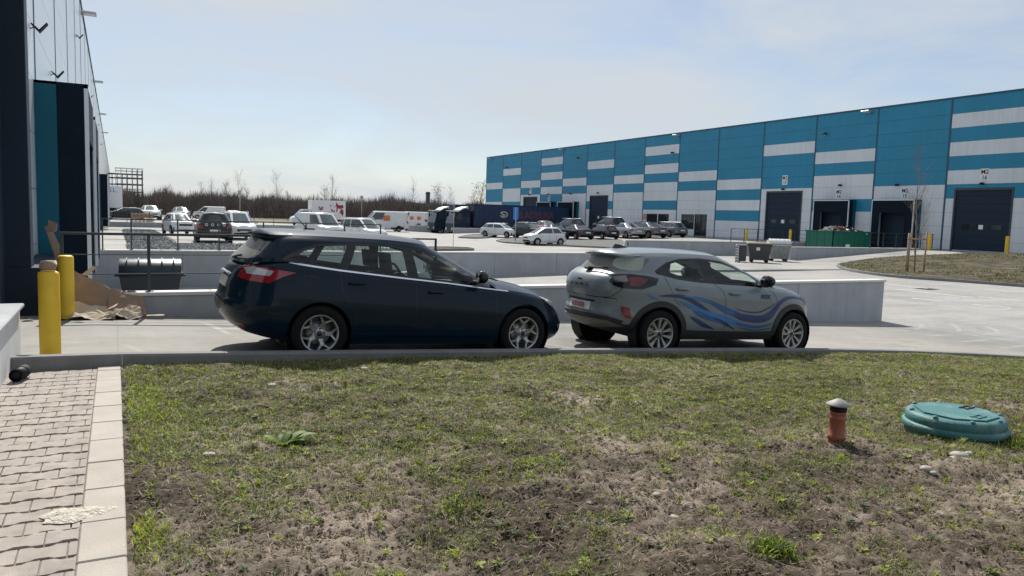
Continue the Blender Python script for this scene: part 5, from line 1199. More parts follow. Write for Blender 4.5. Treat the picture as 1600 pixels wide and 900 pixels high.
# ------------------------------------------------------------------ background vehicles
GEN = {}
def preset(kind):
    P = dict(wr=.32, rim=.21, ww=.2, arch=.36, wstyle='plain', H=1.45, W=1.80, L=4.4)
    if kind == 'suv': P.update(H=1.66, L=4.45, W=1.84, wr=.36, arch=.41, rim=.23)
    if kind == 'van': P.update(H=1.82, L=4.4, W=1.82, wstyle='cap')
    if kind == 'mpv': P.update(H=1.72, L=4.5, W=1.78, wstyle='cap')
    if kind == 'bigvan': P.update(H=2.5, L=5.9, W=2.05, wr=.35, arch=.40, wstyle='cap')
    if kind == 'small': P.update(H=1.46, L=3.6, W=1.62, wr=.29, arch=.33, rim=.19, wstyle='cap')
    if kind == 'wagon': P.update(H=1.45, L=4.7, W=1.83)
    if kind == 'sedan': P.update(H=1.44, L=4.65, W=1.82)
    L_, W, H = P['L'], P['W'], P['H']; van = kind in ('van', 'bigvan', 'mpv'); big = kind == 'bigvan'
    P['xw'] = (.2 * L_, .805 * L_) if not big else (.23 * L_, .83 * L_); P['track'] = W - .2; P['zb'] = .22 if kind != 'suv' else .28
    bl = {'suv': 1.08, 'van': 1.08, 'mpv': 1.0, 'bigvan': 1.35, 'small': .93}.get(kind, .95); hd = bl - .03; nose = {'suv': .92, 'bigvan': 1.05, 'van': .86}.get(kind, .72)
    cow = {'van': .80, 'mpv': .78, 'bigvan': .86, 'small': .80, 'suv': .74, 'wagon': .73}.get(kind, .73) * L_
    P['belt'] = [(-.1, bl), (.2 * L_, bl + .02), (.5 * L_, bl), (cow - .1, bl - .01), (cow + .3, hd - .05), (.93 * L_, (hd + nose) / 2 + .02), (L_ + .1, nose - .04)]
    P['bot'] = [(-.1, .36), (.15 * L_, .24), (.8 * L_, .22), (L_ + .1, .3)]
    P['tq'] = [0, .12, .3, .45, .6, .8, .93, 1]; P['txr'] = [.2, .05, 0, .0, .04, .06, .09, .14]; P['txf'] = [L_ - x for x in (.2, .05, .0, 0, .02, .05, .10, .18)]
    P['tb'] = [W / 2 - d for d in (.08, .03, 0, 0, 0, .01, .04, .09)]
    rb, rt = {'sedan': (.13, .34), 'small': (.02, .15), 'van': (.005, .02), 'mpv': (.01, .05), 'bigvan': (.003, .01), 'suv': (.03, .12), 'wagon': (.03, .13)}[kind]; ht = {'van': .66, 'mpv': .60, 'bigvan': .74, 'small': .58, 'suv': .55}.get(kind, .56)
    P['gq'] = [0, .15, .4, .65, .85, 1]; f = lambda a, c: [a + (c - a) * t for t in (0, .17, .42, .66, .86, 1)]
    P['gxr'] = f(rb * L_ + .1, rt * L_ + .03); P['gxf'] = f(cow + .33, ht * L_)
    w0, w1 = (W / 2 - .10, W / 2 - (.20 if big else .24 if van else .34)); P['gb'] = [w0, w0 - .01, w0 - (w0 - w1) * .3, w0 - (w0 - w1) * .55, w0 - (w0 - w1) * .8, w1]
    rz = H - (.07 if not big else .09); P['roof'] = [(0, rz - (.05 if kind not in ('van', 'bigvan') else .0)), (.3 * L_, rz), (ht * L_ - .3, rz), (ht * L_ + .1, rz - .03)]; P['gxc'] = L_ * (.38 if kind != 'sedan' else .45)
    P.update(gnf=(5.5, 2.5), gnr=(9, 3.5), nf=(6, 2.8), nr=(10, 4), cowl=cow - .1, roofcrown=.06); return P
def gen_parts(kind):
    if kind in GEN: return GEN[kind]
    P = preset(kind); tub = tub_of(P); gh = gh_of(P); L_ = P['L']; W2 = P['W'] / 2; out = []
    bz = lambda x: float(tub.zhi(x)); nose = bz(L_); tl = bz(0)
    regs = [dict(name='tail_light', id='tl', mat=M['red'], off=.006, pts=[('r', W2 - .32, tl - .30), ('r', W2 - .32, tl - .12), (.28, tl - .10), (.28, tl - .26)] if kind not in ('van', 'bigvan', 'mpv') else [('r', W2 - .14, tl - .35), ('r', W2 - .14, tl - .02), (.10, tl - .02), (.10, tl - .35)]),
            dict(name='headlight', id='hl', mat=M['clearlamp'], off=.006, pts=[(L_ - .42, nose - .02), (L_ - .1, nose - .05), ('f', W2 - .42, nose - .09), ('f', W2 - .40, nose - .20), (L_ - .25, nose - .15)]),
            dict(name='grille', id='gr', merge=True, mat=M['blackgloss'], off=.004, pts=[('f', 0, nose - .22), ('f', W2 - .46, nose - .21), ('f', W2 - .46, nose - .07), ('f', 0, nose - .07)]),
            dict(name='bumper_intake', id='bi', merge=True, mat=M['black'], off=.004, pts=[('f', 0, .30), ('f', W2 - .25, .30), ('f', W2 - .32, .42), ('f', 0, .44)]),
            dict(name='number_plate', id='np', merge=True, mat=M['plate'], off=.012, pts=[('r', 0, .62), ('r', .26, .62), ('r', .26, .74), ('r', 0, .74)]),
            dict(name='number_plate', id='npf', merge=True, mat=M['plate'], off=.012, pts=[('f', 0, .45), ('f', .26, .45), ('f', .26, .55), ('f', 0, .55)]),
            dict(name='rear_bumper', id='rb', merge=True, mat=M['black'], off=.006, pts=[('r', 0, .26), ('r', 0, .42), ('r', W2 - .15, .42), (.2, .40), (.25, .26)])]
    regs = [dict(r, poly=tub.dom(r['pts'])) for r in regs]
    holes = [tub.dom(circ(x, P['wr'], P['arch'], 26)) for x in P['xw']]
    pt = split_loft(tub, regs, .13, .12, holes)
    van = kind in ('van', 'bigvan'); x1 = -.90
    g = [dict(name='windscreen', id='ws', merge=True, mat=M['cshield'], pts=[('s', .935, .04), ('s', .945, .95), ('S', 1.0, .95), ('S', 1.0, .03)])]
    if not van: g.append(dict(name='rear_window', id='rw', merge=True, mat=M['cglass'], pts=[('S', 0, .08), ('S', .09, .08), ('S', .085, .88), ('S', 0, .9)]))
    def side(a, c): g.append(dict(name='side_window', id='sw%d' % len(g), mat=M['cglass'], pts=[('s', a, .08), ('s', a * .98 if a > 0 else a * .95, .88), ('s', c * .97, .88), ('s', c, .08)]))
    if van: side(.38, .88)
    elif kind == 'small': side(-.72, -.02); side(.04, .89)
    else: side(-.88, -.58) if kind != 'sedan' else None; side(-.52 if kind != 'sedan' else -.80, .06); side(.12, .89)
    g = [dict(r, poly=gh.dom(r['pts'])) for r in g]; gp = split_loft(gh, g, .12, .10)
    body = [c + (0,) for c in (pt['base'], mirror(pt['base']), gp['base'], mirror(gp['base']))] + [cap_surface(gh, 1., 0, gh.S, P['roofcrown'], 5, 30) + (0,)]
    s0 = float(np.interp((P['cowl'] - tub.xc) / (float(tub.xf(1.)) - tub.xc), tub.xi, tub.sT)); body.append(cap_surface(tub, 1., s0, tub.S, .05, 5, 20) + (0,))
    s1 = float(np.interp(((1.1 if kind == 'sedan' else .5) - tub.xc) / (tub.xc - float(tub.xr(1.))), tub.xi, tub.sT)); body.append(cap_surface(tub, 1., 0, s1, .03, 5, 12) + (0,))
    LN = [ribbon(tub, l, .014) for l in ([(P['xw'][0] + P['arch'] + .08, bz(1.5)), (P['xw'][0] + P['arch'] + .10, .4)], [(L_ * .5, bz(2)), (L_ * .5, .3)], [(P['xw'][1] - P['arch'] - .06, bz(3)), (P['xw'][1] - P['arch'] - .04, .4)])]
    body += [c + (1,) for c in LN] + [mirror(c) + (1,) for c in LN]
    parts = [('body', shell_mesh('body', body, [M['white'], M['blackgloss']]), True)]
    for src, rr in ((pt, regs), (gp, g)):
        for r in rr:
            c = src.get(r['id'])
            if c is None: continue
            if r.get('merge'): parts.append((r['name'], shell_mesh(r['name'], [c + (0,), mirror(c) + (0,)], [r['mat']]), False))
            else: parts += [(r['name'], shell_mesh(r['name'], [cc + (0,)], [r['mat']]), False) for cc in (c, mirror(c))]
    GEN[kind] = (P, parts, tub, gh); return GEN[kind]
PAINT = {k: paint(k + ' car paint', c, mt, .3, dust=0) for k, c, mt in (('white', (.70, .71, .71), 0), ('black', (.012, .014, .017), .3), ('darkblue', (.014, .022, .040), .4), ('darkgrey', (.045, .05, .055), .5), ('silver', (.35, .36, .37), .6), ('midgrey', (.14, .15, .16), .5), ('pinkish', (.45, .30, .30), .3), ('offwhite', (.62, .62, .58), 0), ('brownblack', (.03, .025, .022), .4))}
def car(kind, colour, x, y, head, label, sc=1.0, name='parked_car', cat='car', z=None, grp='cars parked around the yard', extra=None, under=True):
    P, parts, tub, gh = gen_parts(kind); z = G(x, y) if z is None else z
    root = empty(name, (x, y, z), head); root.scale = (sc, sc, sc); ox = -P['L'] / 2
    for nm, me, pt in parts:
        if pt: me = me.copy(); me.materials[0] = PAINT[colour]
        o = mk(nm, me, root); o.location = (ox, 0, 0)
    md = wheel_meshes(P['wr'], P['ww'], P['wstyle'], P['rim'], 5, 24)
    for xw in P['xw']:
        for sg in (-1, 1):
            o = mk('wheel', md[0], root); o.location = (xw + ox, sg * P['track'] / 2, P['wr']); o.rotation_euler = (0, 0, 0 if sg < 0 else math.pi); mk('rim', md[1], o)
    b = MB(); b.box((ox + .3, -P['W'] / 2 + .12, P['zb']), (-ox - .3, P['W'] / 2 - .12, P['zb'] + .3)); b.build('underbody', M['black'], root)
    for sg in (-1, 1):
        b = MB(); cx = P['cowl'] + ox - .05; zz = float(tub.zhi(P['cowl'])) + .03; b.box((cx, sg * (P['W'] / 2 - .12), zz - .04), (cx + .10, sg * (P['W'] / 2 + .11), zz + .08), bev=.03); b.build('wing_mirror', PAINT[colour] if kind != 'small' else M['black'], root)
    if kind in ('suv', 'wagon', 'mpv') and extra != 'norails':
        for sg in (-1, 1): b = MB(); b.tube([(ox + .9, sg * .58, P['H'] - .06), (ox + 1.0, sg * .58, P['H'] - .01), (ox + 2.6, sg * .58, P['H'] - .01), (ox + 2.8, sg * .58, P['H'] - .06)], .02, 6); b.build('roof_rail', M['galv'], root)
    tag(root, label, cat, grp); return root, P, tub
HD = -math.pi / 2; HU = math.pi / 2
suv, P_, t_ = car('suv', 'brownblack', hit(337, 381)[0] + .1, hit(337, 381)[1] + 2.3, HU - R(3), 'dark suv with four round rear stickers behind the railing', 1.02)
for y, c in ((.42, 'w'), (.12, 'w'), (-.18, 'w'), (-.45, 'w')):
    b = MB(); b.lathe([(.045, 0), (.075, 0)], axis='x', n=16); o = b.build('round_sticker', M['white'], suv); o.location = (-P_['L'] / 2 + .055, y, 1.0)
car('suv', 'white', hit(284, 368)[0], hit(284, 368)[1] + 2.1, HD + R(8), 'white crossover facing the camera left of the dark suv', .92, extra='norails')
car('mpv', 'white', hit(379, 375)[0], hit(379, 375)[1] + 2.2, HD + R(3), 'white people carrier facing the camera right of the dark suv', 1.02)
car('van', 'white', hit(514, 381)[0], hit(514, 381)[1] + 2.2, HD + R(12), 'white delivery van facing the camera above the dark estate roof', 1.04, name='parked_van', cat='van')
car('mpv', 'white', hit(582, 381)[0], hit(582, 381)[1] + 2.2, HD + R(16), 'white people carrier just right of the white delivery van', .96)
car('sedan', 'white', 3.35, 92, HD + R(2), 'distant white saloon facing the camera beside the black car', 1.1)
car('wagon', 'black', .75, 87, R(180), 'distant black car seen from its side beside the near warehouse', .88)
car('sedan', 'midgrey', 6.6, 95, HD, 'distant grey car partly behind the white crossover roof', 1.05)
car('van', 'white', 11.4, 112, R(158), 'distant white panel van parked sideways above the dark suv', 1.0, name='parked_van', cat='van')
car('sedan', 'white', 11.4, 88, HD, 'distant white car roof showing between dark suv and white people carrier', 1.0)
bv, P_, t_ = car('bigvan', 'white', 29.4, 91.0, R(180) - R(6), 'large white panel van with an orange square on its side', 1.0, name='parked_van', cat='van')
M['orange'] = mat('orange sign film', (.62, .17, .06), .5)
b = MB(); b.box((-.45, 1.005, 1.35), (.35, 1.03, 1.95)); b.build('orange_panel', M['orange'], bv)
b = MB(); b.box((-2.2, 1.0, .32), (-.6, 1.02, .62)); b.build('side_trim', M['black'], bv)
v2, P_, t_ = car('bigvan', 'white', 38.6, 106, R(128), 'white van with orange and red markings left of the teal lorry cab', .95, name='parked_van', cat='van')
for a in (-1.9, -.6): b = MB(); b.box((a, .99, 1.25), (a + .6, 1.03, 1.75)); b.build('orange_panel', M['orange'], v2)
for i, (px, py, kind, colr, hd, l, s) in enumerate((
    (787, 371.5, 'wagon', 'white', HD + R(25), 'white estate car leftmost in the row by the blue warehouse', 1.0),
    (826, 373, 'suv', 'black', HD + R(12), 'black car just right of the white estate by the blue sign', .95),
    (872, 375, 'sedan', 'darkblue', HU - R(6), 'dark saloon directly behind the small white hatchback', 1.0),
    (911, 375, 'sedan', 'darkgrey', HU - R(4), 'dark saloon with silver roof right of the small white hatchback', 1.0),
    (951, 374.5, 'wagon', 'black', HU - R(4), 'black hatchback in the middle of the row left of the hazard strip', .92),
    (991, 373, 'sedan', 'silver', HU - R(2), 'silver saloon with its tail towards the camera above the hazard strip', 1.05),
    (1027, 372.5, 'sedan', 'midgrey', HU, 'grey saloon second from the right in the row', 1.08),
    (1058, 371.5, 'wagon', 'midgrey', HU + R(2), 'grey estate at the right end of the row below the dark windows', 1.05))):
    x, y, z = hit(px + (22 if hd < 0 else 7), py); dx, dy = math.cos(hd), math.sin(hd); back = 2.2 * s
    car(kind, colr, x + abs(0) + (dx * back if hd > 0 else -dx * back), y + (dy * back if hd > 0 else -dy * back), hd, l, s)
for px, py, kind, colr, hd, l, s, dy_ in ((852, 371, 'sedan', 'pinkish', HD, 'pale pinkish car roof behind the small white hatchback', 1.05, 7), (889, 370, 'suv', 'darkgrey', HU, 'dark suv with roof rails in the second row', 1.05, 6), (951, 370, 'suv', 'black', HU, 'tall black suv behind the black hatchback', 1.12, 6), (1004, 370, 'sedan', 'silver', HD, 'car roof peeping between the silver and grey saloons', 1.05, 7)):
    x, y, z = hit(px, py); car(kind, colr, x * (1 + dy_ / y), y + dy_, hd, l, s)
x, y, z = hit(858, 384); sh, P_, t_ = car('small', 'white', x, y + .9, R(180) + R(4), 'small white hatchback crossing the yard behind the kerb islands', 1.03)
# black pillars and hatch of the small car
P_, _, tb, gh_ = gen_parts('small'); c = split_loft(gh_, [dict(name='x', id='x', mat=None, off=.004, poly=gh_.dom([('S', 0, .02), ('s', -.80, .02), ('s', -.93, .95), ('S', 0, .98)]))], .12, .1)['x']
o = mk('tailgate_glass', shell_mesh('tailgate_glass', [c + (0,), mirror(c) + (0,)], [M['cglass']]), sh); o.location = (-P_['L'] / 2, 0, 0)

def box_truck(x, y, head, label, Lb=4.2, Hb=2.35, Wb=2.2, cabm='white', floor=.95, z=None, sc=1.0):
    z = G(x, y) if z is None else z; r = empty('box_truck', (x, y, z), head); r.scale = (sc,) * 3
    b = MB(); b.box((-Lb, -Wb / 2, floor), (0, Wb / 2, floor + Hb), bev=.03); b.build('cargo_box', M['white'], r)
    b = MB(); b.box((-Lb + .1, -.4, floor - .25), (1.6, .4, floor - .02)); b.box((-Lb, -Wb / 2 + .05, floor - .3), (-Lb + .08, Wb / 2 - .05, floor - .1)); b.build('chassis', M['black'], r)
    prof = [(.08, .45), (.08, 2.0), (.3, 2.15), (1.0, 2.12), (1.75, 1.32), (2.2, 1.12), (2.35, .8), (2.35, .42)]
    b = MB(); b.prism(prof, -.95, .95, axis='y'); b.build('cab', PAINT[cabm], r)
    for sg in (-1, 1): w = MB(); w.prism([(.35, 1.35), (.35, 1.95), (1.0, 1.95), (1.55, 1.38)], sg * .952, sg * .965, axis='y'); w.build('side_window', M['cglass'], r)
    w = MB(); w.add([(1.06, -.85, 2.075), (1.06, .85, 2.075), (1.78, .85, 1.33), (1.78, -.85, 1.33)], [(0, 1, 2, 3)]); w.v = [(a + .02, c, d + .02) for a, c, d in w.v]; w.build('windscreen', M['cshield'], r, fixn=False)
    for sg in (-1, 1): w = MB(); w.box((2.2, sg * .9, .8), (2.37, sg * .6, 1.0), bev=.02); w.build('headlight', M['clearlamp'], r)
    md = wheel_meshes(.36, .24, 'cap', .22, 5, 24)
    for xw in (1.55, -Lb * .72):
        for sg in (-1, 1): o = mk('wheel', md[0], r); o.location = (xw, sg * .86, .36); o.rotation_euler = (0, 0, 0 if sg < 0 else math.pi); mk('rim', md[1], o)
    tag(r, label, 'truck'); return r
bt = box_truck(23.2, 104.0, R(180), 'white box truck with scattered dark red graphics behind the white vans', sc=1.08)
M['dred'] = mat('dark red film', (.30, .02, .03), .5); rs = random.Random(9); b = MB()
for q in ([(-.9, 3.1), (-1.5, 2.75), (-1.9, 2.75), (-2.0, 2.4), (-1.65, 2.15), (-1.9, 1.7), (-1.4, 2.0), (-1.3, 2.4), (-1.05, 2.3), (-1.1, 1.9), (-.8, 2.4)],):
    pass
def flatp(b, poly, y, s=1): b.prism(poly, y, y + .008 * s, axis='y')
# side towards the camera is local +y after the half turn
for poly in ([(-3.0, 3.15), (-3.3, 2.75), (-3.85, 2.8), (-3.95, 2.45), (-3.6, 2.3), (-3.15, 2.35), (-2.95, 2.65)], [(-3.6, 2.3), (-3.9, 2.2), (-3.95, 1.75), (-3.8, 1.35), (-3.6, 1.75), (-3.4, 1.7)], [(-3.05, 2.45), (-3.2, 2.4), (-3.15, 1.95), (-3.0, 1.9)],
             [(-2.35, 2.3), (-2.6, 2.15), (-2.5, 2.05), (-2.85, 2.1), (-2.8, 1.9), (-2.4, 1.95)], [(-2.1, 1.75), (-2.4, 1.8), (-2.5, 1.45), (-2.2, 1.2), (-2.0, 1.3)], [(-2.2, 2.75), (-2.3, 2.8), (-2.4, 2.6), (-2.3, 2.5)], [(-2.5, 2.85), (-2.6, 2.9), (-2.62, 2.75)], [(-2.75, 2.6), (-2.9, 2.65), (-2.85, 2.45)], [(-2.6, 1.4), (-2.8, 1.5), (-2.7, 1.2)]):
    flatp(b, poly, 1.102)
b.build('red_graphic', M['dred'], bt)
b = MB(); b.lathe([(.20, 1.102), (.30, 1.104), (.30, 1.11)], c=(-1.1, 0, 2.35), axis='y', n=20, a0=2.3, a1=7.1); flatp(b, [(-1.3, 2.45), (-1.1, 2.05), (-.9, 2.45), (-1.0, 2.5), (-1.1, 2.3), (-1.2, 2.5)], 1.102); b.build('red_emblem', M['dred'], bt, fixn=False)
wt = box_truck(-.35, 118, HU, 'white box truck with blue lettering beyond the far dock shelter', Lb=4, Hb=2.6, sc=1.1, floor=1.0)
text_obj('A.S.L.', .75, mat('blue lettering', (.03, .2, .45), .5), frame_mtx((-4.012, .2, 3.1), (0, -1, 0), (0, 0, 1)), parent=wt, sx=.9)

# lorries at the docks
M['tarp'] = mat('navy curtain tarpaulin', (.010, .028, .085), .45, var=.1, scale=1.5); M['tealcab'] = paint('teal lorry paint', (.012, .04, .05), .2, .35, 0); M['navycab'] = paint('navy lorry paint', (.012, .024, .05), .2, .35, 0)
def lorry_cab(r, m, x0, h=2.95, lift=0):
    """cab, front at local -x0 .. heading -x world; local x forward"""
    b = MB(); prof = [(0, .9), (0, h), (.5, h + .28), (1.2, h + .05), (1.75, h - .25), (2.05, 2.2), (2.22, 1.5), (2.25, .5), (1.2, .45), (1.2, .9)]
    b.prism([(x0 + x, z) for x, z in prof], -1.2, 1.2, axis='y'); b.build('cab', m, r)
    w = MB(); w.add([(x0 + 1.80, -1.08, h - .33), (x0 + 1.80, 1.08, h - .33), (x0 + 2.08, 1.08, 2.0), (x0 + 2.08, -1.08, 2.0)], [(0, 1, 2, 3)]); w.v = [(a + .012, c, d) for a, c, d in w.v]; w.build('windscreen', M['cshield'], r, fixn=False)
    for sg in (-1, 1): 
        w = MB(); w.prism([(x0 + 1.0, 2.0), (x0 + 1.0, h - .35), (x0 + 1.66, h - .4), (x0 + 1.92, 2.0)], sg * 1.202, sg * 1.215, axis='y'); w.build('side_window', M['cglass'], r)
        w = MB(); w.box((x0 + 1.9, sg * 1.28, 2.0), (x0 + 2.05, sg * 1.45, 2.8), bev=.03); w.build('wing_mirror', M['black'], r)
        w = MB(); w.box((x0 + 2.2, sg * 1.1, .7), (x0 + 2.27, sg * .75, 1.0), bev=.02); w.build('headlight', M['clearlamp'], r)
    v = MB(); v.box((x0 + 1.55, -1.15, h - .12), (x0 + 2.2, 1.15, h - .04), bev=.02); v.prism([(x0 + .2, h + .12), (x0 + .2, h + .5), (x0 + .9, h + .3), (x0 + 1.3, h + .02)], -1.05, 1.05, axis='y'); v.build('sun_visor', M['offw'], r)
    md = wheel_meshes(.5, .3, 'cap', .30, 5, 24)
    for xw in (x0 + 1.35, x0 - 1.7):
        for sg in (-1, 1): o = mk('wheel', md[0], r); o.location = (xw, sg * 1.0, .5); o.rotation_euler = (0, 0, 0 if sg < 0 else math.pi); mk('rim', md[1], o)
    c = MB(); c.box((x0 - 2.6, -.45, .6), (x0 + .5, .45, .9)); c.build('chassis', M['black'], r)
M['offw'] = mat('pale roof fairing', (.60, .60, .58), .5)
tr = empty('articulated_lorry', (52.45, 86.5, G(50, 86.5)), R(180))
b = MB(); b.box((.02, -1.25, 1.15), (13.6, 1.25, 3.93), bev=.03); b.build('curtain_body', M['tarp'], tr)
b = MB(); b.box((0, -1.27, 3.88), (13.62, 1.27, 3.96)); b.box((0, -1.27, 1.08), (13.62, 1.27, 1.2)); b.box((13.5, -1.27, 1.1), (13.62, 1.27, 3.9)); b.box((-.03, -1.27, 1.1), (.06, 1.27, 3.9)); b.build('body_frame', M['navycab'], tr)
for i in range(1, 20): b = MB(); b.box((i * .68, 1.25, 1.2), (i * .68 + .03, 1.262, 3.88)); b.build('curtain_strap', M['navycab'], tr)
md = wheel_meshes(.5, .3, 'cap', .30, 5, 24)
for xw in (3, 4.3, 5.6):
    for sg in (-1, 1): o = mk('wheel', md[0], tr); o.location = (xw, sg * 1.0, .5); o.rotation_euler = (0, 0, 0 if sg < 0 else math.pi); mk('rim', md[1], o)
lorry_cab(tr, M['navycab'], 14.1, h=3.1)
M['filo'] = mat('faded red lettering', (.12, .045, .055), .5)
text_obj('FILADELFIA', 1.15, M['filo'], frame_mtx((5.15, 1.268, 2.75), (-1, 0, 0), (0, 0, 1)), parent=tr, sx=.98, bold=.03, ext=.003)
b = MB(); b.lathe([(.34, 1.264), (.48, 1.264), (.48, 1.272), (.34, 1.272)], axis='y', n=28, a0=.5, a1=5.9); b.v = [(v[0] * 1.25 + 9.55, v[1], v[2] * .85 + 2.75) for v in b.v]; flatp(b, [(9.2, 2.7), (9.9, 2.95), (9.95, 2.85), (9.5, 2.62)], 1.264); flatp(b, [(9.15, 2.5), (9.8, 2.66), (9.85, 2.58), (9.4, 2.42)], 1.264); b.build('emblem', mat('pale emblem', (.5, .5, .42), .5), tr, fixn=False)
tag(tr, 'navy curtain side lorry with faded FILADELFIA lettering docked at the blue warehouse', 'lorry')
t2 = empty('lorry', (43.5, 92.4, G(45, 92)), R(180)); lorry_cab(t2, M['tealcab'], 5.2, h=3.1); b = MB(); b.box((-4, -1.25, 1.1), (4.6, 1.25, 3.9), bev=.03); b.build('cargo_body', M['tarp'], t2)
tag(t2, 'dark teal lorry cab left of the navy trailer', 'lorry')

# ------------------------------------------------------------------ islands, gravel, markings
def poly_area(name, pts, zf, h, m, kerb=True, kw=.13, bump=0.0, kind='structure', label=None):
    """raised bed inside a kerb loop"""
    pts2 = smooth_poly(pts + [pts[0]], 5)[:-1]; c = np.mean(pts2, 0); b = MB(); n = len(pts2); rings = 14; vs = []
    for r in range(rings + 1):
        f = 1 - (r / rings) ** 1.3 * .999
        for x, y in pts2:
            X, Y = c[0] + (x - c[0]) * f, c[1] + (y - c[1]) * f; vs.append((X, Y, zf(X, Y) + h + bump * (1 - f ** 3) * (.4 + .9 * float(vn(X + 60, Y + 60, .5, 2)))))
    fs = [(r * n + i, r * n + (i + 1) % n, (r + 1) * n + (i + 1) % n, (r + 1) * n + i) for r in range(rings) for i in range(n)]
    b.add(vs, fs, 0, True); tag(b.build(name, m, fixn=False), kind=kind)
    if kerb:
        a = sum(pts2[i][0] * pts2[(i + 1) % n][1] - pts2[(i + 1) % n][0] * pts2[i][1] for i in range(n)); loop = pts2 if a > 0 else pts2[::-1]
        kerb_run(loop + [loop[0]], lambda x, y: zf(x, y) + h + .035, w=kw, piece=1.2, name='island_kerb')
ISL = [(34.9, 28.6), (33.3, 26.2), (32.5, 23.5), (33.2, 21.0), (33.8, 18.3), (35, 12), (39, 7), (46, 8), (50, 14), (51.5, 21), (51.6, 27.5), (50.6, 30.0), (48.8, 30.6), (46.5, 31.3), (44.4, 31.9), (42.1, 32.0), (39.3, 31.5), (36.9, 30.4)]
poly_area('grass_island', ISL, G, .10, M['soil2'], bump=.22)
M['gravel'] = mat('grey gravel', (.12, .125, .12), .95, var=.75, scale=9, bump=1.0, bscale=14)
poly_area('gravel_bed', [(.45, 28.2), (4, 28.2), (9, 28.2), (14, 28.3), (16, 31), (14, 38), (9.5, 42.5), (5, 43.2), (1.5, 43.4), (.5, 43.2), (.45, 36)], G, .04, M['gravel'], kerb=False)
poly_area('gravel_bed', [(.5, 43.6), (2.0, 43.7), (2.9, 45), (2.9, 55), (2.6, 66), (1.5, 70), (.5, 68), (.45, 54)], G, .04, M['gravel'], kerb=False)
def gravel_stones():
    n = 22000; u = rng.uniform(.5, 13, n); v = rng.uniform(29, 42.3, n); u2 = rng.uniform(.5, 2.7, 4000); v2 = rng.uniform(43.7, 66, 4000); u = np.concatenate([u, u2]); v = np.concatenate([v, v2]); n = len(u)
    base = np.array([(1, 0, 0), (-1, 0, 0), (0, 1, 0), (0, -1, 0), (0, 0, 1), (0, 0, -1)], float); f0 = np.array([(0, 2, 4), (2, 1, 4), (1, 3, 4), (3, 0, 4), (2, 0, 5), (1, 2, 5), (3, 1, 5), (0, 3, 5)]); sz = rng.uniform(.03, .075, n)
    P = np.stack([u, v, np.array([G(a, b) for a, b in zip(u, v)]) + .04 + sz * .3], 1); V = base[None] * sz[:, None, None] * rng.uniform(.6, 1.3, (n, 6, 1)) + P[:, None, :]
    F = (f0[None] + (np.arange(n) * 6)[:, None, None]).reshape(-1, 3)
    tag(big_mesh('gravel_stones', V.reshape(-1, 3), F, [mat('light gravel stone', (.46, .47, .46), .9), mat('dark gravel stone', (.17, .18, .18), .9)], np.repeat(rng.choice([0, 1, 1], n), 8), False), 'loose grey gravel behind the retaining wall', 'gravel', kind='stuff')
gravel_stones()
poly_area('kerb_island', [(13.2, 40.0), (15, 41.8), (18.3, 43.2), (19.4, 42.9), (18.5, 41), (15.2, 39.4)], G, .10, M['soil2'])
x0, y0, _ = hit(822, 376); 
poly_area('gravel_island', [hit(*p)[:2] for p in ((775, 377), (790, 380), (830, 382.5), (880, 385), (935, 387.5), (972, 388.5), (972, 377), (930, 376.5), (870, 376), (800, 373.5))], G, .10, M['gravel'])
poly_area('gravel_island', [hit(*p)[:2] for p in ((716, 371.8), (740, 373), (764, 372), (772, 369), (750, 367.5), (728, 369))], G, .10, M['gravel'])
def line(p0, p1, w=.12, zo=.005):
    n = max(1, int(math.dist(p0, p1) / .5)); d = Vector((p1[0] - p0[0], p1[1] - p0[1])).normalized(); nn = Vector((-d.y, d.x)) * w / 2; b = MB(); vs = []
    for i in range(n + 1):
        x = p0[0] + (p1[0] - p0[0]) * i / n; y = p0[1] + (p1[1] - p0[1]) * i / n; vs += [(x - nn.x, y - nn.y, G(x - nn.x, y - nn.y) + zo), (x + nn.x, y + nn.y, G(x + nn.x, y + nn.y) + zo)]
    b.add(vs, [(2 * i, 2 * i + 1, 2 * i + 3, 2 * i + 2) for i in range(n)]); return b
b = MB()
for a, c in (((1398, 452), (1520, 465)), ((1425, 466), (1472, 471)), ((1519, 476), (1580, 481)), ((1530, 464), (1600, 471)), ((1385, 444), (1450, 451)), ((1540, 452), (1600, 457))):
    q = line(hit(*a)[:2], hit(*c)[:2], .11); b.add(q.v, q.f)
tag(b.build('road_markings', M['line'], fixn=False), kind='structure')
b = MB()
for y in (9.3, ): 
    q = line((.6, 11.4), (7.5, 11.2), .02); 
for a, c in (((1.2, 11.3), (4.8, 11.15)), ((2.1, 10.9), (4.2, 10.8))): q = line(a, c, .035, .004); b.add(q.v, q.f)
tag(b.build('faded_marking', M['line'], fixn=False), kind='structure')
# drain gully plate on the yard
b = MB(); x, y, z = hit(1440, 452)
for i in range(7): b.box((x + i * .12, y - .3, z + .002), (x + i * .12 + .07, y + .3, z + .008))
b.box((x - .06, y - .36, z + .001), (x + .9, y + .36, z + .004)); tag(b.build('drain_grate', M['steel']), 'dark drain grate in the yard right of the grey wall end', 'drain')

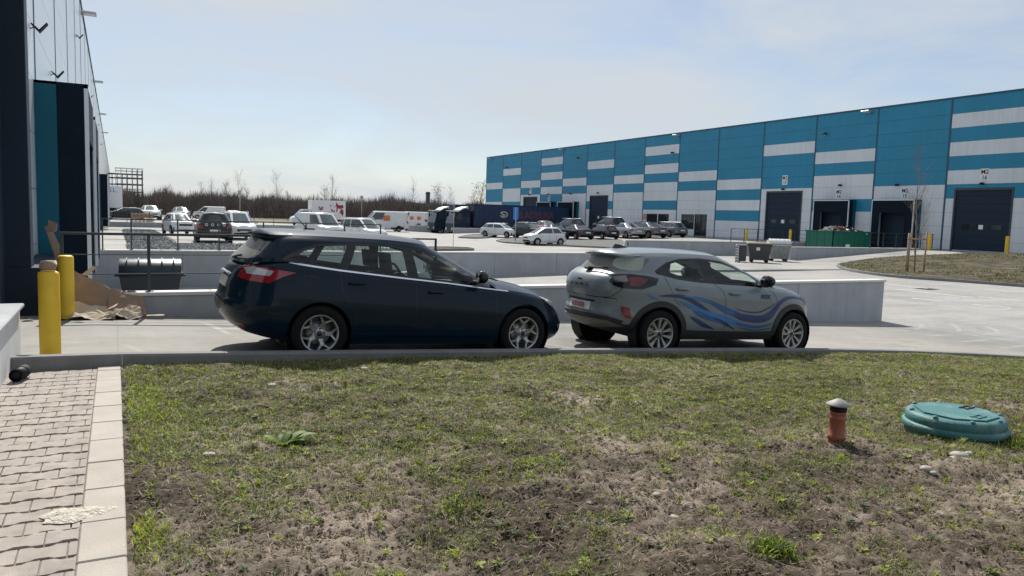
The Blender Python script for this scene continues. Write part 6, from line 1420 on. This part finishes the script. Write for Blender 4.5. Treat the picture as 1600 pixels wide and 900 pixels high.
# signs and poles
def sign_pole(x, y, h, label, plate=None, m=None, r=.03):
    z = G(x, y); e = empty('sign_post', (x, y, z)); p = MB(); p.tube([(0, 0, 0), (0, 0, h)], r, 8); p.build('pole', M['galv'], e)
    if plate: s = MB(); s.box((-.04 + -.0, -plate[0] / 2, h - plate[1]), (-.032, plate[0] / 2, h), bev=.004); s.rz = 0; o = s.build('sign_plate', m, e); o.rotation_euler = (0, 0, R(30))
    tag(e, label, 'sign')
x, y, _ = hit(708, 386); sign_pole(x, y, 3.0, 'thin grey pole standing on the small kerb island', r=.02)
x, y, _ = hit(805, 378); sign_pole(x, y, 3.1, 'blue parking sign on a pole in front of the navy trailer', (.55, 1.1), mat('blue sign', (.03, .22, .62), .4), .05)
for i, (px, vv, h, l) in enumerate(((375, 120, 4.5, 'slim pole in front of the bare thicket'), (565, 125, 4.8, 'slim pole in the bare thicket between box truck and orange marked van'))):
    r_ = CM @ _d(px, 340); r_ /= r_[1]; sign_pole(float(r_[0] * vv), vv, h, l, (.6, .6), M['galv'], .05)

# vent pipe and manhole -------------------------------------------------
M['terra'] = mat('orange brown plastic pipe', (.30, .085, .045), .5, var=.12, scale=12, dirt=(.22, .10, .07)); M['ventcap'] = mat('pale vent cap', (.30, .30, .29), .6, var=.1); M['manhole'] = mat('turquoise plastic lid', (.05, .17, .175), .6, var=.15, scale=8, bump=.25, bscale=50, dirt=(.24, .31, .29), dscale=6)
px_, py_ = 4.77, 3.83; zz = float(lawn_z(px_, py_)) - .05; e = empty('vent_pipe', (px_, py_, zz)); b = MB()
b.lathe([(.058, -.1), (.058, .07), (.066, .075), (.066, .10), (.058, .105), (.055, .22), (.0585, .224), (.0585, .235), (.055, .24), (.055, .262), (.059, .266), (.059, .276), (.055, .28)], n=28); b.build('pipe', M['terra'], e)
b = MB(); b.lathe([(.056, .28), (.060, .285), (.060, .318), (.056, .32)], n=28); b.build('collar', M['black'], e)
b = MB(); b.lathe([(.0, .375), (.02, .372), (.088, .335), (.090, .328), (.084, .325), (.0, .322)], n=28); b.build('cap', M['ventcap'], e)
tag(e, 'orange brown vent pipe with a pale cap standing in the lawn', 'pipe')
mx_, my_ = 6.20, 3.83; zz = float(lawn_z(mx_, my_)) - .02; e = empty('manhole', (mx_, my_, zz), R(8)); r0 = .385
b = MB(); b.lathe([(r0 - .02, -.15), (r0 - .01, .06), (r0, .065), (r0 + .012, .08), (r0 + .012, .115), (r0 - .005, .13), (r0 - .012, .13)], n=48); b.build('rim', M['manhole'], e)
b = MB(); b.lathe([(r0 - .015, .125), (r0 - .01, .15), (r0 - .012, .185), (r0 - .035, .205), (r0 - .06, .208)], n=48); b.lathe([(r0 - .06, .208), (0, .209)], n=48)
hexa = [((r0 - .075) * math.cos(math.pi / 4 * k + .39), (r0 - .075) * math.sin(math.pi / 4 * k + .39)) for k in range(8)]; b.prism(hexa, .2, .222, axis='z')
for k in range(8): a = math.pi / 4 * k; b.lathe([(0, .225), (.018, .225), (.02, .21)], c=((r0 - .045) * math.cos(a), (r0 - .045) * math.sin(a), -.004), n=10)
b.build('lid', M['manhole'], e)
for (sx, sy) in ((.2, .0), (-.05, -.2)):
    b = MB(); b.box((sx - .07, sy - .035, .2225), (sx + .07, sy - .02, .2305)); b.box((sx - .07, sy + .02, .2225), (sx + .07, sy + .035, .2305)); b.box((sx - .05, sy - .03, .2225), (sx - .04, sy + .03, .2285)); b.box((sx + .04, sy - .03, .2225), (sx + .05, sy + .03, .2285)); b.build('lift_slot', M['dark'] if sx > 0 else M['manhole'], e)
tag(e, 'round turquoise plastic manhole cover raised above the lawn', 'manhole cover')

# ------------------------------------------------------------------ trees
M['bark'] = mat('bare grey bark', (.12, .095, .075), .9, var=.2, scale=4); M['thicket'] = mat('thicket twigs', (.19, .16, .148), .95, var=.3, scale=.4); M['thicket2'] = mat('dark thicket twigs', (.11, .095, .092), .95, var=.3, scale=.4)  # thicket colours lightened to carry a bluish distance haze
M['leafdry'] = mat('brownish leaves', (.10, .085, .05), .9, var=.3); M['wood'] = mat('weathered stake wood', (.33, .24, .16), .85, var=.15, scale=5); M['bark2'] = mat('young tree bark', (.20, .155, .12), .85, var=.2, scale=8)
def branchy(b, p, d, l, r, depth, rs, spread=.55, up=.25, n=4, thin=.55, twl=None):
    """recursive branch as thin four sided tubes"""
    pts = [p]; q = p.copy(); dd = d.copy(); k = 4 if depth > 0 else 2
    for i in range(k):
        dd = (dd + Vector((rs.uniform(-.14, .14), rs.uniform(-.14, .14), rs.uniform(-.05, .12)))).normalized(); q = q + dd * l / k; pts.append(q.copy())
    b.tube(pts, [r * (1 - .65 * i / k) for i in range(k + 1)], 3 if depth < 2 else 5, cap=False, smooth=False)
    if depth <= 0: return
    for j in range(n + rs.randrange(2)):
        t = rs.uniform(.25, 1.0); i = min(k - 1, int(t * k)); s = pts[i].lerp(pts[i + 1], t * k - i) if t < 1 else pts[-1]
        a = rs.uniform(0, 6.283); side = Vector((math.cos(a), math.sin(a), 0)); nd = (dd * (1 - spread) + side * spread + Vector((0, 0, up))).normalized()
        branchy(b, s, nd, l * rs.uniform(.45, .7), r * thin * (1 - .3 * t), depth - 1, rs, spread, up, n, thin)
def bare_tree(x, y, z, h, r, seed, label, depth=3, n=5, spread=.5, up=.3, name='bare_tree', grp='bare trees above the thicket', m=None, leaves=0):
    rs = random.Random(seed); e = empty(name, (x, y, z)); t = MB(); c = MB(); k = 8; pts = [Vector((0, 0, -.1))]; d = Vector((0, 0, 1))
    for i in range(k): d = (d + Vector((rs.uniform(-.05, .05), rs.uniform(-.05, .05), .1))).normalized(); pts.append(pts[-1] + d * h / k)
    t.tube(pts, [r * (1 - .85 * i / k) for i in range(k + 1)], 7, cap=False); t.build('trunk', m or M['bark'], e)
    for i in range(2, k + 1):
        for j in range(n if i > 2 else 2):
            a = rs.uniform(0, 6.283); nd = (Vector((math.cos(a), math.sin(a), 0)) * spread + Vector((0, 0, up + .35))).normalized()
            branchy(c, pts[i].lerp(pts[i - 1], rs.random()), nd, h * rs.uniform(.18, .36) * (1.2 - .75 * i / k), r * .34 * (1.1 - .7 * i / k), depth - 1, rs, .5, .25, 4)
    if leaves:
        for i in range(leaves):
            p = Vector((rs.gauss(0, h * .10), rs.gauss(0, h * .1), h * rs.uniform(.25, 1))); s = h * .022
            c.add([p + Vector((rs.uniform(-s, s), rs.uniform(-s, s), rs.uniform(-s, s))) for _ in range(3)], [(0, 1, 2)], 1)
    c.build('crown', [m or M['bark'], M['leafdry']], e, fixn=False); tag(e, label, 'tree', grp); return e
def far_pt(px, dist, zoff=0):
    r = CM @ _d(px, 335); r = r / np.linalg.norm(r[:2]); return float(r[0] * dist), float(r[1] * dist)
tl = [(262, 7.2, 'd'), (283, 5.8, 'l'), (318, 8.2, 'l'), (329, 9.0, 'l'), (352, 8.5, 'd'), (371, 11.5, 'l'), (385, 7.0, 'd'), (410, 6.5, 'l'), (434, 11, 'l'), (450, 7.0, 'd'), (505, 8.5, 'd'), (517, 11.0, 'l'), (545, 6.5, 'l'), (578, 6.0, 'd'), (611, 7.5, 'd'), (643, 10.5, 'l'), (682, 9.5, 'e'), (705, 8.8, 'l'), (738, 9.0, 'l'), (748, 11.0, 'e'), (224, 5.5, 'd'), (205, 5.0, 'l')]
desc = ['left of the steel frame', 'with thin pale twigs', 'tall and slender', 'with a wide open crown']
for i, (px, h, k) in enumerate(tl):
    x, y = far_pt(px, 150 + (i * 37 % 30)); dist = math.hypot(x, y); sc = dist / 175.0
    near = {262: 'at the left end of the thicket', 283: 'small one above the grey distant car', 318: 'twin like left one above the white panel van', 329: 'right one above the white panel van', 352: 'broad dense one above the dark suv', 371: 'tallest one above the white people carrier', 385: 'dense low one right of the tallest left tree', 410: 'low one above the open gap', 434: 'tall slender one left of the box truck', 450: 'dense one just left of the box truck cab', 505: 'dense one directly above the box truck', 517: 'tallest one above the box truck', 545: 'low one right of the box truck', 578: 'low one above the front of the orange marked van', 611: 'dense one above the orange marked van', 643: 'tall thin one right of the orange marked van', 682: 'leafy pointed one above the teal lorry cab', 705: 'thin one above the navy lorry cab', 738: 'wide one beside the blue warehouse corner', 748: 'brown leaved one touching the blue warehouse corner', 224: 'low one right of the steel frame', 205: 'low one behind the steel frame'}[px]
    bare_tree(x, y, -.2, h * sc * .88, (.12 if k != 'l' else .075) * sc, 100 + i, 'bare tree, ' + near if k != 'e' else 'tree with some brown leaves, ' + near.replace('leafy ', '').replace('brown leaved ', ''), depth=3, n=6 if k == 'd' else 4, spread=.75 if k == 'd' else .45, leaves=260 if k == 'e' else 0)
# thicket
def thicket():
    n = 95000; px = rng.uniform(120, 800, n); dist = rng.uniform(165, 205, n); V = []; 
    a = np.array([CM @ _d(p, 335) for p in np.linspace(100, 820, 200)]); a /= np.linalg.norm(a[:, :2], axis=1, keepdims=True)
    X = np.interp(px, np.linspace(100, 820, 200), a[:, 0]) * dist; Y = np.interp(px, np.linspace(100, 820, 200), a[:, 1]) * dist
    top = 3.9 + 3.4 * vn(px, px * 0 + 3, .035, 4) + 1.6 * (vn(px, px * 0 + 9, .12, 2)) ** 2
    top = np.where((px > 560) & (px < 700), top + .8, top); top += np.where(px > 700, -.6, 0)
    z0 = rng.uniform(-.6, 1, n) * top * .55 ; z0 = np.maximum(z0, -.5); ln = rng.uniform(.8, 2.6, n); ln = np.minimum(ln, top - z0 + rng.exponential(.9, n)); ln = np.maximum(ln, .3)
    ang = rng.uniform(0, 6.283, n); tilt = rng.uniform(0, .5, n); w = rng.uniform(.02, .075, n)
    dx = np.cos(ang) * tilt * ln; dy = np.sin(ang) * tilt * ln; P0 = np.stack([X, Y, z0], 1); P1 = P0 + np.stack([dx, dy, ln], 1); pa = rng.uniform(0, 6.283, n); wv = np.stack([np.cos(pa) * w, np.sin(pa) * w, w * 0], 1)
    V = np.stack([P0 - wv, P0 + wv, P1], 1).reshape(-1, 3); F = np.arange(3 * n).reshape(-1, 3)
    tag(big_mesh('thicket', V, F, [M['thicket'], M['thicket2']], (rng.random(n) < .4).astype(int), False), 'brown leafless thicket along the far edge of the yard', 'thicket', kind='stuff')
thicket()
# young staked tree on the grass island
tx, ty = 34.6, 24.0; tz = G(tx, ty) + .28
yt = bare_tree(tx, ty, tz, 5.9, .045, 5, 'young bare tree tied to wooden stakes on the grass island', depth=2, n=4, spread=.45, up=.75, name='young_tree', grp=None, m=M['bark2'])
for k, (dx, dy) in enumerate(((-.30, .22), (.36, -.25), (-.08, .30))):
    b = MB(); b.tube([(0, 0, -.1), (.02, 0, 1.9 + .08 * (k == 1))], .042, 8); o = b.build('stake', M['wood'], None); o.location = (tx + dx, ty + dy, tz - .1); tag(o, ['left wooden stake of the young tree', 'right wooden stake of the young tree', 'rear wooden stake of the young tree, half hidden by its trunk'][k], 'stake', 'stakes round the young tree')
b = MB(); b.tube([(-.33, .24, 1.62), (.40, -.27, 1.62)], .04, 6); b.tube([(-.30, .22, 1.68), (-.08, .30, 1.68)], .03, 6); o = b.build('cross_bar', M['wood']); o.location = (tx, ty, tz - .1); tag(o, 'wooden cross bars joining the stakes of the young tree', 'cross bar')

# distant steel frame beyond the near warehouse
def steel_frame():
    e = empty('steel_frame', (2.6, 190, 0)); b = MB()
    for i in range(9):
        for j in range(2):
            x = -5.2 + i * 1.0; top = 8.6 if i < 6 else 9.6; b.box((x, j * 4, 0), (x + .16, j * 4 + .16, top))
    for z in (3.4, 4.6, 6.2, 7.6, 8.5): b.box((-5.2, 0, z), (3.0, .14, z + .18)); b.box((-5.2, 4, z), (3.0, 4.14, z + .18))
    b.build('column', M['steel'], e); t = MB()
    for i in range(-1, 4):
        x = -1.4 + i * 1.1
        for j in (-.3, 3.3): t.box((x, j, 0), (x + .1, j + .1, 9.9))
    for z in (5.2, 6.4, 7.8, 9.2, 9.8): t.box((-2.5, -.3, z), (3.1, -.2, z + .1)); t.box((-2.5, 3.3, z), (3.1, 3.4, z + .1))
    t.build('scaffold', M['galv'], e); tag(e, 'distant open steel frame rising above the thicket', 'steel frame')
steel_frame()
b = MB(); b.box((1.0, 84.0, .25), (3.2, 84.6, 1.05)); 
for i, (px, d, h, w, l) in enumerate(((668, 260, 9.2, .55, 'distant grey chimney stack above the thicket'),)):
    x, y = far_pt(px, d); b2 = MB(); b2.box((-w, -w, 0), (w, w, h)); b2.box((-w - .15, -w - .15, h - .8), (w + .15, w + .15, h - .5)); o = b2.build('chimney', M['steel']); o.location = (x, y, 0); tag(o, l, 'chimney')
for px, d, h, w, l in ((620, 300, 6.4, 14, 'low distant building roofs above the thicket'), (366, 300, 6.0, 6, 'small dark distant roof above the thicket')):
    x, y = far_pt(px, d); b2 = MB(); b2.box((-w, -3, 0), (w, 3, h - 1)); b2.prism([(-w - .3, h - 1), (-w * .3, h), (w * .4, h - .2), (w + .3, h - 1)], -3.2, 3.2, axis='y'); o = b2.build('distant_building', M['wallc']); o.location = (x, y, 0); o.rotation_euler = (0, 0, R(-27)); tag(o, l, 'building')
# pallets beside the far black car
b = MB()
for k in range(4):
    b.box((0, 0, k * .15), (1.2, .1, k * .15 + .1)); 
    for i in range(6): b.box((i * .2, 0, k * .15 + .1), (i * .2 + .12, .8, k * .15 + .125))
o = b.build('pallet_stack', M['wood']); o.location = (1.25, 77.2, .15); o.scale = (1.6, 1.6, 1.6); tag(o, 'low stack of brown pallets below the distant black car', 'pallets')

# ------------------------------------------------------------------ lawn plants
def leaf_col(name, c): 
    m = mat(name, c, .6, var=.25, scale=8, spec=.3); b_ = m.node_tree.nodes['Principled BSDF']
    m.node_tree.nodes.remove(b_) if False else None
    t = m.node_tree; o = t.nodes['Material Output']; tr = N(t, 'ShaderNodeBsdfTranslucent'); tr.inputs[0].default_value = (c[0] * 2.2, c[1] * 2.0, c[2] * 1.2, 1); ms = N(t, 'ShaderNodeMixShader'); ms.inputs[0].default_value = .25
    t.links.new(b_.outputs[0], ms.inputs[1]); t.links.new(tr.outputs[0], ms.inputs[2]); t.links.new(ms.outputs[0], o.inputs[0]); return m
LM = [leaf_col('grass blades green', (.135, .19, .028)), leaf_col('weed leaves bright', (.27, .33, .045)), leaf_col('weed leaves dark', (.045, .085, .022)), leaf_col('dry straw', (.36, .29, .19)), leaf_col('dead brown leaves', (.13, .09, .06)), leaf_col('grey green leaves', (.14, .17, .11))]
def blades(P, ang, tilt, ln, w, bend, mi):
    """two-segment leaves; arrays of length n"""
    n = len(P); ca, sa = np.cos(ang), np.sin(ang); d = np.stack([ca, sa, ca * 0], 1); s = np.stack([-sa, ca, ca * 0], 1) * (w / 2)[:, None]; up = np.array([0, 0, 1.0])
    m1 = P + (d * np.sin(tilt)[:, None] + up * np.cos(tilt)[:, None]) * (ln * .55)[:, None]; t2 = np.minimum(tilt + bend, 2.0)
    m2 = m1 + (d * np.sin(t2)[:, None] + up * np.cos(t2)[:, None]) * (ln * .45)[:, None]
    V = np.stack([P - s * .45, P + s * .45, m1 + s, m1 - s, m2 + s * .15, m2 - s * .15], 1).reshape(-1, 3); k = np.arange(n)[:, None] * 6
    F = np.concatenate([k + [0, 1, 2, 3], k + [3, 2, 4, 5]], 0); return V, F, np.concatenate([mi, mi])
def in_lawn(u, v, m=.03): return (u > .05) & (v < np.interp(u, _ku, _kv) - m) & (v > 1.0)
def vis(u, v):   # rough view wedge, a little wider than the frame
    x = u * CM[0][0] + v * CM[1][0]; z = -(u * CM[0][2] + v * CM[1][2]); return (z > 2.2) & (np.abs(x / np.maximum(z, .1)) < .80)
def scatter(n):
    u = rng.uniform(.05, 17, n * 3); v = rng.uniform(1.2, 8.5, n * 3); k = in_lawn(u, v) & vis(u, v); return u[k][:n], v[k][:n]
def green_density(u, v):
    g = vn(u + 11, v + 5, .9, 3) * .55 + vn(u, v + 50, 3.2, 3) * .6
    far = np.clip((v - 3.2 + (u - 4) * .12) / 3.5, 0, 1); g = g + .20 * far + .04 * np.clip(u - 3, 0, 5) / 5
    g = g - .12 * np.exp(-((u - 2.6) ** 2 / 3.0 + (v - 2.6) ** 2 / 1.2)) + .16 * np.exp(-((u - .35) ** 2 / .05 + (v - 6.4) ** 2 / 2.5)); g = g - .10 * np.clip(1.6 - np.abs(v - 3.6), 0, 1) * (u < 3.2) + .05 * np.clip(v - 5, 0, 2); return g
def veg():
    out = []
    def put(V, F, mi): out.append((V, F, mi))
    # fine grass in tufts
    u, v = scatter(62000); g = green_density(u, v); k = rng.random(len(u)) < np.clip((g - .50) * 9, .02, 1); u, v, g = u[k], v[k], g[k]
    nb = 7; U = np.repeat(u, nb) + rng.normal(0, .022, len(u) * nb); Vv = np.repeat(v, nb) + rng.normal(0, .022, len(u) * nb); k = in_lawn(U, Vv, .0); U, Vv = U[k], Vv[k]; n = len(U)
    P = np.stack([U, Vv, lawn_z(U, Vv) - .004], 1); mi = rng.choice([0, 0, 0, 1, 1, 2, 2, 3, 5], n)
    put(*blades(P, rng.uniform(0, 6.283, n), rng.uniform(.15, 1.1, n), rng.uniform(.012, .050, n), rng.uniform(.002, .0050, n), rng.uniform(.1, .7, n), mi))
    # dry straw litter everywhere
    u, v = scatter(60000); n = len(u); P = np.stack([u, v, lawn_z(u, v) + rng.uniform(.0, .012, n)], 1)
    put(*blades(P, rng.uniform(0, 6.283, n), rng.uniform(1.15, 1.6, n), rng.uniform(.02, .08, n), rng.uniform(.0015, .005, n), rng.uniform(-.1, .2, n), rng.choice([3, 4, 4, 4], n)))
    # small broad weeds: rosettes
    u, v = scatter(9500); g = green_density(u, v); k = rng.random(len(u)) < np.clip((g - .40) * 3.0, .05, .9); u, v = u[k], v[k]; nb = 8; n0 = len(u); sz = np.repeat(np.minimum(rng.gamma(2.2, .008, n0) + .009, .038), nb); a0 = np.repeat(rng.uniform(0, 6.28, n0), nb)
    U = np.repeat(u, nb); Vv = np.repeat(v, nb); n = len(U); P = np.stack([U, Vv, lawn_z(U, Vv) + .002], 1); ang = a0 + np.tile(np.arange(nb), n0) * 6.283 / nb + rng.normal(0, .25, n)
    put(*blades(P, ang, rng.uniform(.7, 1.35, n), sz, sz * rng.uniform(.25, .42, n), rng.uniform(.1, .5, n), np.repeat(rng.choice([0, 1, 1, 2, 2, 5], n0), nb)))
    # upright bright tufts
    u, v = scatter(800); nb = 11; n0 = len(u); sz = np.repeat(rng.uniform(.025, .07, n0), nb); U = np.repeat(u, nb) + rng.normal(0, .008, n0 * nb); Vv = np.repeat(v, nb) + rng.normal(0, .008, n0 * nb); n = len(U); P = np.stack([U, Vv, lawn_z(U, Vv)], 1)
    put(*blades(P, rng.uniform(0, 6.283, n), rng.uniform(.15, .9, n), sz * rng.uniform(.6, 1, n), sz * .11, rng.uniform(.1, .6, n), np.repeat(rng.choice([0, 1, 1], n0), nb)))
    # dense strip along the slab edge at left, and dark clumps
    for cu, cv_, su, sv, n0, cm, hh in ((.18, 6.6, .10, .7, 900, [1, 1, 0], .07), (.55, 6.2, .22, .45, 700, [1, 0, 0], .05), (.12, 4.0, .04, .12, 120, [1], .09), (2.35, 4.95, .10, .08, 260, [2, 0], .05), (1.75, 5.0, .1, .08, 240, [2, 0], .05), (3.1, 5.35, .12, .1, 300, [2, 2], .06), (1.72, 3.75, .10, .09, 300, [2, 0, 1], .06), (2.75, 2.50, .07, .04, 420, [0, 2, 1], .07), (6.35, 3.35, .10, .05, 500, [0, 1, 2], .12), (2.35, 4.2, .06, .05, 120, [1, 0], .05), (4.6, 5.6, .3, .2, 700, [2, 0, 1], .05), (6.2, 5.4, .5, .3, 900, [0, 1], .045)):
        U = rng.normal(cu, su, n0); Vv = rng.normal(cv_, sv, n0); k = in_lawn(U, Vv, .0); U, Vv = U[k], Vv[k]; n = len(U); P = np.stack([U, Vv, lawn_z(U, Vv)], 1)
        put(*blades(P, rng.uniform(0, 6.283, n), rng.uniform(.2, 1.0, n), rng.uniform(.4, 1, n) * hh, rng.uniform(.004, .010, n), rng.uniform(.1, .6, n), rng.choice(cm, n)))
    k = 0; Vs = []; Fs = []; Ms = []
    for V, F, mi in out: Vs.append(V); Fs.append(F + k); Ms.append(mi); k += len(V)
    tag(big_mesh('lawn_plants', np.concatenate(Vs), np.concatenate(Fs), LM, np.concatenate(Ms), False), 'patchy grass and small weeds growing in the lawn', 'grass', kind='stuff')
veg()
def clods():
    """soil crumbs, pebbles and chips"""
    Vs = []; Fs = []; Ms = []; k = 0; base = np.array([(1, 0, 0), (-1, 0, 0), (0, 1, 0), (0, -1, 0), (0, 0, 1), (0, 0, -1)], float); f0 = np.array([(0, 2, 4), (2, 1, 4), (1, 3, 4), (3, 0, 4), (2, 0, 5), (1, 2, 5), (3, 1, 5), (0, 3, 5)])
    for n, lo, hi, mats_ in ((95000, .003, .016, [0]), (900, .004, .012, [1, 2]), (70, .015, .035, [2, 1, 2])):
        u, v = scatter(n); n = len(u); s = rng.uniform(lo, hi, n) * (rng.random(n) * .6 + .5); P = np.stack([u, v, lawn_z(u, v) + s * .2], 1)
        V = base[None] * (s[:, None, None] * rng.uniform(.6, 1.4, (n, 6, 1))) * np.stack([np.ones(n), np.ones(n), np.full(n, .55)], 1)[:, None, :]; a = rng.uniform(0, 6.28, n); ca, sa = np.cos(a)[:, None], np.sin(a)[:, None]
        V = np.stack([V[..., 0] * ca - V[..., 1] * sa, V[..., 0] * sa + V[..., 1] * ca, V[..., 2]], -1) + P[:, None, :]
        Vs.append(V.reshape(-1, 3)); Fs.append((f0[None] + (np.arange(n) * 6)[:, None, None]).reshape(-1, 3) + k); k += n * 6; Ms.append(np.repeat(rng.choice(mats_, n), 8))
    tag(big_mesh('soil_crumbs', np.concatenate(Vs), np.concatenate(Fs), [mat('soil clod', (.12, .092, .068), .95, var=.4, scale=20), mat('grey pebble', (.20, .19, .175), .8, var=.2), mat('pale limestone chip', (.40, .38, .33), .8, var=.15)], np.concatenate(Ms), False), 'soil crumbs and pebbles scattered over the lawn', 'soil', kind='stuff')
clods()
def twigs():
    b = MB(); rs = random.Random(3)
    for i in range(130):
        u, v = [float(q[0]) for q in scatter(6)] if False else (rs.uniform(.3, 8), rs.uniform(2.2, 7.5)); a = rs.uniform(0, 6.28); l = rs.uniform(.08, .38); pts = []
        for j in range(5): x = u + math.cos(a) * l * j / 4 + rs.uniform(-.008, .008); y = v + math.sin(a) * l * j / 4; pts.append((x, y, float(lawn_z(x, y)) + .008 + rs.uniform(0, .014)))
        b.tube(pts, [.0022, .002, .002, .0015, .001], 4, smooth=False)
    tag(b.build('twigs', mat('grey dry twigs', (.30, .26, .21), .9), fixn=False), 'thin dry twigs strewn over the lawn', 'twigs', kind='stuff')
twigs()
def big_weed():
    b = MB(); rs = random.Random(4); x0, y0 = 1.02, 5.4; z0 = float(lawn_z(x0, y0)); vs_all = 0
    for a, l, w, t in ((.35, .22, .075, 1.3), (-.1, .26, .085, 1.35), (-.6, .18, .07, 1.3), (2.6, .17, .06, 1.2), (3.4, .14, .055, 1.1), (1.4, .14, .06, 1.2), (-1.5, .14, .06, 1.25), (.9, .16, .06, 1.1)):
        d = Vector((math.cos(a), math.sin(a), 0)); s = Vector((-d.y, d.x, 0)); vs = []; n = 7
        for i in range(n + 1):
            q = i / n; ww = w * (math.sin(math.pi * min(1, q * .95 + .05)) ** .7) * .5; hgt = l * (math.cos(t) * q + .16 * math.sin(q * 2.9)) ; c = Vector((x0, y0, z0)) + d * l * math.sin(t) * q + Vector((0, 0, hgt))
            vs += [c - s * ww + Vector((0, 0, .012)), c, c + s * ww + Vector((0, 0, .012 + rs.uniform(-.006, .006)))]
        b.add(vs, [(i * 3 + k, i * 3 + k + 1, i * 3 + k + 4, i * 3 + k + 3) for i in range(n) for k in (0, 1)], 0, True)
    tag(b.build('broad_weed', leaf_col('broad green leaf', (.13, .20, .05)), fixn=False), 'large broad leaved weed standing alone in the left part of the lawn', 'weed')
big_weed()
def stones():
    for i, (px, py, s, l) in enumerate(((1447, 735, .05, 'pale flat stone below the manhole cover'), (1457, 741, .035, 'smaller pale stone beside the flat one'), (1500, 714, .06, 'pale round stone right below the manhole cover'), (1513, 711, .04, 'pale stone touching the round one'), (425, 604, .05, 'white stone in the upper left of the lawn'), (570, 578, .05, 'white stone near the kerb in front of the estate car'), (327, 714, .045, 'white chip left of the broad weed'), (1026, 775, .03, 'white pebble in the bare foreground soil'), (1055, 810, .03, 'small white pebble cluster stone in the foreground'))):
        r = CM @ _d(px, py); t = 3.0
        while t < 20:
            p = CAM + r * t
            if p[2] < float(lawn_z(p[0], p[1])): break
            t += .02
        b = MB(); rs = random.Random(i); b.lathe([(0, -.5), (.8, -.4), (1, 0), (.75, .35), (0, .45)], n=9); b.v = [(x * s * (1 + .2 * math.sin(5 * y + i)), y * s * .75, z * s * rs.uniform(.7, 1)) for x, y, z in b.v]
        o = b.build('stone', bpy.data.materials['pale limestone chip']); o.location = (p[0], p[1], float(lawn_z(p[0], p[1])) + s * .15); o.rotation_euler = (0, 0, i); tag(o, l, 'stone', 'pale stones on the lawn')
stones()
def island_grass():
    n = 26000; u = rng.uniform(32, 52, n); v = rng.uniform(6, 33.5, n); k = inpoly(u, v, smooth_poly(ISL + [ISL[0]], 5)[:-1]); u, v = u[k], v[k]; g = vn(u, v, .5, 3); k = g > .42; u, v = u[k], v[k]
    zz = np.array([G(a, b) for a, b in zip(u, v)]) + .10; pl = np.array(smooth_poly(ISL + [ISL[0]], 5)[:-1]); c = np.mean(pl, 0); n = len(u); pa = np.arctan2(pl[:, 1] - c[1], pl[:, 0] - c[0]); pr = np.hypot(pl[:, 0] - c[0], pl[:, 1] - c[1]); o_ = np.argsort(pa); f = np.hypot(u - c[0], v - c[1]) / np.interp(np.arctan2(v - c[1], u - c[0]), pa[o_], pr[o_], period=2 * np.pi); P = np.stack([u, v, zz + .22 * (1 - np.clip(f, 0, 1) ** 3) * (.4 + .9 * vn(u + 60, v + 60, .5, 2)) - .02], 1)
    V, F, mi = blades(P, rng.uniform(0, 6.283, n), rng.uniform(.2, 1, n), rng.uniform(.05, .16, n), rng.uniform(.02, .05, n), rng.uniform(.1, .7, n), rng.choice([0, 2, 2, 4, 4], n)); tag(big_mesh('island_grass', V, F, LM, mi, False), 'rough grass on the kerbed island by the far gates', 'grass', kind='stuff')
island_grass()
